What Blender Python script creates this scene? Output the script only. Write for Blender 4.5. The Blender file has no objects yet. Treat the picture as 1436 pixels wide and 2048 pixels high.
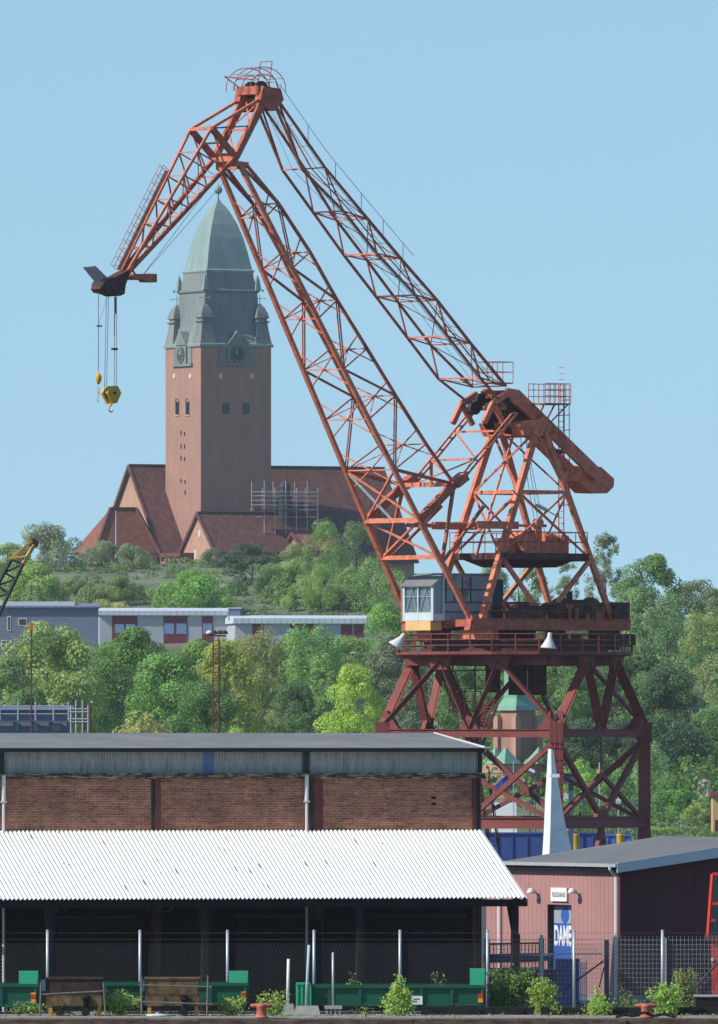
import bpy, math, random
from mathutils import Vector, Matrix, noise as mnoise

# ------------------------------------------------------------------ camera, world, sun, exposure
F, HY, H, CX = 24000.0, 1465.0, 9.3, 718.0      # focal length in photo pixels, horizon row, eye height, centre column
scene = bpy.context.scene
COL = scene.collection
cam_d = bpy.data.cameras.new('camera'); cam = bpy.data.objects.new('camera', cam_d); COL.objects.link(cam)
cam.location = (0, 0, H); cam.rotation_euler = (math.radians(90), 0, 0)
cam_d.sensor_fit = 'VERTICAL'; cam_d.sensor_height = 36; cam_d.sensor_width = 36
cam_d.lens = 36 * F / 2048.0
cam_d.shift_y = (HY - 1024.0) / 2048.0
cam_d.clip_start = 1.0; cam_d.clip_end = 8000
scene.camera = cam
ELEV = 40.0
SUN = Vector((-0.93, -0.365, 0)).normalized() * math.cos(math.radians(ELEV)); SUN.z = math.sin(math.radians(ELEV))
sd = bpy.data.lights.new('sun', 'SUN'); so = bpy.data.objects.new('sun', sd); COL.objects.link(so)
sd.energy = 5.0; sd.angle = math.radians(0.5); sd.color = (1.0, 0.93, 0.83)
so.rotation_euler = (-SUN).to_track_quat('-Z', 'Y').to_euler(); so.location = (-60, 300, 120)
w = bpy.data.worlds.new('World'); scene.world = w; w.use_nodes = True
nt = w.node_tree; bgn = nt.nodes['Background']
sky = nt.nodes.new('ShaderNodeTexSky'); sky.sky_type = 'NISHITA'; sky.sun_disc = False
sky.sun_elevation = math.radians(ELEV); sky.sun_rotation = math.atan2(SUN.x, SUN.y)
sky.air_density = 1.0; sky.dust_density = 0.0; sky.ozone_density = 3.6; sky.altitude = 0
tc_ = nt.nodes.new('ShaderNodeTexCoord'); mp_ = nt.nodes.new('ShaderNodeMapping'); mp_.inputs['Scale'].default_value = (1, 1, 0.6); mp_.inputs['Location'].default_value = (0, 0, 0.105)   # clear-air sky: less horizon murk
nt.links.new(tc_.outputs['Generated'], mp_.inputs[0]); nt.links.new(mp_.outputs[0], sky.inputs[0])
mu_ = nt.nodes.new('ShaderNodeMix'); mu_.data_type = 'RGBA'; mu_.blend_type = 'MULTIPLY'; mu_.inputs[0].default_value = 1; mu_.inputs[7].default_value = (0.93, 1.0, 0.97, 1)
nt.links.new(sky.outputs[0], mu_.inputs[6]); nt.links.new(mu_.outputs[2], bgn.inputs[0]); bgn.inputs[1].default_value = 0.14
scene.view_settings.view_transform = 'Standard'; scene.view_settings.look = 'None'
scene.view_settings.exposure = 0.0; scene.view_settings.gamma = 1.0
scene.cycles.max_bounces = 8; scene.cycles.volume_bounces = 0

R = random.Random(7)
V = Vector
def P(px, py, D): return V(((px - CX) * D / F, D, H + (HY - py) * D / F))
def lin(c):
    c /= 255.0
    return c / 12.92 if c <= 0.04045 else ((c + 0.055) / 1.055) ** 2.4
def S(r, g, b): return (lin(r), lin(g), lin(b), 1.0)

# ------------------------------------------------------------------ materials
MATS = {}
def mat(name, col, rough=0.7, metal=0.0, var=0.25, scale=1.5, col2=None, thr=0.55, soft=0.15, fine=0.0, bump=0.0, stretch=None, spec=0.3):
    """procedural paint / stone: base colour with broad tone changes, optional second colour in noise patches, optional bump"""
    m = bpy.data.materials.new(name); m.use_nodes = True; t = m.node_tree; N = t.nodes; L = t.links
    b = N['Principled BSDF']; b.inputs['Roughness'].default_value = rough; b.inputs['Metallic'].default_value = metal
    b.inputs['Specular IOR Level'].default_value = spec
    g = N.new('ShaderNodeNewGeometry'); src = g.outputs['Position']
    if stretch:
        mp = N.new('ShaderNodeMapping'); mp.inputs['Scale'].default_value = stretch; L.new(src, mp.inputs[0]); src = mp.outputs[0]
    n1 = N.new('ShaderNodeTexNoise'); n1.inputs['Scale'].default_value = scale; n1.inputs['Detail'].default_value = 6
    L.new(src, n1.inputs['Vector'])
    mr = N.new('ShaderNodeMapRange'); mr.inputs[1].default_value = 0.25; mr.inputs[2].default_value = 0.75
    mr.inputs[3].default_value = 1 - var; mr.inputs[4].default_value = 1 + var
    L.new(n1.outputs['Fac'], mr.inputs[0])
    mul = N.new('ShaderNodeMix'); mul.data_type = 'RGBA'; mul.blend_type = 'MULTIPLY'; mul.inputs[0].default_value = 1
    mul.inputs[6].default_value = col; L.new(mr.outputs[0], mul.inputs[7]); out = mul.outputs[2]
    if col2 is not None:
        n2 = N.new('ShaderNodeTexNoise'); n2.inputs['Scale'].default_value = scale * 2.3; n2.inputs['Detail'].default_value = 8
        n2.inputs['Roughness'].default_value = 0.7
        L.new(src, n2.inputs['Vector'])
        r2 = N.new('ShaderNodeMapRange'); r2.inputs[1].default_value = thr - soft; r2.inputs[2].default_value = thr + soft
        L.new(n2.outputs['Fac'], r2.inputs[0])
        mx = N.new('ShaderNodeMix'); mx.data_type = 'RGBA'; L.new(r2.outputs[0], mx.inputs[0]); L.new(out, mx.inputs[6]); mx.inputs[7].default_value = col2
        out = mx.outputs[2]
    L.new(out, b.inputs['Base Color'])
    if bump > 0:
        nb = N.new('ShaderNodeTexNoise'); nb.inputs['Scale'].default_value = scale * 8; nb.inputs['Detail'].default_value = 4; L.new(src, nb.inputs['Vector'])
        bp = N.new('ShaderNodeBump'); bp.inputs['Strength'].default_value = bump; bp.inputs['Distance'].default_value = 0.05
        L.new(nb.outputs['Fac'], bp.inputs['Height']); L.new(bp.outputs[0], b.inputs['Normal'])
    MATS[name] = m
    return m

def brick_mat(name, c1, c2, mortar, bw=0.25, bh=0.075, ms=0.012, axis='x', stain=0.5, dark=(0.012, 0.009, 0.008, 1), rowvar=True):
    m = bpy.data.materials.new(name); m.use_nodes = True; t = m.node_tree; N = t.nodes; L = t.links
    b = N['Principled BSDF']; b.inputs['Roughness'].default_value = 0.9; b.inputs['Specular IOR Level'].default_value = 0.15
    tc = N.new('ShaderNodeTexCoord'); sp = N.new('ShaderNodeSeparateXYZ'); L.new(tc.outputs['Object'], sp.inputs[0])
    cb = N.new('ShaderNodeCombineXYZ'); L.new(sp.outputs['X' if axis == 'x' else 'Y'], cb.inputs[0]); L.new(sp.outputs['Z'], cb.inputs[1])
    nd = N.new('ShaderNodeTexNoise'); nd.inputs['Scale'].default_value = 3.5; nd.inputs['Detail'].default_value = 3; L.new(cb.outputs[0], nd.inputs['Vector'])
    vm = N.new('ShaderNodeVectorMath'); vm.operation = 'MULTIPLY_ADD'; vm.inputs[1].default_value = (.05, .05, 0); L.new(nd.outputs['Color'], vm.inputs[0]); L.new(cb.outputs[0], vm.inputs[2])
    br = N.new('ShaderNodeTexBrick'); L.new(vm.outputs[0], br.inputs['Vector'])
    br.inputs['Color1'].default_value = c1; br.inputs['Color2'].default_value = c2; br.inputs['Mortar'].default_value = mortar
    br.inputs['Scale'].default_value = 1; br.inputs['Mortar Size'].default_value = ms
    br.inputs['Brick Width'].default_value = bw; br.inputs['Row Height'].default_value = bh; br.inputs['Bias'].default_value = -0.1
    n1 = N.new('ShaderNodeTexNoise'); n1.inputs['Scale'].default_value = 0.9; n1.inputs['Detail'].default_value = 8; n1.inputs['Roughness'].default_value = 0.65
    L.new(cb.outputs[0], n1.inputs['Vector'])
    mr = N.new('ShaderNodeMapRange'); mr.inputs[1].default_value = 0.42; mr.inputs[2].default_value = 0.72; mr.inputs[4].default_value = stain
    L.new(n1.outputs['Fac'], mr.inputs[0])
    mx = N.new('ShaderNodeMix'); mx.data_type = 'RGBA'; L.new(mr.outputs[0], mx.inputs[0]); L.new(br.outputs['Color'], mx.inputs[6]); mx.inputs[7].default_value = dark
    # streaky courses
    mp = N.new('ShaderNodeMapping'); mp.inputs['Scale'].default_value = (0.5, 7, 1); L.new(cb.outputs[0], mp.inputs[0])
    n2 = N.new('ShaderNodeTexNoise'); n2.inputs['Scale'].default_value = 1.6; n2.inputs['Detail'].default_value = 5; L.new(mp.outputs[0], n2.inputs['Vector'])
    r2 = N.new('ShaderNodeMapRange'); r2.inputs[1].default_value = 0.3; r2.inputs[2].default_value = 0.7; r2.inputs[3].default_value = 0.75; r2.inputs[4].default_value = 1.2
    L.new(n2.outputs['Fac'], r2.inputs[0])
    m2 = N.new('ShaderNodeMix'); m2.data_type = 'RGBA'; m2.blend_type = 'MULTIPLY'; m2.inputs[0].default_value = 1
    L.new(mx.outputs[2], m2.inputs[6]); L.new(r2.outputs[0], m2.inputs[7])
    n4 = N.new('ShaderNodeTexNoise'); n4.inputs['Scale'].default_value = 6; n4.inputs['Detail'].default_value = 4; n4.inputs['Roughness'].default_value = .8; L.new(cb.outputs[0], n4.inputs['Vector'])
    r4 = N.new('ShaderNodeMapRange'); r4.inputs[1].default_value = .3; r4.inputs[2].default_value = .7; r4.inputs[3].default_value = .7; r4.inputs[4].default_value = 1.28; L.new(n4.outputs['Fac'], r4.inputs[0])
    m3 = N.new('ShaderNodeMix'); m3.data_type = 'RGBA'; m3.blend_type = 'MULTIPLY'; m3.inputs[0].default_value = 1; L.new(m2.outputs[2], m3.inputs[6]); L.new(r4.outputs[0], m3.inputs[7])
    L.new(m3.outputs[2], b.inputs['Base Color'])
    MATS[name] = m
    return m

def leaf_mat(name, transl=0.3):
    m = bpy.data.materials.new(name); m.use_nodes = True; t = m.node_tree; N = t.nodes; L = t.links
    b = N['Principled BSDF']; b.inputs['Roughness'].default_value = 0.6; b.inputs['Specular IOR Level'].default_value = 0.25
    oi = N.new('ShaderNodeObjectInfo'); g = N.new('ShaderNodeNewGeometry')
    n = N.new('ShaderNodeTexNoise'); n.inputs['Scale'].default_value = 0.45 if transl > 0 else 4; n.inputs['Detail'].default_value = 5
    L.new(g.outputs['Position'], n.inputs['Vector'])
    mr = N.new('ShaderNodeMapRange'); mr.inputs[1].default_value = 0.3; mr.inputs[2].default_value = 0.7; mr.inputs[3].default_value = 0.7; mr.inputs[4].default_value = 1.3
    L.new(n.outputs['Fac'], mr.inputs[0])
    r3 = N.new('ShaderNodeMapRange'); r3.inputs[3].default_value = 0.75; r3.inputs[4].default_value = 1.25; L.new(g.outputs['Random Per Island'], r3.inputs[0])
    mm = N.new('ShaderNodeMath'); mm.operation = 'MULTIPLY'; L.new(mr.outputs[0], mm.inputs[0]); L.new(r3.outputs[0], mm.inputs[1])
    mx = N.new('ShaderNodeMix'); mx.data_type = 'RGBA'; mx.blend_type = 'MULTIPLY'; mx.inputs[0].default_value = 1
    L.new(oi.outputs['Color'], mx.inputs[6]); L.new(mm.outputs[0], mx.inputs[7])
    L.new(mx.outputs[2], b.inputs['Base Color'])
    tr = N.new('ShaderNodeBsdfTranslucent'); L.new(mx.outputs[2], tr.inputs['Color'])
    ms = N.new('ShaderNodeMixShader'); ms.inputs[0].default_value = abs(transl); L.new(b.outputs[0], ms.inputs[1]); L.new(tr.outputs[0], ms.inputs[2])
    L.new(ms.outputs[0], N['Material Output'].inputs['Surface'])
    MATS[name] = m
    return m

def glass_mat(name, col, rough=0.15):
    m = mat(name, col, rough=rough, var=0.3, scale=0.6, spec=0.8)
    return m

ORANGE = mat('crane_orange_paint', S(214, 126, 94), rough=0.7, var=0.26, scale=1.3, col2=S(148, 76, 56), thr=0.6, soft=0.12)
ORANGE_D = mat('crane_orange_weathered', S(184, 102, 76), rough=0.75, var=0.3, scale=1.1, col2=S(116, 64, 50), thr=0.58, soft=0.14)
REDP = mat('portal_red_paint', S(130, 66, 59), rough=0.65, var=0.22, scale=0.4, col2=S(84, 42, 38), thr=0.63, soft=0.1)
BROWN = mat('machinery_brown', S(88, 56, 48), rough=0.75, var=0.35, scale=0.8, col2=S(44, 30, 28), thr=0.55)
DARKSTEEL = mat('dark_steel', S(52, 46, 46), rough=0.6, var=0.3, scale=1.0)
STEEL = mat('galvanised_steel', S(178, 182, 184), rough=0.45, metal=0.3, var=0.12, scale=3)
ROPE = mat('wire_rope', S(88, 92, 98), rough=0.6, var=0.1)
YELLOW = mat('hook_yellow', S(205, 160, 40), rough=0.55, var=0.2, scale=2)
WHITE = mat('white_paint', S(228, 228, 224), rough=0.5, var=0.05, scale=2)
LAMPW = mat('lamp_white', S(205, 205, 200), rough=0.5, var=0.05)
CABBLUE = mat('cab_pale_blue', S(196, 208, 208), rough=0.5, var=0.1, scale=1)
CABGREY = mat('cab_blue_grey', S(142, 150, 158), rough=0.6, var=0.15, scale=1)
CABYEL = mat('cab_yellow_box', S(226, 178, 118), rough=0.6, var=0.12, scale=1)
ROOFGREY = mat('felt_roof', S(124, 126, 126), rough=0.9, var=0.22, scale=0.35, col2=S(106, 107, 108), thr=0.55, soft=0.2, stretch=(1, 1, 1), bump=0.15)
GLASS = glass_mat('window_glass', S(92, 110, 116))
GLASSD = glass_mat('dark_glass', S(34, 38, 44))
COPPER = mat('green_copper', S(134, 154, 148), rough=0.7, var=0.2, scale=0.5, col2=S(118, 138, 136), thr=0.55, soft=0.2, stretch=(1, 1, 0.25))
COPPER_B = mat('brown_copper', S(122, 126, 124), rough=0.7, var=0.22, scale=0.5, col2=S(90, 122, 114), thr=0.62, soft=0.12, stretch=(1, 1, 0.3))
COPPER_G = mat('bright_copper', S(114, 158, 138), rough=0.7, var=0.12, scale=0.8)
BRICKT = mat('tower_brick', S(162, 124, 108), rough=0.9, var=0.16, scale=0.7, stretch=(1, 1, .3), col2=S(150, 114, 102), thr=0.56, soft=0.2)
BRICKP = mat('gable_brick', S(176, 138, 118), rough=0.9, var=0.12, scale=0.6)
TILE = mat('red_roof_tile', S(112, 78, 70), rough=0.85, var=0.4, scale=0.9, col2=S(82, 56, 54), thr=0.52, soft=0.12, bump=0.5)
TILE_O = mat('orange_roof_tile', S(132, 86, 70), rough=0.85, var=0.3, scale=1.1, col2=S(120, 66, 52), thr=0.55, soft=0.1, bump=0.5)
STONE = mat('pale_stone', S(196, 186, 176), rough=0.8, var=0.08)
DARKHOLE = mat('dark_opening', S(26, 26, 30), rough=0.8, var=0.1)
GOLD = mat('gilded', S(206, 178, 110), rough=0.4, metal=0.3, var=0.1)
APT = mat('pale_render', S(172, 176, 182), rough=0.85, var=0.08, scale=0.3)
APTD = mat('blue_grey_render', S(112, 120, 140), rough=0.85, var=0.1, scale=0.3)
APTROOF = mat('pale_sheet_roof', S(196, 204, 210), rough=0.6, var=0.08, scale=0.4)
MAROON = mat('maroon_panel', S(112, 58, 62), rough=0.7, var=0.1)
CORR = mat('old_corrugated_sheet', S(172, 168, 160), rough=0.8, var=0.16, scale=1.2, col2=S(128, 124, 120), thr=0.6, soft=0.1, stretch=(4, 4, 0.5))
CORRB = mat('blue_corrugated_sheet', S(110, 132, 158), rough=0.7, var=0.08)
AWN = mat('white_corrugated_sheet', S(222, 222, 218), rough=0.55, var=0.03, scale=2, col2=S(176, 172, 166), thr=0.69, soft=0.02)
TIMBER = mat('dark_timber', S(36, 31, 30), rough=0.9, var=0.3, scale=3, stretch=(0.5, 3, 3))
CORNICE = mat('stained_cornice', S(64, 54, 46), rough=0.9, var=0.4, scale=2.0, col2=S(170, 152, 124), thr=0.54, soft=0.07, stretch=(.6, .6, 3))
RUSTBEAM = mat('rust_brown_steel', S(104, 58, 50), rough=0.8, var=0.25, scale=2)
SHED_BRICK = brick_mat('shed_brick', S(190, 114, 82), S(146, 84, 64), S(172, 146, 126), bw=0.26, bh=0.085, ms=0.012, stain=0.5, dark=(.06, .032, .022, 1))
SHED_SHADE = brick_mat('shaded_brick', S(42, 31, 29), S(32, 26, 26), S(42, 36, 35), bw=0.26, bh=0.085, ms=0.010, stain=0.6)  # shade under the lean-to is put into this darker brick colour
def clad_mat(name, c, c2):
    m = mat(name, c, rough=0.7, var=0.08, scale=0.5, col2=c2, thr=0.68, soft=0.08)
    return m
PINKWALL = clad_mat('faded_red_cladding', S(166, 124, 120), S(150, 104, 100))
GROOF = mat('garage_roof_felt', S(108, 110, 112), rough=0.9, var=0.12, scale=0.5)
FASCIA = mat('blue_grey_fascia', S(200, 206, 208), rough=0.6, var=0.05)
CONC = mat('quay_concrete', S(150, 146, 138), rough=0.95, var=0.2, scale=0.8, col2=S(104, 98, 90), thr=0.55, soft=0.12, bump=0.3)
CONCB = mat('concrete_block', S(160, 158, 152), rough=0.95, var=0.15, scale=3)
DARKGROUND = mat('yard_asphalt', S(70, 68, 66), rough=0.95, var=0.2, scale=0.7, bump=0.2)
EDGE = mat('rusty_quay_edge', S(112, 92, 78), rough=0.9, var=0.35, scale=1.5, col2=S(70, 50, 42), thr=0.5, soft=0.1, stretch=(0.5, 1, 2))
GREENC = mat('skip_green', S(24, 86, 64), rough=0.5, var=0.14, scale=0.8, col2=S(22, 66, 52), thr=0.68, soft=0.05)
GREENL = mat('skip_green_lid', S(58, 168, 126), rough=0.5, var=0.1, scale=1)
TANK = mat('rusty_yellow_paint', S(118, 100, 68), rough=0.8, var=0.3, scale=1.6, col2=S(74, 54, 40), thr=0.5, soft=0.14, stretch=(1, 1, .6))
TANKR = mat('rusty_steel_box', S(66, 50, 42), rough=0.85, var=0.35, scale=2.2, col2=S(46, 34, 30), thr=0.5, soft=0.12)
BOLL = mat('bollard_red_paint', S(176, 98, 80), rough=0.7, var=0.2, scale=4, col2=S(110, 58, 48), thr=0.62, soft=0.08)
BLUEP = mat('blue_paint', S(52, 92, 168), rough=0.5, var=0.12, scale=1)
BLUESTEEL = mat('slate_blue_steel', S(70, 92, 118), rough=0.6, var=0.12, scale=1)
NAVY = mat('navy_steel', S(44, 54, 72), rough=0.6, var=0.15, scale=1)
REFL_Y = mat('reflector_yellow', S(225, 170, 40), rough=0.4, var=0.05)
REFL_R = mat('reflector_red', S(190, 60, 30), rough=0.4, var=0.05)
REDM = mat('machine_red', S(206, 62, 50), rough=0.45, var=0.1, scale=1)
BLACK = mat('black_rubber', S(28, 27, 28), rough=0.9, var=0.2)
BARK = mat('bark', S(84, 70, 60), rough=0.95, var=0.3, scale=1.5)
ROCK = mat('hill_rock_grass', S(102, 112, 78), rough=0.95, var=0.35, scale=0.05, col2=S(128, 120, 122), thr=0.56, soft=0.05, bump=0.0, stretch=(1, 1, 2.5))
WATERM = mat('harbour_water', S(50, 66, 72), rough=0.15, var=0.1, scale=0.1, spec=0.6)
LEAF = leaf_mat('tree_leaves', 0.4)
LEAFN = leaf_mat('shrub_leaves', -0.25)
INK = mat('sign_lettering', S(90, 92, 94), rough=0.6, var=0.02)
FAINT = mat('faded_number_paint', S(92, 76, 66), rough=0.9, var=0.1)

# ------------------------------------------------------------------ mesh building
ROOTM = {}
def rootof(o):
    while o.parent: o = o.parent
    return o
class MB:
    def __init__(s): s.v = []; s.f = []
    def add(s, vs, fs):
        k = len(s.v); s.v += [V(x) for x in vs]; s.f += [tuple(i + k for i in q) for q in fs]; return s
    def hexa(s, c):
        return s.add(c, [(0, 3, 2, 1), (4, 5, 6, 7), (0, 1, 5, 4), (1, 2, 6, 5), (2, 3, 7, 6), (3, 0, 4, 7)])
    def box(s, x0, x1, y0, y1, z0, z1):
        return s.hexa([(x0, y0, z0), (x1, y0, z0), (x1, y1, z0), (x0, y1, z0), (x0, y0, z1), (x1, y0, z1), (x1, y1, z1), (x0, y1, z1)])
    def bar(s, p, q, w, h=None, up=None):
        p = V(p); q = V(q); d = q - p
        if d.length < 1e-6: return s
        d.normalize(); h = w if h is None else h
        u = V(up) if up is not None else V((0, 0, 1))
        if abs(d.dot(u)) > 0.97: u = V((0.6, 0.8, 0))
        a = d.cross(u).normalized(); b = a.cross(d).normalized()
        a *= w / 2; b *= h / 2
        return s.hexa([p - a - b, p + a - b, p + a + b, p - a + b, q - a - b, q + a - b, q + a + b, q - a + b])
    def tube(s, p, q, r0, r1=None, n=8):
        p = V(p); q = V(q); d = q - p
        if d.length < 1e-6: return s
        r1 = r0 if r1 is None else r1
        d.normalize(); u = V((0, 0, 1)) if abs(d.z) < 0.95 else V((1, 0, 0))
        a = d.cross(u).normalized(); b = a.cross(d)
        vs = [p + (a * math.cos(t) + b * math.sin(t)) * r0 for t in [2 * math.pi * i / n for i in range(n)]]
        vs += [q + (a * math.cos(t) + b * math.sin(t)) * r1 for t in [2 * math.pi * i / n for i in range(n)]]
        fs = [(i, (i + 1) % n, n + (i + 1) % n, n + i) for i in range(n)] + [tuple(range(n - 1, -1, -1)), tuple(range(n, 2 * n))]
        return s.add(vs, fs)
    def path(s, pts, r, n=6):
        for a, b in zip(pts, pts[1:]): s.tube(a, b, r, r, n)
        return s
    def lathe(s, prof, c=(0, 0, 0), n=16, axis=None):
        c = V(c); ring = []; vs = []
        for (r, z) in prof:
            for i in range(n):
                t = 2 * math.pi * i / n; vs.append(c + V((r * math.cos(t), r * math.sin(t), z)))
        fs = []
        for k in range(len(prof) - 1):
            for i in range(n):
                j = (i + 1) % n; fs.append((k * n + i, k * n + j, (k + 1) * n + j, (k + 1) * n + i))
        fs.append(tuple(range(n - 1, -1, -1))); fs.append(tuple(range((len(prof) - 1) * n, len(prof) * n)))
        return s.add(vs, fs)
    def prism(s, pts, off):
        n = len(pts); off = V(off); a = [V(p) for p in pts]; b = [p + off for p in a]
        return s.add(a + b, [tuple(range(n - 1, -1, -1)), tuple(range(n, 2 * n))] + [(i, (i + 1) % n, n + (i + 1) % n, n + i) for i in range(n)])
    def loft(s, rings):
        n = len(rings[0]); vs = [V(p) for r in rings for p in r]; fs = []
        for k in range(len(rings) - 1):
            for i in range(n):
                j = (i + 1) % n; fs.append((k * n + i, k * n + j, (k + 1) * n + j, (k + 1) * n + i))
        fs.append(tuple(range(n - 1, -1, -1))); fs.append(tuple(range((len(rings) - 1) * n, len(rings) * n)))
        return s.add(vs, fs)
    def sq(s, prof, cx=0, cy=0):
        """square loft in a local frame: (half side, z) pairs"""
        return s.loft([[(cx - h, cy - h, z), (cx + h, cy - h, z), (cx + h, cy + h, z), (cx - h, cy + h, z)] for h, z in prof])
    def build(s, name, m, parent=None, world=True, smooth=False):
        me = bpy.data.meshes.new(name)
        vs = s.v
        org = None
        if parent is not None:
            M = ROOTM.get(rootof(parent).name)
            if world and M is not None:
                Mi = M.inverted(); vs = [Mi @ v for v in vs]
        elif world and vs:
            lo = min(v.z for v in vs); org = V((sum(v.x for v in vs) / len(vs), sum(v.y for v in vs) / len(vs), lo)); vs = [v - org for v in vs]
        me.from_pydata([tuple(v) for v in vs], [], s.f)
        ms = m if isinstance(m, (list, tuple)) else [m]
        for x in ms: me.materials.append(x)
        if smooth: me.polygons.foreach_set('use_smooth', [True] * len(me.polygons))
        me.update()
        o = bpy.data.objects.new(name, me); COL.objects.link(o)
        if parent is not None: o.parent = parent
        elif org is not None: o.location = org
        return o

def tag(o, label, cat, group=None):
    o['label'] = label; o['category'] = cat
    if group: o['group'] = group
    return o
def structure(o, kind='structure'):
    o['kind'] = kind; return o
def thing(name, label, cat, loc=(0, 0, 0), rot=0.0, group=None):
    o = bpy.data.objects.new(name, None); COL.objects.link(o); o.empty_display_size = 0.5
    o.location = loc; o.rotation_euler = (0, 0, rot)
    ROOTM[o.name] = Matrix.Translation(V(loc)) @ Matrix.Rotation(rot, 4, 'Z')
    return tag(o, label, cat, group)
def hit(root, axis, val, px, py):
    """local point where the sight line through a photo pixel meets the local plane axis = val of a thing"""
    Mi = ROOTM[root.name].inverted()
    o = Mi @ V((0, 0, H)); d = Mi.to_3x3() @ V(((px - CX) / F, 1.0, (HY - py) / F))
    k = 'xyz'.index(axis); t = (val - o[k]) / d[k]
    return o + d * t
def text(name, body, m, parent, loc, rot, wd, ht, extrude=0.004, bold=0.0):
    """lettering fitted to a given width and height, as a real mesh"""
    cu = bpy.data.curves.new(name, 'FONT'); cu.body = body; cu.size = 1; cu.extrude = 0.0; cu.offset = bold
    t = bpy.data.objects.new(name, cu); COL.objects.link(t)
    dg = bpy.context.evaluated_depsgraph_get(); me = bpy.data.meshes.new_from_object(t.evaluated_get(dg)); bpy.data.objects.remove(t)
    xs_ = [v.co.x for v in me.vertices]; ys_ = [v.co.y for v in me.vertices]; x0, x1, y0, y1 = min(xs_), max(xs_), min(ys_), max(ys_)
    for v in me.vertices: v.co = V(((v.co.x - (x0 + x1) / 2) / (x1 - x0) * wd, (v.co.y - (y0 + y1) / 2) / (y1 - y0) * ht, 0))
    me.materials.clear(); me.materials.append(m)
    o = bpy.data.objects.new(name, me); COL.objects.link(o); o.location = loc; o.rotation_euler = rot; o.parent = parent
    return o
def copy_thing(root, loc, rot=None, label=None, group=None, scale=None):
    r = root.copy(); COL.objects.link(r); r.location = loc
    if rot is not None: r.rotation_euler = (0, 0, rot)
    if scale is not None: r.scale = scale
    if label: r['label'] = label
    if group: r['group'] = group
    for ch in list(root.children):
        c = ch.copy(); COL.objects.link(c); c.parent = r
        for g in list(ch.children):
            d = g.copy(); COL.objects.link(d); d.parent = c
    return r

#@@SETTING
# ------------------------------------------------------------------ terrain, quay, water
def smooth(t): t = min(1, max(0, t)); return t * t * (3 - 2 * t)
def interp(pts, x):
    if x <= pts[0][0]: return pts[0][1]
    for (a, va), (b, vb) in zip(pts, pts[1:]):
        if x <= b: return va + (vb - va) * (x - a) / (b - a)
    return pts[-1][1]
LP = [(1150, -0.2), (1300, 2), (1500, 10), (1680, 20), (1760, 27.5), (1850, 33), (1930, 36.6), (2080, 37), (2300, 24), (2600, 4), (2700, 0)]
RP = [(1150, -0.2), (1250, 3), (1400, 13), (1600, 21), (1800, 22), (2300, 6), (2700, 0)]
def terr(x, D):
    px = x / D * F + CX
    k = smooth((px - 740) / 260.0)
    z = interp(LP, D) * (1 - k) + interp(RP, D) * k
    far = 1 - smooth((abs(px - 600) - 1500) / 1500.0)
    z = -0.2 + (z + 0.2) * far
    if D > 1200: z += (mnoise.noise(V((x * 0.05, D * 0.02, 0))) * 1.2 + mnoise.noise(V((x * 0.15, D * 0.06, 3))) * 0.5) * smooth((D - 1200) / 200) * far
    return z
g = MB(); NX, NY = 150, 120
xs = [-420 + 840 * i / NX for i in range(NX + 1)]; ds = [1140 + (2700 - 1140) * j / NY for j in range(NY + 1)]
g.add([(x, d, terr(x, d)) for d in ds for x in xs],
      [(j * (NX + 1) + i, j * (NX + 1) + i + 1, (j + 1) * (NX + 1) + i + 1, (j + 1) * (NX + 1) + i) for j in range(NY) for i in range(NX)])
structure(g.build('hill', ROCK, smooth=True))
g = MB(); g.add([(-1150, 400.3, -0.2), (1150, 400.3, -0.2), (1150, 2690, -0.21), (-1150, 2690, -0.21)], [(0, 1, 2, 3)])
structure(g.build('ground', DARKGROUND))
g = MB(); g.box(-1150, 1150, 391.2, 400.3, -4, 0.0)
structure(g.build('quay', CONC))
g = MB(); nseg = 46
rr = random.Random(3)
for i in range(nseg):                                   # worn edge beam, in uneven lengths
    x0 = -40 + 80 * i / nseg; x1 = -40 + 80 * (i + 1) / nseg - 0.01
    dz = rr.uniform(-0.02, 0.02)
    g.box(x0, x1, 389.9 + rr.uniform(-.03, .03), 391.19, -4, -0.03 + dz)
structure(g.build('quay_edge', EDGE))
g = MB(); g.add([(-1150, -40, -2.4), (1150, -40, -2.4), (1150, 391.3, -2.4), (-1150, 391.3, -2.4)], [(0, 1, 2, 3)])
structure(g.build('water', WATERM))

#@@SHED
# ------------------------------------------------------------------ brick shed with a white lean-to roof
TH = math.radians(14)
shed = thing('brick_shed', 'long brick shed with grey sheet upper band and flat grey roof', 'shed', P(963, 2010, 410) * 1, TH)
shed.location.z = -0.2
ROOTM[shed.name] = Matrix.Translation(shed.location) @ Matrix.Rotation(TH, 4, 'Z')
def sy(py, y=0.0): return hit(shed, 'y', y, 963, py).z
XL = -21.0
zc0, zc1 = sy(1660), sy(1556)
m_ = MB(); m_.box(XL, 0, 0, 11, 0, sy(1664)); m_.build('lower_wall', SHED_SHADE, shed, world=False)
m_ = MB(); m_.box(XL, 0, 0, 11, sy(1664), sy(1553)); m_.build('wall', SHED_BRICK, shed, world=False)
m_ = MB(); m_.box(XL, 0.12, -0.14, 11.1, sy(1557), sy(1549.5)); m_.box(XL, 0.06, -0.2, 11.1, sy(1549.5) + .004, sy(1546)); m_.build('cornice', CORNICE, shed, world=False)
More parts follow.
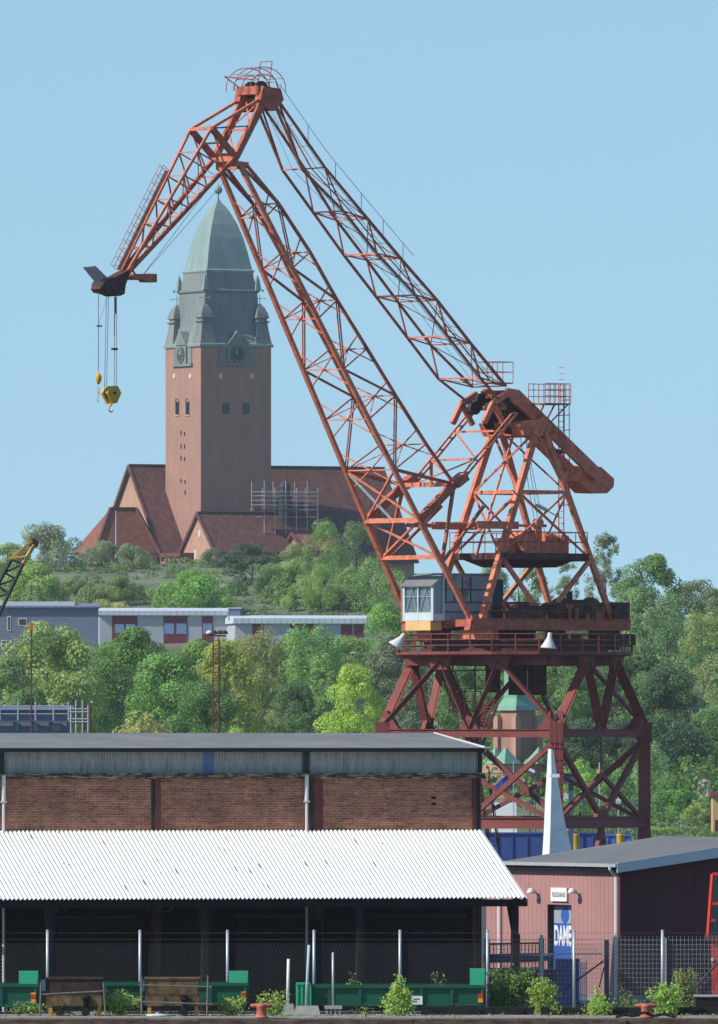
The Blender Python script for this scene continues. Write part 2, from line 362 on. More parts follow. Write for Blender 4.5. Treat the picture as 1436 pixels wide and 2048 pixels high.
# corrugated upper band
def corrugated(x0, x1, za, zb, ya, yb, pitch, amp, thick=0.012, seg=6, jag=0.0):
    mb = MB(); n = int((x1 - x0) / pitch * seg); vs = []
    r_ = random.Random(5)
    for i in range(n + 1):
        x = x0 + (x1 - x0) * i / n; o = math.sin(2 * math.pi * i / seg) * amp
        vs.append((x, o))
    V_ = []; F_ = []
    nrm = V((0, zb - za, -(yb - ya))).normalized() if abs(yb - ya) > 1e-6 else V((0, -1, 0))
    if nrm.z < 0: nrm = -nrm
    for k, (t) in enumerate((0, 1)):
        for (x, o) in vs:
            V_.append(V((x, ya + (yb - ya) * t, za + (zb - za) * t)) + nrm * o)
    m = len(vs)
    for i in range(m - 1): F_.append((i, i + 1, m + i + 1, m + i))
    k = len(V_)
    V_ += [v - nrm * thick for v in V_]
    for i in range(m - 1): F_.append((k + i + 1, k + i, k + m + i, k + m + i + 1))
    for i in range(m - 1):
        F_.append((i, k + i, k + i + 1, i + 1)); F_.append((m + i, m + i + 1, k + m + i + 1, k + m + i))
    F_.append((0, m, k + m, k)); F_.append((m - 1, k + m - 1, k + 2 * m - 1, 2 * m - 1))
    mb.add(V_, F_)
    return mb
zb0, zb1 = sy(1546) + .01, sy(1499)
m_ = MB(); m_.box(XL, -0.12, 0.05, 10.9, zb0, zb1 + .05); m_.build('upper_core', DARKSTEEL, shed, world=False)
xb = [hit(shed, 'y', -0.02, p, 1520).x for p in (0, 405, 428, 606, 612, 955)]
for (a, b, mm) in ((XL, xb[1], CORR), (xb[1], xb[2], CORRB), (xb[2], xb[3], CORR), (xb[4] + .12, xb[5], CORR)):
    corrugated(a, b, zb0, zb1, -0.02, -0.02, 0.1, 0.02, seg=4).build('corrugated_band', mm, shed, world=False)
x_ = hit(shed, 'y', -0.02, 5, 1520).x
for a, b in ((xb[3], xb[4] + .1), (xb[5], xb[5] + .14), (x_ - .1, x_ + .05)): m_ = MB(); m_.box(a, b, -0.1, 0.06, zb0, zb1); m_.build('band_post', DARKSTEEL, shed, world=False)
# roof: low gable
ze = sy(1496, -0.25); zr = 9.3 + 0.2
rk = 6.7
m_ = MB()
m_.prism([(XL, -0.3, ze), (XL, rk, zr - .02), (XL, 2 * rk - 1.6, ze + .2), (XL, 2 * rk - 1.6, ze + .08), (XL, rk, zr - .15), (XL, -0.3, ze - .1)], (-XL + 0.02, 0, 0))
m_.build('roof', ROOFGREY, shed, world=False)
m_ = MB(); m_.box(XL, 0.03, -0.36, -0.3, ze - .13, ze + .005); m_.build('eave_board', TIMBER, shed, world=False)
m_ = MB(); m_.bar((0.05, -0.33, ze - .05), (0.05, rk, zr - .09), 0.06, 0.2); m_.build('verge_board', FASCIA, shed, world=False)
# pilasters and downpipes on the brick band
for p, wd, mm in ((315, 0.2, RUSTBEAM), (636, 0.3, RUSTBEAM), (948, 0.14, RUSTBEAM)):
    x = hit(shed, 'y', 0, p, 1600).x
    m_ = MB(); m_.box(x - wd / 2, x + wd / 2, -0.07, 0.02, 0, sy(1557) - .004); m_.build('pilaster', mm, shed, world=False)
for p in (306, 622, 957):
    x = hit(shed, 'y', 0, p, 1600).x
    m_ = MB(); m_.box(x - .06, x + .06, -0.03, 0.02, 0, sy(1557) - .003); m_.build('wall_recess', DARKSTEEL, shed, world=False)
for p in (7, 613):
    x = hit(shed, 'y', -0.1, p, 1600).x
    m_ = MB(); m_.tube((x, -0.12, 0), (x, -0.12, sy(1601)), .05); m_.tube((x, -0.12, sy(1601)), (x, -0.12, sy(1550)), .07)
    m_.box(x - .1, x + .1, -.2, -.0, sy(1604), sy(1601)); m_.build('downpipe', LAMPW, shed, world=False)
for py0, py1 in ((1593, 1598), (1605, 1610)):
    a = hit(shed, 'y', 0, 863, py0); b = hit(shed, 'y', 0, 873, py1)
    m_ = MB(); m_.lathe([(.09, -.02), (.09, .02)], n=10); m_.v = [V((a.x + .08 + v.x, v.z - .004, (a.z + b.z) / 2 + v.y * .55)) for v in m_.v]; m_.build('vent_hole', DARKHOLE, shed, world=False)
# faded yard numbers
for s_, p in (('17', 128), ('145', 320)):
    q = hit(shed, 'y', -0.03, p, 1812)
    text('painted_number', s_, FAINT, shed, (q.x, -0.02, q.z), (math.radians(90), 0, 0), .3 * len(s_), .42)
# doors in the dark lower wall
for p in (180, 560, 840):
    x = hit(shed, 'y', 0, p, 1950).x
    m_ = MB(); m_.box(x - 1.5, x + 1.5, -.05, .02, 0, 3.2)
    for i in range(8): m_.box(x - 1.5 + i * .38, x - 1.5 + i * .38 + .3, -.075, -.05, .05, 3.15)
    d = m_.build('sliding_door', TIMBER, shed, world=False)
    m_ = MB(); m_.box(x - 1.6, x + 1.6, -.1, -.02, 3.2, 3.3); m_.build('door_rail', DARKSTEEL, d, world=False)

awn = thing('lean_to_roof', 'white corrugated lean-to roof sloping down the front of the brick shed', 'canopy', shed.location, TH)
LD = 6.1
za = sy(1660); zbv = hit(awn, 'y', -LD, 1050, 1795).z
xr0 = 0.0
corrugated(XL, 0.0, zbv, za, -LD, -0.07, 0.149, 0.03, seg=8).build('corrugated_sheet', AWN, awn, world=False, smooth=False)
DIRT = mat('lichen_dirt', S(122, 116, 106), var=.3, scale=6)
rr_ = random.Random(8); m_ = MB(); sl_ = (za - zbv) / (LD - .07); nrm_ = V((0, -sl_, 1)).normalized()
for k in range(46):
    x = rr_.uniform(-17, -.2); t = rr_.random(); ln_ = rr_.choice((.03, .04, .05, .06, .25)); w_ = rr_.uniform(.015, .035)
    x = round(x / .149) * .149 + .149 * .25
    c_ = V((x, -LD + (LD - .07) * t, zbv + (za - zbv) * t)) + nrm_ * .034; u_ = V((0, 1, sl_)).normalized()
    n_ = 7; m_.prism([c_ + V((math.cos(2 * math.pi * q / n_) * w_ * rr_.uniform(.6, 1.2), 0, 0)) + u_ * (math.sin(2 * math.pi * q / n_) * ln_) for q in range(n_)], nrm_ * .004)
st_ = m_.build('dirt_patch', DIRT, awn, world=False); st_['kind'] = 'stuff'
m_ = MB(); m_.box(XL, 0.05, -LD + .12, -LD + .3, zbv - .3, zbv - .06); m_.build('eave_beam', TIMBER, awn, world=False)
m_ = MB()
for i in range(9):
    x = -0.3 - i * 2.6
    m_.bar((x, -LD + .1, zbv - .12), (x, -0.1, za - .16), .12, .18)
m_.build('rafter', TIMBER, awn, world=False)
m_ = MB(); m_.bar((-.02, -LD, zbv - .11), (-.02, -0.1, za - .11), .05, .13); m_.build('verge_board', RUSTBEAM, awn, world=False)
for i, x in enumerate((-0.36, -5.75, -11.1, -16.4, -20.6)):
    m_ = MB(); m_.box(x - .11, x + .11, -LD + .15, -LD + .37, 0, zbv - .3)
    m_.prism([(x - .09, -LD + .38, zbv - .35), (x - .09, -LD + 1.1, zbv - .15), (x - .09, -LD + .38, zbv - 1.2)], (.18, 0, 0))
    m_.build('post', TIMBER, awn, world=False)

#@@GARAGE
# ------------------------------------------------------------------ truck garage
GA = math.radians(27)
gar = thing('truck_garage', 'low garage clad in faded red sheet with a grey felt roof', 'garage', P(1240, 2003, 424), GA)
def gx(px, py, x=0.0): return hit(gar, 'x', x, px, py)     # sunlit face, local plane X = 0
def gy(px, py, y=0.0): return hit(gar, 'y', y, px, py)     # shaded face, local plane Y = 0
z0 = gx(1240, 2003).z; ze_ = gx(1240, 1733).z
YB = 10.2; XR = 12.4; rise = 0.30
slope = (gy(1436, 1707).z - gy(1245, 1735).z) / (gy(1436, 1707).x - gy(1245, 1735).x)
PK = 6.2
def zt(x): return ze_ + slope * min(x, PK) - max(0, x - PK) * slope
dA, dB = gx(1143, 1810), gx(1095, 1812)      # door opening edges
y0d, y1d, zd = dA.y, dB.y, dA.z
zf = gx(1110, 1990).z
m_ = MB()
m_.box(0, .2, 0.002, y0d, z0, ze_); m_.box(0, .2, y1d, YB, z0, ze_); m_.box(0, .2, y0d, y1d, zd, ze_)
# vertical sheet ribs
y = .2
while y < YB:
    if not (y0d - .12 < y < y1d + .05): m_.box(-.006, 0, y, y + .05, z0 + .25, ze_ - .03)
    else: m_.box(-.006, 0, y, y + .05, zd + .05, ze_ - .03)
    y += .32
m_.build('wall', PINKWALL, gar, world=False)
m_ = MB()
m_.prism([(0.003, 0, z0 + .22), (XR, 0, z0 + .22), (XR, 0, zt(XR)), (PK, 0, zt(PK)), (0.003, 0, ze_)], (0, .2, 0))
x = .3
while x < XR:
    m_.box(x, x + .05, -.006, 0, z0 + .25, zt(x) - .05); x += .34
m_.build('gable_wall', mat('shaded_red_cladding', S(92, 50, 50), rough=0.7, var=0.1, scale=0.5), gar, world=False)  # darker copy of the wall cladding: the gable's shade is in its colour
m_ = MB(); m_.box(-.05, XR, -.05, -.0, z0 - .1, z0 + .22); m_.box(-.05, 0, 0.003, YB, z0 - .1, z0 + .2); m_.build('plinth', CONC, gar, world=False)
m_ = MB(); m_.prism([(-.3, -.35, ze_ - .01), (PK, -.35, zt(PK) + .08), (XR, -.35, zt(XR)), (XR, -.35, zt(XR) + .12), (PK, -.35, zt(PK) + .22), (-.3, -.35, ze_ + .11)], (0, 8.7, 0)); m_.build('roof', GROOF, gar, world=False)
m_ = MB(); m_.prism([(-.32, -.40, ze_ - .22), (PK, -.40, zt(PK) - .16), (PK, -.40, zt(PK) + .235), (-.32, -.40, ze_ + .125)], (0, .045, 0)); m_.build('verge_fascia', FASCIA, gar, world=False)
m_ = MB(); m_.box(-.39, -.31, -.38, YB, ze_ - .02, ze_ + .10); m_.build('gutter', STEEL, gar, world=False)
m_ = MB(); m_.box(-.3, -.02, .0, YB, ze_ - .12, ze_ - .02); m_.build('soffit', TIMBER, gar, world=False)
for pxx, top in ((1232, 1735), (998, 1735)):
    q = gx(pxx, 1850, -.1)
    m_ = MB(); m_.path([(-.34, q.y, ze_ - .0), (-.34, q.y, ze_ - .1), (-.1, q.y, ze_ - .35), (-.1, q.y, z0 + .05)], .055); m_.build('downpipe', WHITE, gar, world=False)
m_ = MB(); m_.box(-.03, .03, -.03, .03, z0 + .2, ze_ - .03); m_.build('corner_trim', REDP, gar, world=False)
# recessed blue door with white lettering
m_ = MB(); m_.box(.24, .3, y0d - .1, y1d + .1, z0 + .2, zd - .003); dr = m_.build('door', BLUEP, gar, world=False)
m_ = MB(); m_.box(.0, .239, y1d - .004, y1d - .001, z0 + .2, zd - .004); m_.box(.0, .239, y0d + .001, y0d + .004, z0 + .2, zd - .004); m_.box(.0, .239, y0d + .005, y1d - .005, zd - .004, zd - .001); m_.build('door_reveal', DARKSTEEL, gar, world=False)
qa, qb = gx(1109, 1850, .24), gx(1143, 1892, .24)
yc = (qa.y + qb.y) / 2; zc = (qa.z + qb.z) / 2; wy = abs(qa.y - qb.y); hz = qa.z - qb.z
text('lettering', 'DAME', WHITE, dr, (.232, yc, zc), (math.radians(90), 0, math.radians(-90)), wy, hz, bold=.03)
q1, q2 = gx(1108, 1806, .24), gx(1144, 1847, .24)
m_ = MB(); m_.box(.234, .2395, min(q1.y, q2.y) + .05, max(q1.y, q2.y) - .02, q2.z, q1.z - .1); m_.build('pale_panel', mat('door_pale_grey', S(150, 158, 170), var=0.1), dr, world=False)
qc = gx(1130, 1830, .23); m_ = MB(); m_.lathe([(.30, -.004), (.30, .004)], n=20); m_.v = [V((.229 + v.z, qc.y + v.x, qc.z + v.y)) for v in m_.v]; m_.build('round_emblem', BLUEP, dr, world=False)
# sign board
sa, sb = gx(1101, 1775, -.08), gx(1133, 1803, -.08)
sg = thing('name_sign', 'white sign lettered TRUCKGARAGE above the doorway in the faded red wall', 'sign', ROOTM[gar.name] @ V((-.05, (sa.y + sb.y) / 2, sb.z)), GA)
wy, hz = abs(sa.y - sb.y), sa.z - sb.z
m_ = MB(); m_.box(-.03, .03, -wy / 2, wy / 2, 0, hz); m_.build('board', WHITE, sg, world=False)
text('lettering', 'TRUCKGARAGE', INK, sg, (-.034, 0, hz * .48), (math.radians(90), 0, math.radians(-90)), wy * .84, hz * .36, bold=.02)
# two wall lamps
for px_, lb in ((1065, 'white wall lamp left of the lettered sign, nearer the lean-to post'), (1147, 'white wall lamp right of the lettered sign, above the doorway edge')):
    q = gx(px_ + 12, 1786)
    lp = thing('wall_lamp', lb, 'wall lamp', ROOTM[gar.name] @ V((0, q.y, q.z)), GA, 'lamps on the garage wall')
    m_ = MB(); m_.path([(-.016, 0, -.1), (-.12, 0, .05), (-.27, 0, .12)], .03); m_.box(-.02, .0, -.08, .08, -.2, .02); m_.build('arm', STEEL, lp, world=False)
    m_ = MB(); m_.lathe([(.05, .1), (.13, .05), (.17, -.05), (.2, -.13), (.17, -.14)], n=14); m_.v = [v * .85 + V((-.30, 0, .1)) for v in m_.v]; m_.build('shade', LAMPW, lp, world=False, smooth=True)
# small red board on the shaded wall
q = gy(1311, 1961, -.03); sgn = thing('wall_board', 'small dull red board low on the shaded garage wall', 'board', ROOTM[gar.name] @ q, GA)
m_ = MB(); m_.box(-.22, .22, -.02, .014, -.11, .11); m_.build('panel', REDP, sgn, world=False); m_ = MB(); m_.box(-.24, .24, -.03, .0135, .11, .13); m_.box(-.24, .24, -.03, .0135, -.13, -.11); m_.build('frame', RUSTBEAM, sgn, world=False)

#@@CRANE
# ------------------------------------------------------------------ level luffing harbour crane
CD = 800.0
AX = (1028 - CX) * CD / F
BE = math.radians(40)
U = V((-math.cos(BE), -math.sin(BE), 0)); W = V((math.sin(BE), -math.cos(BE), 0)); O = V((AX, CD, 0))
def pf(px, py, b):
    """(reach, height) of a feature that lies on the crane's upright plane at side distance b"""
    k = (px - CX) / F
    a = (k * (O.y + b * W.y) - O.x - b * W.x) / (U.x - k * U.y)
    d = O.y + a * U.y + b * W.y
    return a, H + (HY - py) * d / F
def Q(a, b, z): return O + U * a + W * b + V((0, 0, z))
def zy(py, d=CD): return H + (HY - py) * d / F
crane = thing('harbour_crane', 'tall rusty orange lattice harbour crane on a dark red portal', 'crane', (AX, CD, -0.2))
def part(name, mb, m, parent=crane, **k): return mb.build(name, m, parent, **k)
def pair(prof, i, sgn): return Q(prof[i][0], sgn * prof[i][2], prof[i][1])
# ---- portal
rp = 9.17; a0 = math.radians(17.3)
cor = {'R': (math.cos(a0), math.sin(a0)), 'L': (-math.cos(a0), -math.sin(a0)), 'N': (math.sin(a0), -math.cos(a0)), 'F': (-math.sin(a0), math.cos(a0))}
def pc(k, z): return V((AX + cor[k][0] * rp, CD + cor[k][1] * rp, z))
zm, zl, ztp = zy(1467), zy(1645), zy(1322)
def nodebox(k): return MB().hexa([pc(k, zm - .6) + V((dx, dy, 0)) for dx, dy in ((-.5, -.5), (.5, -.5), (.5, .5), (-.5, .5))] + [pc(k, zm + .75) + V((dx, dy, 0)) for dx, dy in ((-.5, -.5), (.5, -.5), (.5, .5), (-.5, .5))])
portal = bpy.data.objects.new('portal', None); COL.objects.link(portal); portal.parent = crane
for k in 'LNRF': part('corner_node', nodebox(k), REDP, portal)
for k in 'LNRF':
    m_ = MB(); c0 = pc(k, -.2); c1 = pc(k, zm - .6)
    s0, s1 = .62, .4
    m_.hexa([V((c0.x + dx * s0, c0.y + dy * s0, -.2)) for dx, dy in ((-1, -1), (1, -1), (1, 1), (-1, 1))] + [V((c0.x + dx * s1, c0.y + dy * s1, 2.9)) for dx, dy in ((-1, -1), (1, -1), (1, 1), (-1, 1))])
    m_.hexa([V((c0.x + dx * s1, c0.y + dy * s1, 2.9)) for dx, dy in ((-1, -1), (1, -1), (1, 1), (-1, 1))] + [V((c0.x + dx * .4, c0.y + dy * .4, zm - .6)) for dx, dy in ((-1, -1), (1, -1), (1, 1), (-1, 1))])
    for t in range(8): m_.box(c0.x - .46, c0.x + .46, c0.y - .46, c0.y + .46, 3.5 + t * .8, 3.56 + t * .8)
    part('leg', m_, REDP, portal)
faces = [('L', 'N'), ('N', 'R'), ('L', 'F'), ('F', 'R')]
for (p, q) in faces:
    A, B = pc(p, zm), pc(q, zm); A2, B2 = pc(p, zl), pc(q, zl); mid = (A + B) / 2; mid2 = (A2 + B2) / 2
    d = (B - A).normalized(); upv = V((0, 0, 1)); n = d.cross(upv)
    m_ = MB(); m_.bar(A + d * .5, B - d * .5, .42, .5); m_.bar(A + d * .5 + V((0, 0, .27)), B - d * .5 + V((0, 0, .27)), .6, .04); part('mid_beam', m_, REDP, portal)
    m_ = MB(); m_.bar(A2 + d * .4, B2 - d * .4, .5, .7); m_.bar(A2 + d * .4 + V((0, 0, .37)), B2 - d * .4 + V((0, 0, .37)), .75, .05); part('lower_beam', m_, REDP, portal)
    T1 = A + (B - A) / 3; T2 = A + (B - A) * 2 / 3
    T1 = V((T1.x, T1.y, ztp)); T2 = V((T2.x, T2.y, ztp))
    for (x, y, wd) in ((A + V((0, 0, .5)), T1, .5), (T1, mid + V((0, 0, .25)), .38), (mid + V((0, 0, .25)), T2, .38), (T2, B + V((0, 0, .5)), .5)):
        m_ = MB(); dd = (y - x).normalized()
        m_.bar(x, y, wd * .35, wd, up=n); o1 = n * (wd * .5)
        m_.bar(x + n * .16, y + n * .16, .04, wd * .9, up=n); m_.bar(x - n * .16, y - n * .16, .04, wd * .9, up=n)
        part('strut', m_, REDP, portal)
    for T in (T1, T2):
        m_ = MB(); m_.prism([T + d * -.95 + V((0, 0, .35)) - n * .2, T + d * .95 + V((0, 0, .35)) - n * .2, T + d * .55 + V((0, 0, -.6)) - n * .2, T - d * .55 + V((0, 0, -.6)) - n * .2], n * .4); part('gusset', m_, REDP, portal)
    for C_, s_ in ((A, 1), (B, -1)): m_ = MB(); m_.prism([C_ + d * s_ * .4 + V((0, 0, -.3)) - n * .22, C_ + d * s_ * 1.7 + V((0, 0, -.2)) - n * .22, C_ + d * s_ * .4 + V((0, 0, 1.5)) - n * .22], n * .44); part('gusset', m_, REDP, portal)
    m_ = MB(); m_.prism([mid - d * .8 + V((0, 0, .2)) - n * .15, mid + d * .8 + V((0, 0, .2)) - n * .15, mid + V((0, 0, 1.4)) - n * .15], n * .3); part('gusset', m_, REDP, portal)
    m_ = MB(); m_.prism([mid2 - d * 1.0 + V((0, 0, .3)) - n * .15, mid2 + d * 1.0 + V((0, 0, .3)) - n * .15, mid2 + d * .3 + V((0, 0, 1.1)) - n * .15, mid2 - d * .3 + V((0, 0, 1.1)) - n * .15], n * .3)
    part('gusset', m_, REDP, portal)
    for (x, y) in ((A - V((0, 0, .4)), mid2 + V((0, 0, .3))), (B - V((0, 0, .4)), mid2 + V((0, 0, .3)))):
        m_ = MB(); m_.bar(x, y, .3, .34); part('brace', m_, REDP, portal)
    for s_ in (-1, 1):
        m_ = MB(); m_.bar(mid2 - V((0, 0, .3)), mid2 + d * (s_ * 1.15) + V((0, 0, -3.5)), .3, .36); part('brace', m_, REDP, portal)
    m_ = MB(); m_.tube(mid, mid + (mid2 - mid) * .46, .06); k2 = mid + (mid2 - mid) * .46
    m_.bar(k2, A2 + d * .5 + V((0, 0, .3)), .22, .26); m_.bar(k2, B2 - d * .5 + V((0, 0, .3)), .22, .26); part('knee_brace', m_, REDP, portal)
# central column and cable trunk
m_ = MB(); z1, z2 = zy(1390), zy(1308)
for dx in (0.25, 1.55): m_.box(AX + dx - .62, AX + dx + .62, CD - .7, CD + .7, z1, z2)
m_.box(AX - 1.9, AX - .9, CD - .5, CD + .5, zy(1385), zy(1330)); part('centre_column', m_, BROWN)
# ---- ring platform
zr0, zr1 = zy(1313), zy(1304)
def octa(r, z, n=16): return [V((AX + r * math.cos(2 * math.pi * (i + .5) / n), CD + r * math.sin(2 * math.pi * (i + .5) / n), z)) for i in range(n)]
m_ = MB(); m_.loft([octa(7.7, zr0), octa(8.0, zr0 + .1), octa(8.0, zr1), octa(5.5, zr1 + .01)])
for k in range(4):
    A, B = pc('LNRF'[k], zr0 - .3), pc('NRFL'[k], zr0 - .3); A = V((AX, CD, A.z)) + (A - V((AX, CD, A.z))) * .8; B = V((AX, CD, B.z)) + (B - V((AX, CD, B.z))) * .8
    m_.bar(A, B, .7, .62)
ringp = part('ring_platform', m_, REDP)
m_ = MB(); m_.loft([octa(6.3, zr1, 32), octa(6.3, zr1 + .2, 32), octa(6.05, zr1 + .21, 32), octa(6.05, zy(1285), 32), octa(6.35, zy(1284.5), 32), octa(6.35, zy(1281), 32)]); part('slewing_ring', m_, BROWN, smooth=False)
oc = octa(8.0, zr1, 16)
m_ = MB()
for i in range(16):
    p, q = oc[i], oc[(i + 1) % 16]
    for t in (0, .5): m_.tube(p + (q - p) * t, p + (q - p) * t + V((0, 0, 1.15)), .05, n=5)
    for h in (.4, .78, 1.15): m_.tube(p + V((0, 0, h)), q + V((0, 0, h)), .04, n=5)
part('railing', m_, REDP, ringp)
# toolboxes on the right-hand end of the ring
m_ = MB()
for i in range(3):
    c = Q(0, 0, 0); x = AX + 7.05 + i * .42
    m_.box(x - .17, x + .17, CD - 2.2, CD - 1.6, zr1 + .45, zr1 + 1.15)
    m_.box(x - .15, x - .1, CD - 2.2, CD - 2.1, zr1, zr1 + .45); m_.box(x + .1, x + .15, CD - 2.2, CD - 2.1, zr1, zr1 + .45)
part('locker', m_, BROWN, ringp)
def lamp(px, py, ang):
    p = P(px, py, CD - 8.2)
    m_ = MB(); m_.lathe([(.12, .75), (.16, .7), (.2, .35), (.22, .3), (.42, -.1), (.62, -.42), (.64, -.5), (.3, -.46)], n=18)
    Rm = Matrix.Rotation(math.radians(ang), 3, 'Y'); m_.v = [p + Rm @ v * .84 for v in m_.v]
    l = part('floodlight', m_, LAMPW, smooth=True)
    m_ = MB(); m_.path([p + V((0, .1, -.3)), p + V((0.05, .5, -.75)), V((p.x + .05, p.y + .9, zr1))], .05); part('bracket', m_, REDP, l)
lamp(1098, 1284, 6); lamp(798, 1283, 35)
# ---- slewing deck
zd0, zd1 = zy(1258), zy(1240)
def slab(mb, a0, a1, b0, b1, z0, z1): return mb.hexa([Q(a0, b0, z0), Q(a1, b0, z0), Q(a1, b1, z0), Q(a0, b1, z0), Q(a0, b0, z1), Q(a1, b0, z1), Q(a1, b1, z1), Q(a0, b1, z1)])
m_ = MB(); slab(m_, -7.2, 6.6, -3.3, 3.3, zd0 + .12, zd1 - .02)
for s_ in (-1, 1):
    slab(m_, -7.25, 6.7, s_ * 3.4 - .12, s_ * 3.4 + .12, zd0 - .05, zd1 + .02); slab(m_, -7.25, 6.7, s_ * 3.4 - .2, s_ * 3.4 + .2, zd1 + .02, zd1 + .07); slab(m_, -7.25, 6.7, s_ * 3.4 - .2, s_ * 3.4 + .2, zd0 - .1, zd0 - .05)
deck = part('slewing_deck', m_, ORANGE_D)
m_ = MB(); slab(m_, 3.9, 5.7, -3.3, -1.9, zy(1281), zd0 - .1); slab(m_, 4.3, 6.1, 1.6, 3.4, zy(1281), zd0 - .1)
for i in range(4): slab(m_, 4.4 + i * .45, 4.6 + i * .45, 3.4, 3.5, zy(1280), zy(1266))
part('bogie', m_, ORANGE)
m_ = MB(); slab(m_, -6.6, -5.2, 1.9, 3.2, zy(1300), zd0 - .1); slab(m_, -6.2, -5.5, -3.2, -1.9, zy(1300), zd0 - .1); slab(m_, -1.9, -1.0, 3.0, 4.6, zy(1306), zy(1268)); slab(m_, -4.4, -3.8, 3.2, 4.2, zy(1306), zd0 - .1); part('bogie', m_, BROWN)
m_ = MB(); slab(m_, -.6, 2.6, -1.3, 1.3, zy(1278), zd0 + .1); m_.tube(Q(.5, 0, zy(1284)), Q(.5, 0, zd0), 1.7, 1.9, 16); part('pivot_housing', m_, DARKSTEEL)
# machinery on the deck
zt1 = zy(1207)
m_ = MB(); slab(m_, -7.25, -5.9, -3.3, 3.45, zd1 + .07, zy(1204)); part('rear_ballast', m_, BROWN)
m_ = MB(); r_ = random.Random(11)
slab(m_, -.2, 3.0, 1.2, 3.0, zd1 + .07, zy(1212)); slab(m_, -2.9, -1.9, 1.6, 3.0, zd1 + .07, zy(1216)); slab(m_, -1.7, -.7, -2.6, -.4, zd1 + .07, zy(1203))
m_.tube(Q(-4.0, .2, zy(1224)), Q(-4.0, 3.1, zy(1224)), .85, .85, 18); m_.tube(Q(-4.0, .1, zy(1224)), Q(-4.0, .25, zy(1224)), 1.05, 1.05, 18); m_.tube(Q(-4.0, 3.05, zy(1224)), Q(-4.0, 3.2, zy(1224)), 1.0, 1.0, 18)
m_.tube(Q(-1.1, 2.0, zy(1226)), Q(-1.1, 3.2, zy(1226)), .7, .7, 16)
for i in range(9):
    a = r_.uniform(-5, 3); b = r_.uniform(2.0, 3.2); h = r_.uniform(.3, 1.0); slab(m_, a, a + r_.uniform(.3, .8), b, b + .35, zd1 + .07, zd1 + h)
part('winch_gear', m_, BROWN)
for i in range(12):
    a = r_.uniform(-5.4, 2.6); b = r_.uniform(2.7, 3.25); h = r_.uniform(.35, .95); m_ = MB()
    if i % 3: slab(m_, a, a + r_.uniform(.15, .5), b, b + .2, zd1 + .07, zd1 + h)
    else: m_.tube(Q(a, b, zd1 + h), Q(a + .5, b, zd1 + h), .16, n=10); m_.tube(Q(a + .2, b, zd1 + .07), Q(a + .2, b, zd1 + h), .1, n=8)
    part('gear_housing', m_, ORANGE_D)
m_ = MB(); m_.tube(Q(-3.6, 1.5, zy(1215)), Q(-3.6, 1.5, zy(1182)), .22, .22, 10); part('exhaust_stack', m_, BROWN)
m_ = MB(); slab(m_, 1.9, 2.84, -.4, 1.1, zd1 + .07, zy(1160)); part('switch_house', m_, NAVY)
m_ = MB()
for a in [-7 + i * 1.55 for i in range(9)]:
    m_.tube(Q(a, 3.5, zd1), Q(a, 3.5, zd1 + 1.05), .03, n=5)
for h in (.55, 1.05): m_.tube(Q(-7, 3.5, zd1 + h), Q(5.4, 3.5, zd1 + h), .03, n=5)
part('railing', m_, REDP, deck)
# ---- operator's cab
ca0, ca1, cb0, cb1 = 2.9, 8.1, -1.9, 1.2
zc0, zc1 = zy(1243), zy(1152)
m_ = MB(); slab(m_, ca0, ca1 - .9, cb0, cb1, zc0, zc1); cab = part('cab', m_, CABGREY)
zs = zc1 - .75
m_ = MB()                                            # pale window posts, sill and sloping roof front
for b in (cb0 + .09, cb1 - .09, (cb0 + cb1) / 2):
    m_.bar(Q(ca1 - .05, b, zc0), Q(ca1 - .05, b, zs), .18 if b != (cb0 + cb1) / 2 else .08, .16)
    m_.bar(Q(ca1 - .05, b, zs), Q(ca1 - .9, b, zc1), .12, .12)
m_.bar(Q(ca1 - .05, cb0, zs), Q(ca1 - .05, cb1, zs), .12, .14); m_.bar(Q(ca1 - .05, cb0, zc0 + .5), Q(ca1 - .05, cb1, zc0 + .5), .12, .1)
slab(m_, ca1 - .9, ca1, cb0, cb1, zc0, zc0 + .45)
m_.bar(Q(ca1 - .9, cb1 - .02, zc0), Q(ca1 - .9, cb1 - .02, zc1), .14, .14); m_.bar(Q(ca1 - .9, cb0 + .02, zc0), Q(ca1 - .9, cb0 + .02, zc1), .14, .14)
part('window_frame', m_, CABBLUE, cab)
m_ = MB(); m_.add([Q(ca1 - .1, cb0 + .1, zc0 + .5), Q(ca1 - .1, cb1 - .1, zc0 + .5), Q(ca1 - .1, cb1 - .1, zs), Q(ca1 - .1, cb0 + .1, zs)], [(0, 1, 2, 3)])
m_.add([Q(ca1 - .88, cb1 - .03, zc0 + .45), Q(ca1 - .1, cb1 - .03, zc0 + .45), Q(ca1 - .1, cb1 - .03, zs), Q(ca1 - .88, cb1 - .03, zc1 - .1)], [(0, 1, 2, 3)])
part('windscreen', m_, GLASS, cab)
m_ = MB()                                            # slatted blind and wiper behind the glass
for k in range(2):
    b0 = cb0 + .3 + k * 1.4; m_.bar(Q(ca1 - .02, b0, zc0 + .6), Q(ca1 - .02, b0 + .7, zs - .1), .05, .03); m_.bar(Q(ca1 - .02, b0 + 1.1, zc0 + .6), Q(ca1 - .02, b0 + .6, zs - .1), .05, .03)
m_.bar(Q(ca1 - .02, cb0 + .1, zc0 + 1.6), Q(ca1 - .02, cb1 - .1, zc0 + 1.6), .03, .04)
part('glazing_bar', m_, STEEL, cab)
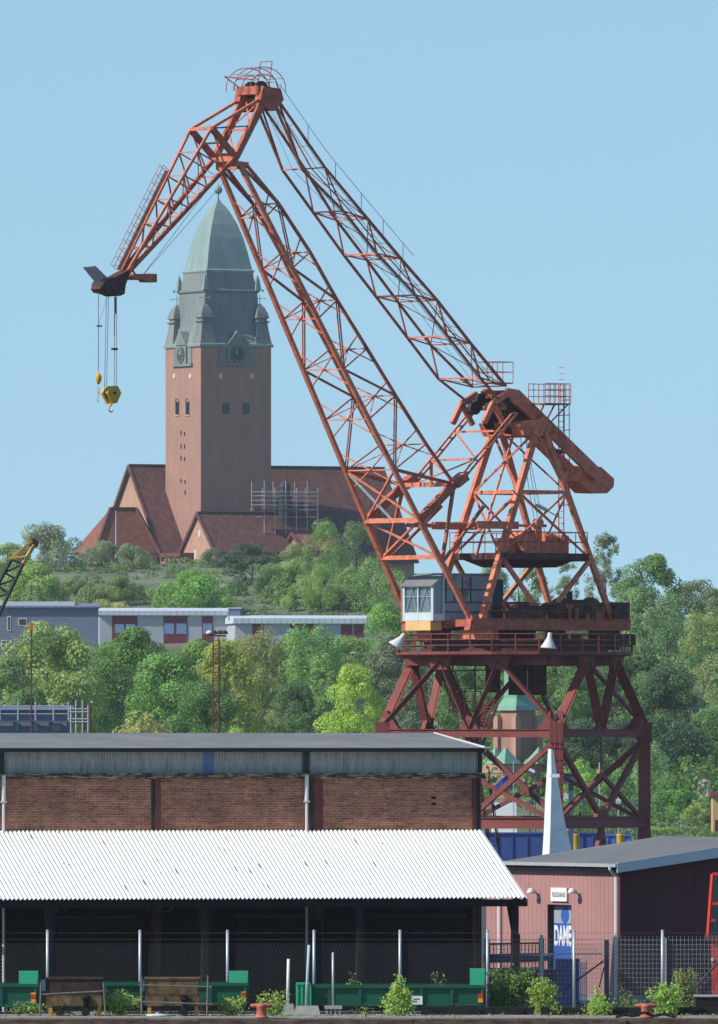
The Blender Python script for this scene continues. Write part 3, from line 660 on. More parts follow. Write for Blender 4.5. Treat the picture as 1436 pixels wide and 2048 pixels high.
m_ = MB(); m_.add([Q(ca1 + .15, cb0 - .1, zs - .02), Q(ca1 + .15, cb1 + .1, zs - .02), Q(ca1 - .95, cb1 + .1, zc1 + .06), Q(ca1 - .95, cb0 - .1, zc1 + .06), Q(ca1 + .15, cb0 - .1, zs + .05), Q(ca1 + .15, cb1 + .1, zs + .05), Q(ca1 - .95, cb1 + .1, zc1 + .13), Q(ca1 - .95, cb0 - .1, zc1 + .13)], [(0, 3, 2, 1), (4, 5, 6, 7), (0, 1, 5, 4), (1, 2, 6, 5), (2, 3, 7, 6), (3, 0, 4, 7)])
slab(m_, ca0 - .1, ca1 - .95, cb0 - .1, cb1 + .1, zc1, zc1 + .12); part('roof', m_, ROOFGREY, cab)
wf = MB()
for i in range(3):
    a = ca1 - 1.15 - i * .72
    wf.add([Q(a, cb1 + .02, zc1 - 1.75), Q(a - .62, cb1 + .02, zc1 - 1.75), Q(a - .62, cb1 + .02, zc1 - .2), Q(a, cb1 + .02, zc1 - .2)], [(0, 1, 2, 3)])
part('side_window', wf, GLASS, cab)
m_ = MB()
for i in range(4): m_.bar(Q(ca1 - 1.1 - i * .72, cb1 + .03, zc1 - 1.8), Q(ca1 - 1.1 - i * .72, cb1 + .03, zc1 - .15), .06, .06)
for zz in (zc1 - 1.8, zc1 - .95, zc0 + .6): m_.bar(Q(ca1 - 1.0, cb1 + .03, zz), Q(ca0, cb1 + .03, zz), .06, .06)
part('window_bar', m_, DARKSTEEL, cab)
m_ = MB(); slab(m_, ca1 - 1.0, ca1 - .02, cb0 + .25, cb1 - .3, zy(1262), zc0 - .01); part('yellow_box', m_, CABYEL, cab)
m_ = MB(); slab(m_, ca0, ca1 - 1.2, cb0, cb1, zy(1258), zc0 - .01); part('support', m_, ORANGE_D, cab)
m_ = MB(); m_.tube(Q(ca1 - .2, cb0 - .35, zc0 - .1), Q(ca1 - .2, cb0 - .35, zc1 - .4), .06); m_.tube(Q(ca1 - 1.2, cb0 - .3, zc0 - .1), Q(ca1 - .2, cb0 - .35, zc0 - .1), .05); part('cab_rail', m_, ORANGE, cab)
# ---- main boom
def bw(py): return 1.1 + 2.1 * (py - 330) / 915.0
Bpx = [(480, 330), (531, 434), (585, 536), (636, 637), (687, 738), (738, 838), (789, 939), (839, 1040), (945, 1245)]
Cpx = [(493, 330), (557, 407), (620, 504), (674, 600), (734, 697), (791, 791), (852, 888), (908, 968)]
Bp = [(*pf(x, y, bw(y)), bw(y)) for x, y in Bpx]; Cp = [(*pf(x, y, bw(y)), bw(y)) for x, y in Cpx]
boom = part('main_boom', MB().bar(pair(Bp, 0, -1), pair(Bp, 0, 1), .5, .5).bar(pair(Cp, 0, -1), pair(Cp, 0, 1), .4, .4), ORANGE)
for s_ in (1, -1):
    m_ = MB(); m_.bar(pair(Bp, 0, s_), pair(Bp, 7, s_), .27, .27); m_.bar(pair(Bp, 7, s_), pair(Bp, 8, s_), .33, .33); part('chord', m_, ORANGE, boom)
    m_ = MB()
    for i in range(len(Cp) - 1): m_.bar(pair(Cp, i, s_), pair(Cp, i + 1, s_), .18, .18)
    part('chord', m_, ORANGE_D, boom)
    m_ = MB()
    seq = [('C', 1), ('B', 2), ('C', 3), ('B', 4), ('C', 5), ('B', 6), ('C', 7)]
    seq = [('B', 0)] + seq
    for (k1, i1), (k2, i2) in zip(seq, seq[1:]):
        p = pair(Bp if k1 == 'B' else Cp, i1, s_); q = pair(Bp if k2 == 'B' else Cp, i2, s_)
        off = U * .09
        m_.bar(p + off, q + off, .06, .09); m_.bar(p - off, q - off, .06, .09)
    for i in (1, 3, 5): m_.bar(pair(Bp, i, s_), pair(Cp, i, s_), .09, .09)
    for i in (2, 4, 6): m_.bar(pair(Cp, i, s_), pair(Bp, i, s_), .08, .08)
    part('lacing', m_, ORANGE_D, boom)
    m_ = MB(); m_.bar(pair(Cp, 7, s_), pair(Bp, 7, s_), .45, .5); m_.bar(pair(Cp, 7, s_), pair(Cp, 7, s_) + Q(0, 0, 0) - O + U * -.9 + V((0, 0, .55)), .75, .6); m_.bar(pair(Cp, 7, s_), pair(Bp, 6, s_), .2, .2); part('lever_arm', m_, ORANGE_D, boom)
def xface(mb, prof, i, j0, t=.35, wd=.075):
    """horizontal tie with the short crossing braces that meet at its middle"""
    a, b = pair(prof, i, -1), pair(prof, i, 1); mb.bar(a, b, .09, .09); mid = (a + b) / 2
    up = [pair(prof, i - 1, s) if i > 0 else None for s in (-1, 1)]; dn = [pair(prof, i + 1, s) if i + 1 < len(prof) else None for s in (-1, 1)]
    for s, (k, u_, d_) in enumerate(zip((a, b), up, dn)):
        if u_ is not None: mb.bar(mid, k + (u_ - k) * t, wd, wd)
        if d_ is not None: mb.bar(mid, k + (d_ - k) * t, wd, wd)
    mb.hexa([mid + W * dx + U * dy + V((0, 0, dz)) for dz in (-.05, .05) for dx, dy in ((-.22, -.22), (.22, -.22), (.22, .22), (-.22, .22))])
for i in range(1, 7):
    m_ = MB(); xface(m_, Bp, i, 0, .35); xface(m_, Cp, i, 0, .3)
    a, b = pair(Bp, i, -1), pair(Bp, i, 1); c, d = pair(Cp, i, -1), pair(Cp, i, 1); mc = (c + d) / 2
    m_.bar(a, mc, .06, .06); m_.bar(b, mc, .06, .06)
    part('cross_frame', m_, ORANGE, boom)
m_ = MB(); m_.bar(pair(Bp, 7, -1), pair(Bp, 7, 1), .32, .32); m_.bar(pair(Bp, 6, 1), pair(Bp, 7, -1), .14, .14); m_.bar(pair(Bp, 6, -1), pair(Bp, 7, 1), .14, .14)
m_.bar(pair(Cp, 7, -1), pair(Cp, 7, 1), .3, .3)
L8 = [pair(Bp, 7, s) + (pair(Bp, 8, s) - pair(Bp, 7, s)) * .36 for s in (-1, 1)]
m_.bar(L8[0], L8[1], .28, .28); m_.bar(pair(Bp, 7, -1), L8[1], .14, .14); m_.bar(pair(Bp, 7, 1), L8[0], .14, .14)
part('cross_frame', m_, ORANGE, boom)
m_ = MB(); m_.bar(pair(Bp, 6, -1) , pair(Bp, 7, -1) + (pair(Bp, 7, 1) - pair(Bp, 7, -1)) * .5, .16, .16); part('pale_strut', m_, STEEL, boom)
m_ = MB()
for s_ in (-1, 1):
    k = pair(Bp, 7, s_); e = pair(Cp, 7, s_)
    lo = k + (pair(Bp, 8, s_) - k) * .42
    m_.bar(e, lo, .2, .2)
    m_.bar(Q(*[(*pf(975, 1010, 2.5), 0)[0], s_ * 2.2, (*pf(975, 1010, 2.5), 0)[1]]), lo, .18, .18)
part('lacing', m_, ORANGE_D, boom)
for s_ in (-1, 1):
    f = pair(Bp, 8, s_); m_ = MB(); m_.hexa([f + U * dx + W * dy + V((0, 0, dz)) for dz, k in ((-.5, 1), (.5, .6)) for dx, dy in ((-.5 * k, -.3), (.5 * k, -.3), (.5 * k, .3), (-.5 * k, .3))]); part('foot_bearing', m_, ORANGE_D, boom)
# ---- fly jib
jb = 1.08
def J(px, py, b=jb): return (*pf(px, py, b), b)
K_, T_, F_ = J(471, 314), J(533, 190), J(423, 256)
tu, tl = J(256, 541, .35), J(250, 552, .35)
def jp(n, s): return Q(n[0], s * n[2], n[1])
def lerp3(p, q, t): return tuple(p[i] + (q[i] - p[i]) * t for i in range(3))
jib = bpy.data.objects.new('fly_jib', None); COL.objects.link(jib); jib.parent = crane
part('cross_beam', MB().bar(jp(F_, -1), jp(F_, 1), .22, .22), ORANGE, jib); part('cross_beam', MB().bar(jp(K_, -1), jp(K_, 1), .55, .55), ORANGE, jib)
for s_ in (1, -1):
    part('chord', MB().bar(jp(F_, s_), jp(tu, s_), .16, .16), ORANGE, jib)
    part('chord', MB().bar(jp(K_, s_), jp(tl, s_), .24, .25), ORANGE_D, jib)
    part('king_post', MB().bar(jp(K_, s_), jp(T_, s_), .36, .42), ORANGE_D, jib)
    part('front_strut', MB().bar(jp(K_, s_), jp(F_, s_), .32, .36), ORANGE_D, jib)
    part('tie_bar', MB().bar(jp(T_, s_), jp(F_, s_), .17, .17), ORANGE, jib)
    m_ = MB(); n = 6
    for i in range(n):
        p = lerp3(F_, tu, i / n); q = lerp3(K_, tl, (i + .55) / n); r2 = lerp3(F_, tu, (i + 1) / n)
        m_.bar(jp(p, s_), jp(q, s_), .08, .08); m_.bar(jp(q, s_), jp(r2, s_), .08, .08)
    e = lerp3(K_, T_, .5); f = lerp3(K_, F_, .55); m_.bar(jp(e, s_), jp(F_, s_), .09, .09)
    part('lacing', m_, ORANGE_D, jib)
m_ = MB(); n = 6
for i in range(1, n):
    p = lerp3(F_, tu, i / n); q = lerp3(K_, tl, i / n)
    m_.bar(jp(p, -1), jp(p, 1), .07, .07); m_.bar(jp(q, -1), jp(q, 1), .08, .08); m_.bar(jp(p, -1), jp(q, 1), .06, .06); m_.bar(jp(p, 1), jp(q, -1), .06, .06)
    q2 = lerp3(K_, tl, (i + 1) / n); m_.bar(jp(q, -1), jp(q2, 1), .06, .06)
e = lerp3(K_, T_, .45); m_.bar(jp(e, -1), jp(e, 1), .14, .14); m_.bar(jp(e, -1), jp(T_, 1), .09, .09); m_.bar(jp(e, 1), jp(T_, -1), .09, .09); m_.bar(jp(e, -1), jp(K_, 1), .09, .09)
f = lerp3(K_, F_, .5); m_.bar(jp(f, -1), jp(f, 1), .12, .12); m_.bar(jp(f, -1), jp(F_, 1), .08, .08)
part('cross_frame', m_, ORANGE, jib)
# apex head with plates, sheaves and hoop rails
m_ = MB()
for s_ in (-1, 1):
    pts = [pf(x, y, jb) for x, y in ((521, 172), (556, 178), (562, 200), (545, 222), (532, 222), (515, 200))]
    m_.prism([Q(a, s_ * 1.08 - .3, z) for a, z in pts], W * .6)
m_.bar(jp(J(526, 180), -1), jp(J(526, 180), 1), .9, .55)
part('apex_head', m_, ORANGE_D, jib)
m_ = MB()
for b in (-.5, .5): m_.tube(Q(T_[0], b - .12, T_[1] + .4), Q(T_[0], b + .12, T_[1] + .4), .55, .55, 18)
part('sheave', m_, DARKSTEEL, jib)
m_ = MB()
for b in (-.85, .0, .85):
    for rad in (1.15, 1.75):
        pts = [Q(T_[0] + rad * math.cos(t) * 1.05, b, T_[1] + .45 + rad * .8 * math.sin(t)) for t in [math.radians(-8 + 196 * i / 12) for i in range(13)]]
        m_.path(pts, .03, 5)
for t in (40, 75, 110, 150):
    for rad in (1.15, 1.75): m_.tube(Q(T_[0] + rad * math.cos(math.radians(t)) * 1.05, -.85, T_[1] + .45 + rad * .8 * math.sin(math.radians(t))), Q(T_[0] + rad * math.cos(math.radians(t)) * 1.05, .85, T_[1] + .45 + rad * .8 * math.sin(math.radians(t))), .025, n=5)
for b in (-.45, .75): m_.path([Q(T_[0] - .5, b, T_[1] + .6), Q(T_[0] - .75, b, T_[1] + 2.25)], .035, 5)
m_.tube(Q(T_[0] - .75, -.45, T_[1] + 2.25), Q(T_[0] - .75, .75, T_[1] + 2.25), .035, n=5); 
m_.path([Q(T_[0] + .6, -.9, T_[1] + .5), Q(T_[0] + 1.6, -1.3, T_[1] + 1.25), Q(T_[0] + .3, .3, T_[1] + 1.0)], .04, 5)
part('hoop_rail', m_, ORANGE_D, jib)
# walkway with railing along the top of the fly jib
m_ = MB(); wk = MB(); n = 12
dirv = (jp(tu, -1) - jp(F_, -1)).normalized(); nrm = V((0, 0, 1)) - dirv * dirv.z; nrm = nrm.normalized()
wa, wb = jp(F_, -1) - W * .2 + nrm * .1, jp(tu, -1) - W * .15 + nrm * .12; wa = wa + (wb - wa) * .3
wk.bar(wa, wb, .3, .03); part('walkway', wk, BROWN, jib)
for i in range(n + 1):
    p = wa + (wb - wa) * (i / n)
    for o in (-.2, .2): m_.tube(p + W * o, p + W * o + nrm * .62, .022, n=4)
for h in (.32, .62):
    for o in (-.2, .2): m_.tube(wa + W * o + nrm * h, wb + W * o + nrm * h, .025, n=4)
part('railing', m_, ORANGE_D, jib)
# jib tip head
m_ = MB()
pts = [pf(x, y, .0) for x, y in ((196, 565), (208, 556), (222, 555), (238, 546), (250, 540), (246, 560), (242, 570), (240, 588), (232, 592), (222, 593), (210, 588), (196, 585), (191, 578))]
m_.prism([Q(a, -.5, z) for a, z in pts], W * 1.0); head = part('tip_head', m_, BROWN, jib)
m_ = MB(); pts = [pf(x, y, 0) for x, y in ((174, 534), (188, 532), (214, 557), (200, 566))]; m_.prism([Q(a, -.45, z) for a, z in pts], W * .6); part('tip_plate', m_, mat('weathered_plate', S(160, 148, 146), var=0.2), head)
m_ = MB(); c = pf(203, 572, 0); m_.tube(Q(c[0], -.6, c[1]), Q(c[0], .6, c[1]), .36, .36, 16); part('sheave', m_, DARKSTEEL, head)
m_ = MB(); a, z = pf(268, 553, 0); slab(m_, a - .9, a + .3, -.35, .35, z - .22, z + .16); slab(m_, a - 1.6, a - .7, -.4, .4, z - .35, z + .2); m_.bar(Q(a - .2, 0, z), Q(pf(262, 535, 0)[0], 0, pf(262, 535, 0)[1]), .1, .1); part('snatch_arm', m_, ORANGE_D, jib)
# ropes from the tip arm back to the boom
m_ = MB(); a, z = pf(286, 550, 0)
for (x, y) in ((432, 385), (452, 392)):
    e = pf(x + 20, y - 55, 0); m_.tube(Q(a, 0, z), Q(e[0], 0, e[1]), .018, n=4)
part('guy_rope', m_, ROPE, jib)
# ---- back stay lattice
nbp = [(552, 215, .95), (604, 338, 1.0), (687, 422, 1.55), (754, 507, 1.7), (831, 590, 2.02), (895, 672, 2.06), (960, 755, 2.12), (1010, 815, 1.5)]
ntp = [(556, 200, .95), (650, 335, 1.05), (736, 438, 1.6), (802, 517, 1.75), (875, 601, 2.02), (942, 687, 2.06), (1012, 772, 1.7)]
NBp = [(*pf(x, y, b), b) for x, y, b in nbp]; NTp = [(*pf(x, y, b), b) for x, y, b in ntp]
stay = part('back_stay', MB().bar(pair(NBp, 0, -1), pair(NBp, 0, 1), .3, .3).bar(pair(NBp, 7, -1), pair(NBp, 7, 1), .3, .3), ORANGE)
for s_ in (1, -1):
    for pr in (NBp, NTp):
        m_ = MB()
        for i in range(len(pr) - 1): m_.bar(pair(pr, i, s_), pair(pr, i + 1, s_), .14, .14)
        part('chord', m_, ORANGE_D, stay)
    m_ = MB()
    for i in range(1, 7):
        m_.bar(pair(NBp, i, s_), pair(NTp, min(i, 6), s_), .085, .085)
        if i < 6: m_.bar(pair(NTp, i, s_), pair(NBp, i + 1, s_), .085, .085)
    m_.bar(pair(NTp, 0, s_), pair(NBp, 1, s_), .1, .1)
    part('lacing', m_, ORANGE_D, stay)
for i in range(1, 7):
    m_ = MB(); a, b = pair(NBp, i, -1), pair(NBp, i, 1); c, d = pair(NTp, min(i, 6), -1), pair(NTp, min(i, 6), 1)
    m_.bar(a, b, .1, .1); m_.bar(c, d, .08, .08); m_.bar(a, (c + d) / 2, .055, .055); m_.bar(b, (c + d) / 2, .055, .055)
    m_.bar((a + b) / 2, c, .07, .07); m_.bar((a + b) / 2, d, .07, .07)
    if i < 6: m_.bar(c, pair(NTp, i + 1, 1), .06, .06); m_.bar(d, pair(NTp, i + 1, -1), .06, .06)
    part('cross_frame', m_, ORANGE, stay)
# stairway, its rails and ropes up the back stay
m_ = MB(); rl = MB()
p0, p1 = (pair(NTp, 0, 1), pair(NTp, 6, 1)); q0, q1 = (pair(NBp, 0, 1), pair(NBp, 6, 1))
def sp(t, k, o):
    i = min(5, int(t * 6)); f = t * 6 - i
    A = pair(NTp, i, 1) + (pair(NTp, i + 1, 1) - pair(NTp, i, 1)) * f; B = pair(NBp, min(i, 6), 1) + (pair(NBp, i + 1, 1) - pair(NBp, i, 1)) * f
    return B + (A - B) * k + W * o
for i in range(36):
    t0_, t1_ = i / 36, (i + 1) / 36
    for k in (.45,): m_.bar(sp(t0_, k, -.1), sp(t1_, k, -.1), .16, .02)
    for k, o in ((.8, -.4), (.8, .15)): rl.tube(sp(t0_, k, o), sp(t1_, k, o), .02, n=4)
    if i % 2 == 0:
        for o in (-.4, .15): rl.tube(sp(t0_, .45, o), sp(t0_, .82, o), .016, n=4)
part('stairway', m_, ORANGE, stay); part('railing', rl, ORANGE, stay)
m_ = MB()
for k, o in ((.2, -.6), (.3, -.9), (.1, -1.2)):
    for i in range(12): m_.tube(sp(i / 12, k, o), sp((i + 1) / 12, k, o), .015, n=4)
outer = [sp(i / 20, 1.0, .2) + V((0, 0, 1.0)) for i in range(12)]
m_.path(outer, .02, 4)
for i in range(0, 12, 2): m_.tube(sp(i / 20, 1.0, .2), outer[i], .02, n=4)
part('rope', m_, ROPE, stay)
# ---- A-frame
At, Ar = (*pf(1072, 862, 2.2), 2.2), (*pf(1090, 862, 2.2), 2.2)
Af, Arr = (*pf(962, 1243, 2.55), 2.55), (*pf(1226, 1245, 3.0), 3.0)
def ap(n, s): return Q(n[0], s * n[2], n[1])
def at_y(p, q, py):
    z = zy(py, CD); t = (z - p[1]) / (q[1] - p[1]); return lerp3(p, q, t)
afr = part('a_frame', MB().bar(ap(At, -1), ap(At, 1), .6, .6).tube(Q(At[0], -2.5, At[1]), Q(At[0], 2.5, At[1]), .42, .42, 14), ORANGE)
for s_ in (1, -1):
    part('leg', MB().bar(ap(At, s_), ap(Af, s_), .36, .42), ORANGE, afr)
    part('leg', MB().bar(ap(Ar, s_), ap(Arr, s_), .3, .36), ORANGE, afr)
    f1, r1 = at_y(At, Af, 985), at_y(Ar, Arr, 985); f2, r2 = at_y(At, Af, 1112), at_y(Ar, Arr, 1118); lo = (*pf(1089, 1238, 2.9), 2.9)
    m_ = MB(); m_.bar(ap(f1, s_), ap(r1, s_), .2, .24); m_.bar(ap(f1, s_), ap(r2, s_), .12, .12); m_.bar(ap(r1, s_), ap(f2, s_), .12, .12); m_.bar(ap(At, s_), ap(r1, s_), .14, .14)
    m_.bar(ap(f2, s_), ap(lo, s_), .26, .26); m_.bar(ap(r2, s_), ap(lo, s_), .26, .26)
    part('side_brace', m_, ORANGE, afr)
f1, r1, f2, r2 = at_y(At, Af, 985), at_y(Ar, Arr, 985), at_y(At, Af, 1112), at_y(Ar, Arr, 1118)
m_ = MB(); m_.bar(ap(f1, -1), ap(f1, 1), .24, .24); m_.bar(ap(At, -1), ap(f1, 1), .12, .12); m_.bar(ap(At, 1), ap(f1, -1), .12, .12); m_.bar(ap(f1, -1), ap(f2, 1), .12, .12); m_.bar(ap(f1, 1), ap(f2, -1), .12, .12)
mm = (ap(f1, -1) + ap(f1, 1)) / 2; m_.bar((ap(At, -1) + ap(At, 1)) / 2, mm, .12, .12); m_.bar(mm, (ap(f2, -1) + ap(f2, 1)) / 2, .12, .12)
part('front_brace', m_, ORANGE, afr)
m_ = MB(); m_.bar(ap(r1, -1), ap(r1, 1), .2, .2); m_.bar(ap(r2, -1), ap(r2, 1), .3, .3); m_.bar(ap(Ar, -1), ap(r1, 1), .1, .1); m_.bar(ap(r1, 1), ap(r2, -1), .1, .1); m_.bar(ap(r1, -1), ap(r2, 1), .1, .1); part('rear_brace', m_, ORANGE_D, afr)
# machinery platform in the A-frame
zp0, zp1 = zy(1120), zy(1107)
m_ = MB(); slab(m_, -4.1, 3.3, -2.9, 2.9, zp0, zp1); m_.loft([[Q(a, b, zp0 - .5) for a, b in ((-2.2, -1.6), (1.4, -1.6), (1.4, 1.8), (-2.2, 1.8))], [Q(a, b, zp0) for a, b in ((-3.2, -2.4), (2.4, -2.4), (2.4, 2.6), (-3.2, 2.6))]])
plat = part('machinery_platform', m_, BROWN)
m_ = MB()
for a in [-4 + 7.2 * i / 7 for i in range(8)]:
    for b in (-2.85, 2.85): m_.tube(Q(a, b, zp1), Q(a, b, zp1 + 1.4), .03, n=4)
for h in (.75, 1.4):
    for b in (-2.85, 2.85): m_.tube(Q(-4, b, zp1 + h), Q(3.2, b, zp1 + h), .03, n=4)
    for a in (-4, 3.2): m_.tube(Q(a, -2.85, zp1 + h), Q(a, 2.85, zp1 + h), .03, n=4)
part('railing', m_, ORANGE_D, plat)
m_ = MB()
slab(m_, -2.6, -.6, .6, 2.2, zp1, zp1 + .75); slab(m_, -3.1, -2.5, .8, 2.0, zp1, zp1 + 1.2)
m_.tube(Q(-.9, 1.7, zp1 + .95), Q(-1.4, 1.7, zp1 + .95), .45, .45, 14); m_.tube(Q(-2.2, 1.5, zp1 + 1.0), Q(-1.6, 1.5, zp1 + 1.0), .4, .4, 14)
m_.tube(Q(.5, .6, zp1 + .7), Q(.5, 2.4, zp1 + .7), .85, .85, 18); m_.bar(Q(0, 2.4, zp1), Q(0, 2.4, zp1 + 2.0), .35, .5); m_.tube(Q(0, 2.2, zp1 + 2.0), Q(0, 2.7, zp1 + 2.0), .3, .3, 12)
slab(m_, 1.4, 2.0, .4, 1.8, zp1, zp1 + 1.0)
part('luffing_winch', m_, ORANGE)
m_ = MB(); zk = zy(1052); slab(m_, 1.6, 5.2, 1.9, 2.35, zk - .25, zk + .25); slab(m_, 1.6, 5.2, -2.35, -1.9, zk - .25, zk + .25); m_.tube(Q(-1.0, 2.1, zk), Q(2, 2.1, zk), .1, n=8); m_.tube(Q(5.2, 2.1, zk), Q(7.6, 2.1, zk), .14, n=8); m_.tube(Q(5.2, -2.1, zk), Q(7.6, -2.1, zk), .14, n=8); part('luffing_rack', m_, ORANGE)
# luffing links from the A-frame head to the boom
lk = [(*pf(1030, 826, 2.3), 2.3), (*pf(952, 918, 2.3), 2.3), (*pf(914, 968, 2.3), 2.3)]
m_ = MB()
for s_ in (-1, 1):
    for o in (-.22, .22): m_.bar(ap(lk[0], s_) + U * o, ap(lk[2], s_) + U * o, .1, .12)
    for i in range(7):
        c = ap(lk[0], s_) + (ap(lk[2], s_) - ap(lk[0], s_)) * (i / 6); m_.bar(c - U * .22, c + U * .22, .1, .1)
for n_ in (lerp3(lk[0], lk[2], .25), lk[1], lk[2]):
    m_.bar(ap(n_, -1), ap(n_, 1), .14, .14)
m_.bar(ap(lk[1], -1), ap(lk[2], 1), .09, .09); m_.bar(ap(lk[1], 1), ap(lk[2], -1), .09, .09); m_.bar(ap(lerp3(lk[0], lk[2], .25), -1), ap(lk[1], 1), .09, .09); m_.bar(ap(lk[1], -1) - V((0, 0, 1.8)), ap(lk[1], -1), .18, .18)
part('luffing_link', m_, ORANGE)
# ---- counterweight lever
lev = [(1012, 776), (1036, 780), (1196, 936), (1203, 950), (1192, 962), (1178, 950), (1098, 872), (1046, 824), (1020, 802)]
bl = 1.15; pts = [pf(x, y, bl) for x, y in lev]
m_ = MB(); m_.bar(Q(pts[0][0], -bl, pts[0][1] - .4), Q(pts[0][0], bl, pts[0][1] - .4), .5, .5)
lever = part('counterweight_lever', m_, ORANGE_D)
for s_ in (1, -1):
    m_ = MB(); m_.prism([Q(a, s_ * bl - .15, z) for a, z in pts], W * .3); part('lever_beam', m_, ORANGE, lever)
m_ = MB()
for t in (.25, .45, .65):
    p = lerp3((*pts[1], 0), (*pts[2], 0), t); m_.bar(Q(p[0], -bl, p[1] - .7), Q(p[0], bl, p[1] - .7), .18, .3)
part('tie_plate', m_, BROWN, lever)
for s_ in (1, -1):
    ck = [pf(x, y, .8) for x, y in ((1020, 803), (1046, 827), (1096, 876), (1070, 870), (1012, 868), (998, 848))]; m_ = MB(); m_.prism([Q(a, s_ * .8 - .1, z) for a, z in ck], W * .2); part('cheek_plate', m_, BROWN, lever)
cwp = [pf(x, y, 0.0) for x, y in ((1150, 932), (1186, 934), (1212, 958), (1211, 974), (1198, 987), (1166, 986), (1142, 962))]
m_ = MB(); m_.prism([Q(a, -.84, z) for a, z in cwp], W * 1.68); part('counterweight', m_, ORANGE, lever)
m_ = MB(); c = pf(1062, 838, 2.0)
m_.prism([Q(*(lambda q: (q[0], -2.2, q[1]))(pf(x, y, 0))) for x, y in ((1000, 846), (1046, 838), (1062, 852), (1052, 872), (1008, 872))], W * 4.4); part('head_crossbeam', m_, ORANGE, afr)
m_ = MB()
for x, y, r0 in ((1000, 802, .55), (1022, 798, .5), (985, 815, .45)):
    a, z = pf(x, y, 1.0); m_.tube(Q(a, .7, z), Q(a, 1.1, z), r0, r0, 14); m_.tube(Q(a, -1.1, z), Q(a, -.7, z), r0, r0, 14)
part('sheave', m_, DARKSTEEL, lever)
m_ = MB()
for s_ in (-1, 1):
    h_ = [Q(a, s_ * 1.6, z) for a, z in (pf(x, y, 1.6) for x, y in ((968, 845), (986, 806), (1016, 786), (1008, 848)))]
    for a_, b_, w_0 in ((0, 1, .34), (1, 2, .4), (1, 3, .3)): part('head_strut', MB().bar(h_[a_], h_[b_], .28, w_0), ORANGE, afr)
# service platform and caged ladder at the crane head
m_ = MB(); zq = zy(807); slab(m_, -2.75, -.5, .9, 2.6, zq - .1, zq); slab(m_, .6, 2.4, -1.0, .6, zy(766) - .08, zy(766))
sp_ = part('service_platform', m_, ORANGE_D)
for b in (1.0, 2.4): part('bracket', MB().bar(Q(-2.7, b, zq - .05), Q(-1.6, min(b, 1.2), zy(858)), .09, .09).bar(Q(-.6, b, zq - .05), Q(-1.0, min(b, 1.2), zy(840)), .09, .09), ORANGE_D, sp_)
m_ = MB()
for a in [-2.75 + .45 * i for i in range(6)]:
    for b in (.9, 2.6): m_.tube(Q(a, b, zq), Q(a, b, zy(768)), .026, n=4)
for py in (768, 780, 793):
    for b in (.9, 2.6): m_.tube(Q(-2.75, b, zy(py)), Q(-.5, b, zy(py)), .026, n=4)
    m_.tube(Q(-2.75, .9, zy(py)), Q(-2.75, 2.6, zy(py)), .026, n=4)
part('railing', m_, ORANGE_D, sp_); m_ = MB()
for a in (.6, 1.5, 2.4):
    for b in (-1.0, .6): m_.tube(Q(a, b, zy(766)), Q(a, b, zy(725)), .026, n=4)
for py in (725, 745):
    for b in (-1.0, .6): m_.tube(Q(.6, b, zy(py)), Q(2.4, b, zy(py)), .026, n=4)
    for a in (.6, 2.4): m_.tube(Q(a, -1.0, zy(py)), Q(a, .6, zy(py)), .026, n=4)
part('railing', m_, ORANGE_D, sp_)
m_ = MB()
la = -2.3
for b in (1.9, 2.4):
    m_.tube(Q(la, b, zp1), Q(la, b, zy(770)), .04, n=4); m_.tube(Q(la - .5, b, zy(1010)), Q(la - .5, b, zy(770)), .02, n=4)
m_.tube(Q(la - .7, 2.15, zy(1010)), Q(la - .7, 2.15, zy(770)), .02, n=4)
for i in range(32): m_.tube(Q(la, 1.9, zp1 + .4 * i), Q(la, 2.4, zp1 + .4 * i), .02, n=4)
for i in range(9):
    z = zy(1010) + i * 1.0
    if z < zy(770): m_.path([Q(la, 1.9, z), Q(la - .5, 1.8, z), Q(la - .75, 2.15, z), Q(la - .5, 2.5, z), Q(la, 2.4, z)], .02, 4)
part('caged_ladder', m_, ORANGE_D)
# hoist ropes inside the A-frame, small lamp
m_ = MB()
for b, a2, a1 in ((.5, -2.5, -.4), (.2, -2.0, -.2), (-.2, -2.6, -1.0)): m_.tube(Q(a2, b, zp1 + .6), Q(a1, b, zy(850)), .02, n=4)
part('hoist_rope', m_, ROPE)
a, z = pf(1085, 1015, 2.6); m_ = MB(); m_.bar(Q(a + .5, 2.6, z + .18), Q(a - .4, 2.6, z - .18), .34, .14); l = part('floodlight', m_, LAMPW); m_ = MB(); m_.path([Q(a - .4, 2.6, z - .2), Q(a - 1.3, 2.7, z - .6)], .035); part('bracket', m_, ORANGE_D, l)
# ---- stairs and ladders of the portal
m_ = MB(); near = pc('N', 0)
for dx in (-.16, .2): m_.tube(V((near.x + dx, near.y - .75, zy(1610))), V((near.x + dx, near.y - .75, zy(1432))), .035, n=4)
for i in range(int((zy(1432) - zy(1610)) / .33)): m_.tube(V((near.x - .16, near.y - .75, zy(1610) + i * .33)), V((near.x + .2, near.y - .75, zy(1610) + i * .33)), .022, n=4)
part('ladder', m_, REDP)
def stair(pA, pB, wid, parent_name='stair', mt=REDP, steps=12, rail=True):
    m_ = MB(); sd_ = V((.55, -.3, 0)).normalized() * wid / 2
    for s_ in (-1, 1):
        m_.bar(pA + sd_ * s_, pB + sd_ * s_, .06, .16)
        if rail: m_.tube(pA + sd_ * s_ + V((0, 0, .9)), pB + sd_ * s_ + V((0, 0, .9)), .03, n=4)
        if rail:
            for i in range(5): q = pA + (pB - pA) * (i / 4) + sd_ * s_; m_.tube(q, q + V((0, 0, .9)), .025, n=4)
    for i in range(1, steps): q = pA + (pB - pA) * (i / steps); m_.bar(q - sd_, q + sd_, .18, .04)
    return part(parent_name, m_, mt)
DM = CD - 5
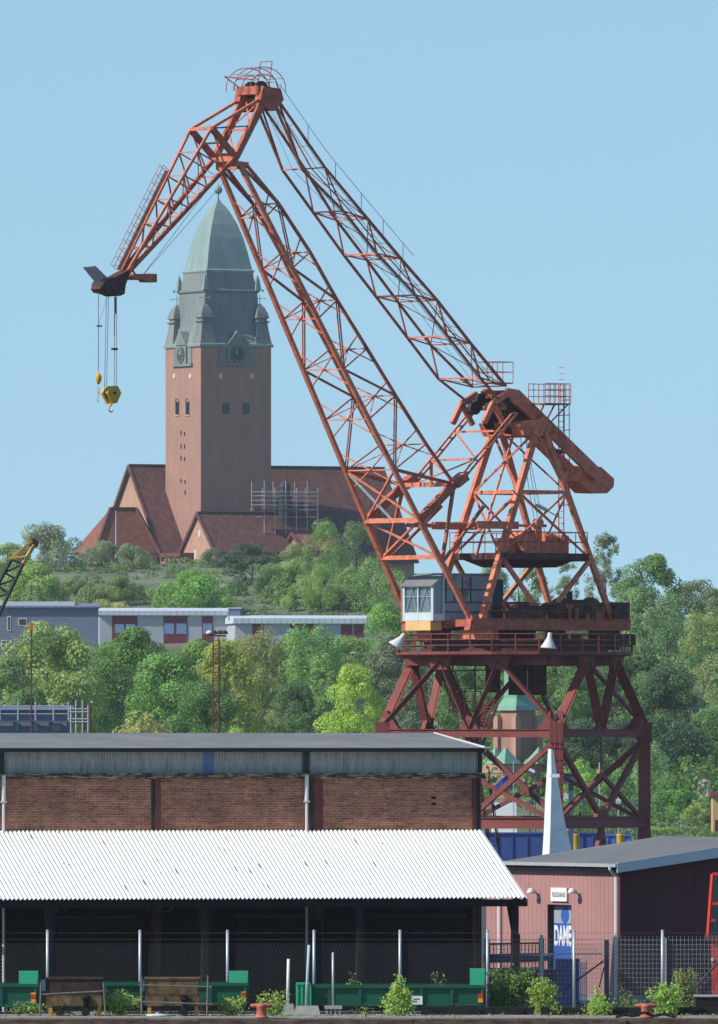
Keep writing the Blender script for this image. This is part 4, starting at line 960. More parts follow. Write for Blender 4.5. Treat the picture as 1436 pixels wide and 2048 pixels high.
stair(P(950, 1500, DM), P(985, 1408, DM), .8, steps=14)
stair(P(918, 1420, DM + 4), P(882, 1318, DM + 4), .7, steps=14)
m_ = MB(); 
for y0 in (1422, ):
    a, b = P(898, y0, DM + 1), P(962, y0, DM + 1); m_.bar(a, b, 1.2, .1)
    for i in range(5):
        q = a + (b - a) * (i / 4)
        for o in (-.6, .6): m_.tube(q + V((0, o, 0)), q + V((0, o, 1.3)), .03, n=4)
    for h in (.65, 1.3):
        for o in (-.6, .6): m_.tube(a + V((0, o, h)), b + V((0, o, h)), .03, n=4)
for x in (905, 950): m_.tube(P(x, 1422, DM + 1), P(x, 1318, DM + 1), .05, n=5)
m_.bar(P(900, 1342, DM + 1), P(985, 1340, DM + 1), .08, .08); m_.bar(P(902, 1378, DM + 1), P(985, 1378, DM + 1), .06, .06)
part('landing', m_, BROWN)
stair(P(988, 1700, DM + 2), P(968, 1560, DM + 2), .7, steps=16, mt=BROWN)
# ---- hooks hanging from the jib tip
def hook_rope(mb, a, z0, z1, b=0, r=.022): mb.tube(Q(a, b, z0), Q(a, b, z1), r, n=5)
a1, zt_ = pf(197, 585, 0); _, zb_ = pf(197, 748, 0)
hk = thing('hook_ball', 'small yellow ball weight and hook on a single rope below the jib tip', 'crane hook', Q(a1, 0, pf(197, 798, 0)[1]))
m_ = MB(); hook_rope(m_, a1, zt_, zb_); m_.path([Q(a1, 0, pf(199, 650, 0)[1]), Q(a1 - .7, 0, pf(215, 595, 0)[1])], .012, 4); m_.build('rope', ROPE, hk)
m_ = MB(); m_.lathe([(.03, .62), (.05, .45), (.16, .36), (.2, .2), (.19, .02), (.12, -.14), (.05, -.26)], c=Q(a1, 0, pf(197, 761, 0)[1]), n=12); m_.build('ball_weight', YELLOW, hk, smooth=True)
m_ = MB(); zz = pf(197, 775, 0)[1]
for i in range(3): c = Q(a1, 0, zz - .16 * i); m_.path([c + V((.06, 0, 0)), c + V((.06, 0, -.14)), c + V((-.06, 0, -.14)), c + V((-.06, 0, 0)), c + V((.06, 0, 0))], .02, 4)
m_.path([Q(a1, 0, zz - .5), Q(a1, 0, zz - .65)] + [Q(a1 + .1 * math.cos(t) , 0, zz - .78 + .13 * math.sin(t)) for t in [math.radians(90 - 30 * i) for i in range(9)]], .025, 5); m_.build('hook', YELLOW, hk)
m_ = MB(); slab(m_, a1 - .25, a1 + .12, -.06, .06, pf(197, 652, 0)[1] - .05, pf(197, 652, 0)[1] + .05); m_.build('rope_clamp', DARKSTEEL, hk)
a2 = pf(222, 790, 0)[0]
hb = thing('hook_block', 'large yellow hook block on four ropes below the jib tip', 'crane hook', Q(a2, 0, pf(222, 822, 0)[1]))
m_ = MB()
for x0, x1 in ((213, 209), (217, 213), (229, 229), (233, 233)): m_.tube(Q(pf(x0, 592, 0)[0], 0, pf(x0, 592, 0)[1]), Q(pf(x1, 778, 0)[0], 0, pf(x1, 778, 0)[1]), .02, n=5)
for p0_, p1_, rr_ in (((231, 594), (231, 628), .09), ((229, 628), (229, 672), .04)): m_.tube(Q(pf(*p0_, 0)[0], 0, pf(*p0_, 0)[1]), Q(pf(*p1_, 0)[0], 0, pf(*p1_, 0)[1]), rr_, n=6)
m_.build('rope', ROPE, hb)
m_ = MB(); a, z = pf(229, 698, 0); slab(m_, a - .22, a + .22, -.08, .08, z - .07, z + .07); m_.build('rope_clamp', DARKSTEEL, hb)
bp = [pf(x, y, 0) for x, y in ((212, 778), (220, 772), (229, 772), (236, 786), (228, 806), (219, 808), (208, 786))]
m_ = MB(); m_.prism([Q(a, -.35, z) for a, z in bp], W * .2); m_.prism([Q(a, .15, z) for a, z in bp], W * .2); blk = m_.build('side_plate', YELLOW, hb)
m_ = MB(); a, z = pf(222, 786, 0); m_.tube(Q(a, -.15, z), Q(a, .15, z), .42, .42, 18); m_.tube(Q(a, -.38, z), Q(a, .42, z), .09, .09, 10); m_.build('sheave', DARKSTEEL, hb)
m_ = MB(); a, z = pf(222, 806, 0); m_.tube(Q(a, 0, z + .1), Q(a, 0, z - .2), .09, .07, 8); m_.path([Q(a, 0, z - .15)] + [Q(a + .17 * math.cos(t), 0, z - .38 + .2 * math.sin(t)) for t in [math.radians(90 - 30 * i) for i in range(9)]], .05, 6); m_.build('hook', YELLOW, hb)

#@@CHURCH
# ------------------------------------------------------------------ church on the hill
PH = math.radians(27.5); DC = 2000.0; pxm = F / DC
church = thing('brick_church', 'large red brick church with a tall copper capped clock tower on the hilltop', 'church', V(((436.5 - CX) * DC / F, DC, 34.0)), PH)
def cz(py): return H + (HY - py) * DC / F - 34.0
def cf(axis, val, px, py): return hit(church, axis, val, px, py)
s = 6.55
m_ = MB(); m_.sq([(s + .12, 0), (s + .1, cz(1030)), (s, cz(1000)), (s, cz(693))]); tower = m_.build('tower', BRICKT, church, world=False)
m_ = MB(); m_.sq([(s + .25, cz(696)), (s + .3, cz(693)), (s + .3, cz(690.5)), (s - .1, cz(688))]); m_.build('cornice', COPPER, tower, world=False)
m_ = MB(); m_.sq([(s + .05, cz(690)), (s - .35, cz(683)), (s - 1.0, cz(668)), (s - 1.35, cz(650)), (s - 1.5, cz(636)), (s - 1.55, cz(625)), (4.85, cz(587))]); m_.build('copper_hood', COPPER_B, tower, world=False)
m_ = MB(); m_.sq([(4.9, cz(588)), (5.15, cz(585)), (5.15, cz(582)), (4.7, cz(580)), (4.3, cz(547))]); m_.build('copper_drum', COPPER_B, tower, world=False)
m_ = MB(); m_.sq([(4.3, cz(548)), (4.48, cz(545)), (4.48, cz(542)), (4.2, cz(540))]); m_.build('moulding', COPPER, tower, world=False)
prof = [(4.2, 540), (4.05, 531), (3.62, 504), (3.1, 477), (2.37, 449), (1.85, 435), (1.36, 422), (.78, 411), (.4, 405), (.1, 398)]
m_ = MB(); m_.sq([(h, cz(y)) for h, y in prof]); sp0 = m_.build('spire', COPPER, tower, world=False)
m_ = MB(); m_.tube((0, 0, cz(402)), (0, 0, cz(386)), .16, .12); m_.lathe([(.05, -.72), (.4, -.6), (.66, -.25), (.7, 0), (.62, .3), (.35, .62), (.05, .72)], c=(0, 0, cz(380)), n=14); m_.tube((0, 0, cz(374)), (0, 0, cz(362)), .1, .06); m_.build('finial', COPPER, tower, world=False, smooth=True)
for cx_, cy_ in ((-1, -1), (1, -1), (1, 1), (-1, 1)):
    c = 5.15
    m_ = MB(); m_.sq([(1.55, cz(691)), (1.35, cz(680)), (1.1, cz(662)), (.95, cz(648)), (1.25, cz(646)), (1.25, cz(644)), (.9, cz(643)), (.9, cz(639)), (1.2, cz(637.5)), (1.15, cz(635)), (.98, cz(627)), (.6, cz(616)), (.2, cz(610)), (.05, cz(608))], cx_ * c, cy_ * c)
    tr = m_.build('corner_turret', COPPER_B, tower, world=False)
    m_ = MB(); x, y = cx_ * c, cy_ * c
    m_.tube((x, y, cz(609)), (x, y, cz(590)), .07); m_.bar((x - .9 * math.cos(PH), y + .9 * math.sin(PH), cz(598)), (x + .9 * math.cos(PH), y - .9 * math.sin(PH), cz(598)), .1, .12)
    for e in (-.9, .9): m_.lathe([(.02, -.15), (.15, 0), (.02, .15)], c=(x + e * math.cos(PH), y - e * math.sin(PH), cz(598)), n=6)
    m_.build('cross', COPPER, tr, world=False)
    x, y = cx_ * 4.85, cy_ * 4.85
    m_ = MB(); m_.sq([(.5, cz(582)), (.4, cz(572)), (.25, cz(560)), (.04, cz(551))], x, y); m_.lathe([(.02, -.3), (.28, 0), (.02, .3)], c=(cx_ * 5.5, cy_ * 5.5, cz(582)), n=8); m_.build('pinnacle', COPPER, tower, world=False)
# clocks on the two visible faces (and their gabled copper surrounds)
def clock(face):
    M = (lambda u_, o, z: V((u_, -s - o, z))) if face == 'y' else (lambda u_, o, z: V((-s - o, -u_, z)))
    z0, z1, zc = cz(734), cz(695), cz(711)
    m_ = MB()
    def bx(u0, u1, o0, o1, za_, zb_): m_.hexa([M(u0, o0, za_), M(u1, o0, za_), M(u1, o1, za_), M(u0, o1, za_), M(u0, o0, zb_), M(u1, o0, zb_), M(u1, o1, zb_), M(u0, o1, zb_)])
    bx(-3.6, 3.6, 0.01, .35, z0, z0 + .45); bx(-3.3, -1.85, 0.01, .12, z0 + .45, z1); bx(1.85, 3.3, 0.01, .12, z0 + .45, z1); bx(-1.75, 1.75, .01, .4, z0 + .45, z1 + .3)
    m_.prism([M(-1.9, -.9, z1 + .3), M(1.9, -.9, z1 + .3), M(0, -.9, cz(664))], M(0, .55, 0) - M(0, -.9, 0))
    o = m_.build('clock_surround', COPPER_B, tower, world=False)
    m_ = MB(); k = 28; m_.prism([M(1.35 * math.cos(2 * math.pi * i / k), .41, zc + 1.35 * math.sin(2 * math.pi * i / k)) for i in range(k)], M(0, .5, 0) - M(0, .41, 0)); m_.build('dial', mat('dial_slate', S(62, 76, 86), var=.08) if face == 'y' else MATS['dial_slate'], o, world=False)
    m_ = MB()
    for i in range(12):
        t = math.radians(30 * i); m_.bar(M(.95 * math.cos(t), .52, zc + .95 * math.sin(t)), M(1.28 * math.cos(t), .52, zc + 1.28 * math.sin(t)), .12, .05)
    for t, ln in ((100, 1.0), (135, .7)): t = math.radians(t); m_.bar(M(0, .54, zc), M(ln * math.cos(t), .54, zc + ln * math.sin(t)), .13, .05)
    m_.build('numeral_and_hand', GOLD, o, world=False)
clock('y'); clock('x')
for face, pts in (('y', ((441, 752), (504, 752))), ('x', ((349, 752), (381, 752)))):
    for px, py in pts:
        q = cf(face, -s, px, py); m_ = MB(); k = 10
        if face == 'y': m_.prism([V((q.x + .38 * math.cos(2 * math.pi * i / k), -s - .02, q.z + .45 * math.sin(2 * math.pi * i / k))) for i in range(k)], (0, -.08, 0))
        else: m_.prism([V((-s - .02, q.y + .5 * math.cos(2 * math.pi * i / k), q.z + .45 * math.sin(2 * math.pi * i / k))) for i in range(k)], (-.08, 0, 0))
        m_.build('stone_roundel', STONE, tower, world=False)
for px in (351, 371.5):
    a, b = cf('x', -s, px, 804), cf('x', -s, px + 7.5, 829); m_ = MB(); m_.box(-s - .03, -s + .3, min(a.y, b.y), max(a.y, b.y), b.z, a.z); wn = m_.build('belfry_window', DARKHOLE, tower, world=False)
    m_ = MB(); m_.box(-s - .12, -s - .035, min(a.y, b.y) - .2, max(a.y, b.y) + .2, b.z - .25, b.z); yy = (a.y + b.y) / 2; m_.build('sill', BRICKP, wn, world=False); m_ = MB()
    m_.path([(-s - .1, yy + .6 * math.cos(t), a.z + .7 * math.sin(t)) for t in [math.pi * i / 6 for i in range(7)]], .1, 5); m_.build('arch', BRICKP, wn, world=False)
for px in (445, 485):
    a, b = cf('y', -s, px, 806), cf('y', -s, px + 14, 828); m_ = MB(); m_.box(a.x, b.x, -s - .03, -s + .3, b.z, a.z)
    for i in range(4): m_.box(a.x + .1, b.x - .1, -s - .1, -s - .03, b.z + .2 + i * .4, b.z + .35 + i * .4)
    m_.build('belfry_window', mat('louvre_green', S(70, 84, 84), var=.1) if px == 445 else MATS['louvre_green'], tower, world=False)
for px, py in ((362, 866), (369, 868), (362, 893), (369, 893), (362, 916), (369, 918), (362, 962), (370, 964), (370, 985)):
    q = cf('x', -s - .04, px, py); m_ = MB(); m_.box(-s - .05, -s + .1, q.y - .18, q.y + .18, q.z - .35, q.z + .35); m_.build('slit_window', DARKHOLE, tower, world=False)
# nave
def gable_building(name, x0, x1, yr, hw, zr_, zev, roofm, wallm, ov=.5, parent=church):
    m_ = MB(); m_.prism([(x0, yr - hw, 0), (x0, yr + hw, 0), (x0, yr + hw, zev), (x0, yr, zr_ - .4), (x0, yr - hw, zev)], (x1 - x0, 0, 0))
    wl = m_.build(name + '_wall', wallm, parent, world=False)
    m_ = MB(); k = (zr_ - zev) / hw
    m_.prism([(x0 - ov, yr, zr_), (x0 - ov, yr - hw - .8, zev - .8 * k), (x0 - ov, yr - hw - .8, zev - .8 * k - .35), (x0 - ov, yr, zr_ - .45), (x0 - ov, yr + hw + .8, zev - .8 * k - .35), (x0 - ov, yr + hw + .8, zev - .8 * k)], (x1 - x0 + 2 * ov, 0, 0))
    rf = m_.build(name + '_roof', roofm, parent, world=False)
    m_ = MB()
    m_.bar((x0 - ov, yr, zr_ + .1), (x1 + ov, yr, zr_ + .1), .4, .3)
    for sg_ in (-1, 1): m_.bar((x0 - ov - .05, yr, zr_ - .1), (x0 - ov - .05, yr + sg_ * (hw + .8), zev - .8 * k - .1), .3, .5)
    m_.build('ridge_tile', TILE_O if False else TILE, rf, world=False)
    return wl, rf
gable_building('nave', -11.2, 36, 10, 11.7, cz(930), cz(1108), TILE, BRICKP)
gw, _ = gable_building('porch', -9.2, 12, -11, 5.7, cz(1029), cz(1098), TILE, BRICKP, ov=.3)
for px, py, h in ((399, 1067, .55), (391, 1112, 1.0)):
    q = cf('x', -9.2, px, py); m_ = MB(); m_.box(-9.25, -9.0, q.y - .45, q.y + .45, q.z - h, q.z + h); m_.build('window', STONE, gw, world=False)
gable_building('chapel', 5.5, 12.0, -17.0, 3.2, cz(1068), cz(1096), TILE_O, BRICKT, ov=.4)
# low hipped hall at the west
zh, zhe = cz(1019), cz(1108)
m_ = MB(); m_.add([(-23.6, -1.3, zhe), (-11.5, -1.3, zhe), (-11.5, 7.3, zhe), (-23.6, 7.3, zhe), (-18.6, 3, zh), (-13.8, 3, zh)], [(0, 1, 5, 4), (1, 2, 5), (2, 3, 4, 5), (3, 0, 4), (3, 2, 1, 0)]); m_.build('hall_roof', TILE_O, church, world=False)
m_ = MB(); m_.bar((-23.6, -1.3, zhe + .1), (-18.6, 3, zh + .1), .4, .4); m_.bar((-18.6, 3, zh + .1), (-13.8, 3, zh + .1), .4, .4); m_.bar((-11.5, -1.3, zhe + .1), (-13.8, 3, zh + .1), .5, .5); m_.build('ridge_tile', TILE, church, world=False)
m_ = MB(); m_.box(-23.2, -11.8, -1, 7, 0, zhe); m_.build('hall_wall', BRICKP, church, world=False)
m_ = MB(); m_.box(-11.5, -5, -9, -1, 0, cz(1116)); m_.build('annexe_wall', BRICKT, church, world=False)
m_ = MB(); m_.box(-11.9, -4.7, -9.3, -.9, cz(1116), cz(1108)); m_.build('annexe_roof', TILE, church, world=False)
# ridge turret wrapped in scaffolding
q0 = (6.3, -12.0)
m_ = MB(); m_.lathe([(1.15, cz(1075)), (1.1, cz(1000)), (1.3, cz(998)), (1.3, cz(995)), (.95, cz(993)), (.9, cz(978)), (1.05, cz(977)), (.85, cz(970)), (.5, cz(965)), (.1, cz(961))], c=(q0[0], q0[1], 0), n=8); m_.build('ridge_turret', mat('dark_copper', S(52, 62, 64), var=.2), church, world=False)
scf = thing('scaffolding', 'pale tube scaffolding with plank decks round the small church turret', 'scaffold', ROOTM[church.name] @ V((q0[0], q0[1], cz(1062))), PH)
m_ = MB(); hz0 = 0
for i in range(6):
    for j in (-2.3, 2.3):
        x = -5 + i * 2.0; top = (cz(965) if i % 2 == 0 else cz(978)) - cz(1062)
        m_.tube((x, j, -1), (x, j, top), .06, n=4)
m_.build('upright', STEEL, scf, world=False)
m_ = MB()
for py in (986, 994, 1003, 1012, 1021, 1036):
    z = cz(py) - cz(1062); x1 = 5 if py > 980 else 0
    for j in (-2.3, 2.3): m_.tube((-5.2, j, z), (x1, j, z), .05, n=4)
    for i in range(6): m_.tube((-5 + 2 * i, -2.3, z), (-5 + 2 * i, 2.3, z), .045, n=4)
m_.build('ledger', STEEL, scf, world=False)
m_ = MB(); z = cz(1022) - cz(1062); m_.box(-7.2, 1.0, -2.9, -1.2, z - .1, z + .1); z2 = cz(1000) - cz(1062); m_.box(-5, 0, -2.2, -1.2, z2 - .08, z2 + .08); m_.build('plank_deck', TILE_O, scf, world=False)
fp = thing('flagpole', 'slim grey flagpole standing before the low hipped hall of the church', 'flagpole', P(232, 1143, 1940)); m_ = MB(); m_.tube(P(232, 1143, 1940), P(232, 1025, 1940), .16, .08); m_.build('pole', STEEL, fp); m_ = MB(); m_.lathe([(.02, -.15), (.16, 0), (.02, .15)], c=P(232, 1024, 1940), n=8); m_.build('knob', STEEL, fp)

#@@APTS
# ------------------------------------------------------------------ apartment blocks below the church
def apt(label, px0, px1, ytop, ybot, D, ang, depth, wallm, bays, roofm=APTROOF, roof_t=.75):
    o = thing('apartment_block', label, 'apartment block', V(((px0 - CX) * D / F, D, H + (HY - ybot) * D / F)), math.radians(ang), 'apartment blocks under the hill')
    Lx = hit(o, 'y', 0, px1, ytop).x; zt_ = hit(o, 'y', 0, (px0 + px1) / 2, ytop).z
    m_ = MB(); m_.box(0, Lx, 0, depth, -6, zt_ - roof_t); m_.build('wall', wallm, o, world=False)
    m_ = MB(); m_.prism([(-.3, -.5, zt_ - roof_t), (-.3, -.5, zt_ - .12), (-.3, depth * .5, zt_ + .35), (-.3, depth + .4, zt_ - .12), (-.3, depth + .4, zt_ - roof_t)], (Lx + .6, 0, 0)); rf = m_.build('roof', roofm, o, world=False)
    m_ = MB()
    x = 0
    while x < Lx: m_.box(x, x + .06, -.53, -.5, zt_ - roof_t, zt_ - .1); x += .9
    m_.build('roof_seam', roofm, rf, world=False)
    for (a, b, y0, y1, panes) in bays:
        A, B = hit(o, 'y', -.03, a, y0), hit(o, 'y', -.03, b, y1)
        m_ = MB(); m_.box(A.x, B.x, -.06, .05, B.z, min(A.z, zt_ - roof_t - .02)); w_ = m_.build('window_bay', MAROON, o, world=False)
        for (p0, p1, q0_, q1_) in panes:
            C_, D_ = hit(o, 'y', -.08, p0, q0_), hit(o, 'y', -.08, p1, q1_); m_ = MB(); m_.box(C_.x, D_.x, -.1, -.062, D_.z, C_.z); m_.build('pane', mat('blue_pane', S(120, 146, 178), rough=.2, var=.1, spec=.7) if 'blue_pane' not in MATS else MATS['blue_pane'], w_, world=False)
    return o
apt('pale apartment block with maroon window bays and a light metal roof edge', 199, 457, 1220, 1300, 1700, 6, 11, APT,
    [(224, 275, 1232, 1285, [(230, 248, 1248, 1266), (252, 270, 1248, 1266)]), (327, 375, 1232, 1292, [(329, 348, 1246, 1268), (353, 373, 1246, 1268)]), (404, 426, 1232, 1285, [(406, 424, 1246, 1268)])])
apt('lower apartment block with a long light metal roof, right of the one with maroon bays', 470, 757, 1235, 1300, 1690, 6, 12, APT,
    [(505, 527, 1246, 1280, []), (580, 628, 1247, 1272, [(586, 602, 1262, 1271)]), (682, 705, 1249, 1280, []), (708, 728, 1249, 1280, [])], roof_t=.85)
o = apt('blue grey apartment block in shade behind the big left tree', -60, 197, 1211, 1310, 1660, 2, 12, APTD, [], roofm=APTD, roof_t=.3)
for a, b, y0, y1 in ((14, 22, 1232, 1262), (36, 54, 1236, 1252), (2, 14, 1280, 1300), (28, 40, 1282, 1300)):
    A, B = hit(o, 'y', -.03, a, y0), hit(o, 'y', -.03, b, y1); m_ = MB(); m_.box(A.x, B.x, -.06, .05, B.z, A.z); w_ = m_.build('window', STONE, o, world=False); m_ = MB(); m_.box(A.x + .15, B.x - .15, -.08, -.061, B.z + .15, A.z - .15); m_.build('pane', GLASSD, w_, world=False)
A, B = hit(o, 'y', 2, 0, 1203), hit(o, 'y', 2, 150, 1212); m_ = MB(); m_.box(-4, B.x, 1.5, 11, B.z - .3, A.z); m_.build('roof_house', APTROOF, o, world=False)
st = thing('stair_house', 'small blue grey stair house between the two metal roofed blocks', 'roof house', P(468, 1240, 1695)); m_ = MB(); p = P(468, 1240, 1695); m_.box(p.x - .8, p.x + .9, p.y, p.y + 4, p.z, P(468, 1217, 1695).z); m_.build('wall', APTD, st); m_ = MB(); m_.box(p.x - .95, p.x + 1.05, p.y - .15, p.y + 4.1, P(468, 1217, 1695).z, P(468, 1215, 1695).z); m_.build('roof', APTROOF, st)

# low building with guard rails and scaffold at the left, behind the shed roof
lb = thing('low_building', 'low blue grey building with roof guard rails behind the left end of the shed', 'building', P(70, 1480, 1000))
m_ = MB(); a, b = P(-60, 1420, 1000), P(138, 1480, 1000); m_.box(a.x, b.x, 1000, 1012, b.z, a.z); m_.build('wall', APTD, lb)
m_ = MB(); m_.prism([(a.x - .3, 999.6, a.z), (a.x - .3, 1006, a.z + .35), (a.x - .3, 1012.3, a.z)], (b.x - a.x + .6, 0, 0)); m_.build('roof', mat('slate_roof', S(104, 110, 128), var=.15), lb)
m_ = MB()
for x in (0, 36, 71, 107, 137):
    m_.tube(P(x, 1442, 999.5), P(x, 1403, 999.5), .07, n=5)
for y in (1412, 1428): m_.tube(P(-40, y, 999.5), P(137, y, 999.5), .04, n=4)
m_.build('guard_rail', STEEL, lb)
m_ = MB(); a2, b2 = P(-60, 1441, 999), P(138, 1444, 999); m_.box(a2.x, b2.x, 998.8, 999.8, b2.z, a2.z); m_.build('gutter_board', BLUESTEEL, lb)
for x0, x1 in ((30, 38), (66, 76), (103, 122)): m_ = MB(); p, q = P(x0, 1446, 999.9), P(x1, 1462, 999.9); m_.box(p.x, q.x, 999.85, 1000.2, q.z, p.z); m_.build('window', GLASS, lb)
sc2 = thing('scaffold_tower', 'small scaffold tower of pale tubes at the end of the low building', 'scaffold', P(158, 1480, 998))
m_ = MB()
for x in (142, 152, 165, 176):
    for d in (997, 999): m_.tube(P(x, 1480, d), P(x, 1400 if x in (152, 165) else 1410, d), .06, n=4)
for y in (1418, 1424, 1438, 1444): m_.tube(P(138, y, 997), P(180, y, 997), .06, n=4)
m_.build('tube', STEEL, sc2); m_ = MB(); m_.bar(P(138, 1447, 998), P(180, 1447, 998), 1.6, .08); m_.build('deck', BLUESTEEL, sc2)
rp_ = thing('rusty_pole', 'plain rusty pole beside the scaffold tower behind the shed roof', 'pole', P(180, 1480, 990)); m_ = MB(); m_.tube(P(180, 1480, 990), P(180, 1405, 990), .1); m_.build('pole', RUSTBEAM, rp_); m_ = MB(); m_.bar(P(180, 1404, 990), P(185, 1404, 990), .1, .15); m_.build('lamp_head', LAMPW, rp_)

# floodlight mast
fm = thing('floodlight_mast', 'thin rusty lattice floodlight mast in front of the yellow green trees', 'light mast', P(432, 1600, 900))
m_ = MB(); zt_ = P(432, 1272, 900).z; c = P(432, 1600, 900)
for dx, dy in ((-.3, -.3), (.3, -.3), (.3, .3), (-.3, .3)): m_.tube((c.x + dx, c.y + dy, -.2), (c.x + dx * .7, c.y + dy * .7, zt_), .045, n=4)
z = 0
while z < zt_ - .6:
    m_.tube((c.x - .3, c.y - .3, z), (c.x + .3, c.y - .3, z + .6), .025, n=4); m_.tube((c.x + .3, c.y - .3, z), (c.x + .3, c.y + .3, z + .6), .025, n=4); m_.tube((c.x - .3, c.y - .3, z + .6), (c.x + .3, c.y - .3, z + .6), .02, n=4); z += .6
m_.build('lattice', RUSTBEAM, fm)
m_ = MB(); m_.bar(P(416, 1270, 900), P(452, 1272, 900), .3, .1); m_.build('crossarm', DARKSTEEL, fm)
for x in (419, 428, 440, 449): p = P(x, 1266, 900); m_ = MB(); m_.lathe([(.1, .2), (.22, .1), (.28, -.06), (.1, -.08)], c=p, n=10); m_.build('lamp', LAMPW if x < 425 else DARKSTEEL, fm, smooth=True)
# thin signal pole with an orange head
sg2 = thing('signal_pole', 'thin rusty pole with a small orange head before the big left tree', 'pole', P(63, 1500, 880)); m_ = MB(); m_.tube(V((P(63, 1500, 880).x, 880, -.2)), P(63, 1262, 880), .07, n=6); m_.build('pole', RUSTBEAM, sg2); m_ = MB(); m_.box(P(60, 1262, 880).x, P(66, 1262, 880).x, 879.9, 880.2, P(63, 1262, 880).z, P(63, 1245, 880).z); m_.build('head', mat('head_orange', S(190, 110, 50)), sg2)
# tip of another crane at the left edge
yc_ = thing('mobile_crane', 'black lattice crane boom with a yellow tip at the left edge', 'crane', V((P(-170, 1500, 700).x, 700, -.2)))
DY = 700
tip = [P(66, 1080, DY), P(66, 1090, DY)]
ln = [(-170, 1600), (48, 1118)]; 
def two(px0, py0, px1, py1, d0=DY, d1=DY): return P(px0, py0, d0), P(px1, py1, d1)
m_ = MB()
ch = [((-170, 1480), (22, 1120)), ((-150, 1545), (46, 1128))]
for (A, B) in ch:
    for d in (-.6, .6): m_.tube(P(*A, DY + d), P(*B, DY + d), .12, n=6)
for i in range(14):
    t0_, t1_ = i / 14, (i + 1) / 14
    lp_ = lambda c_, t: (c_[0][0] + (c_[1][0] - c_[0][0]) * t, c_[0][1] + (c_[1][1] - c_[0][1]) * t)
    for d in (-.6, .6): m_.tube(P(*lp_(ch[0], t0_), DY + d), P(*lp_(ch[1], t1_), DY + d), .06, n=4); m_.tube(P(*lp_(ch[1], t1_), DY + d), P(*lp_(ch[0], t1_), DY + d), .06, n=4)
    m_.tube(P(*lp_(ch[0], t1_), DY - .6), P(*lp_(ch[0], t1_), DY + .6), .05, n=4)
m_.build('lattice_boom', mat('boom_black', S(48, 46, 50), var=.2), yc_)
m_ = MB()
for d in (-.6, .6):
    m_.bar(P(20, 1120, DY + d), P(64, 1082, DY + d * .4), .16, .16); m_.bar(P(46, 1128, DY + d), P(68, 1090, DY + d * .4), .18, .2); m_.bar(P(24, 1116, DY + d), P(50, 1112, DY + d), .12, .12)
m_.build('boom_tip', mat('boom_yellow', S(200, 160, 74), var=.15), yc_)
m_ = MB(); c = P(67, 1087, DY); m_.tube(c + V((0, -.25, 0)), c + V((0, .25, 0)), .3, .3, 12); m_.build('sheave', DARKSTEEL, yc_)
m_ = MB(); m_.tube(P(66, 1080, DY), P(-150, 1420, DY), .025, n=4); m_.build('rope', ROPE, yc_)

#@@MID
# ------------------------------------------------------------------ brick spire building and quay clutter behind the crane
DS = 1250.0
bt = thing('spire_tower', 'slender brick tower with a green copper spire seen through the crane portal', 'tower', V(((1036 - CX) * DS / F, DS, -0.2)), math.radians(39))
def bz(py): return H + (HY - py) * DS / F + .2
w_ = 49.5 / 2 / (F / DS)
m_ = MB(); m_.sq([(w_ * 1.12, 0), (w_ * 1.12, bz(1470)), (w_, bz(1468)), (w_, bz(1420))]); m_.build('shaft', BRICKT, bt, world=False)
m_ = MB()
for sx_, sy_ in ((-1, -1), (1, -1), (-1, 1)): m_.box(sx_ * w_ * 1.15 - .35, sx_ * w_ * 1.15 + .35, sy_ * w_ * 1.15 - .35, sy_ * w_ * 1.15 + .35, 0, bz(1432))
m_.build('buttress', BRICKP, bt, world=False)
m_ = MB(); m_.sq([(w_ * 1.25, bz(1421)), (w_ * 1.15, bz(1412)), (w_ * .82, bz(1396)), (w_ * .8, bz(1340)), (w_ * 1.0, bz(1338)), (w_ * .95, bz(1332)), (w_ * .6, bz(1290)), (w_ * .55, bz(1270)), (w_ * .25, bz(1230)), (.05, bz(1176))]); m_.build('spire', COPPER_G, bt, world=False)
ch2 = thing('gabled_hall', 'brick hall with green copper roofs at the foot of the slender spire', 'hall', V(((1020 - CX) * (DS - 8) / F, DS - 8, -0.2)), math.radians(39))
m_ = MB(); m_.box(-3.2, 3.2, -3.0, 6, 0, bz(1527)); m_.build('wall', BRICKT, ch2, world=False)
m_ = MB(); m_.box(-3.25, -1.0, -3.1, -2.9, bz(1545), bz(1530)); m_.box(-3.3, -3.2, -3, 6, bz(1545), bz(1530)); m_.build('pale_band', BRICKP, ch2, world=False)
for cx_, cy_ in ((-2.2, -2.0), (2.2, -2.0), (-2.2, 5), (2.2, 5)): m_ = MB(); m_.sq([(1.15, bz(1527)), (.6, bz(1512)), (.03, bz(1494))], cx_, cy_); m_.build('corner_roof', COPPER_G, ch2, world=False)
m_ = MB(); m_.prism([(-9.2, -2, bz(1620)), (-9.2, 6, bz(1620)), (-9.2, 2, bz(1500))], (5.9, 0, 0)); m_.build('aisle_roof', COPPER_G, ch2, world=False)
m_ = MB(); m_.box(-9, -3.3, -1.8, 5.8, 0, bz(1620)); m_.build('aisle_wall', BRICKP, ch2, world=False)
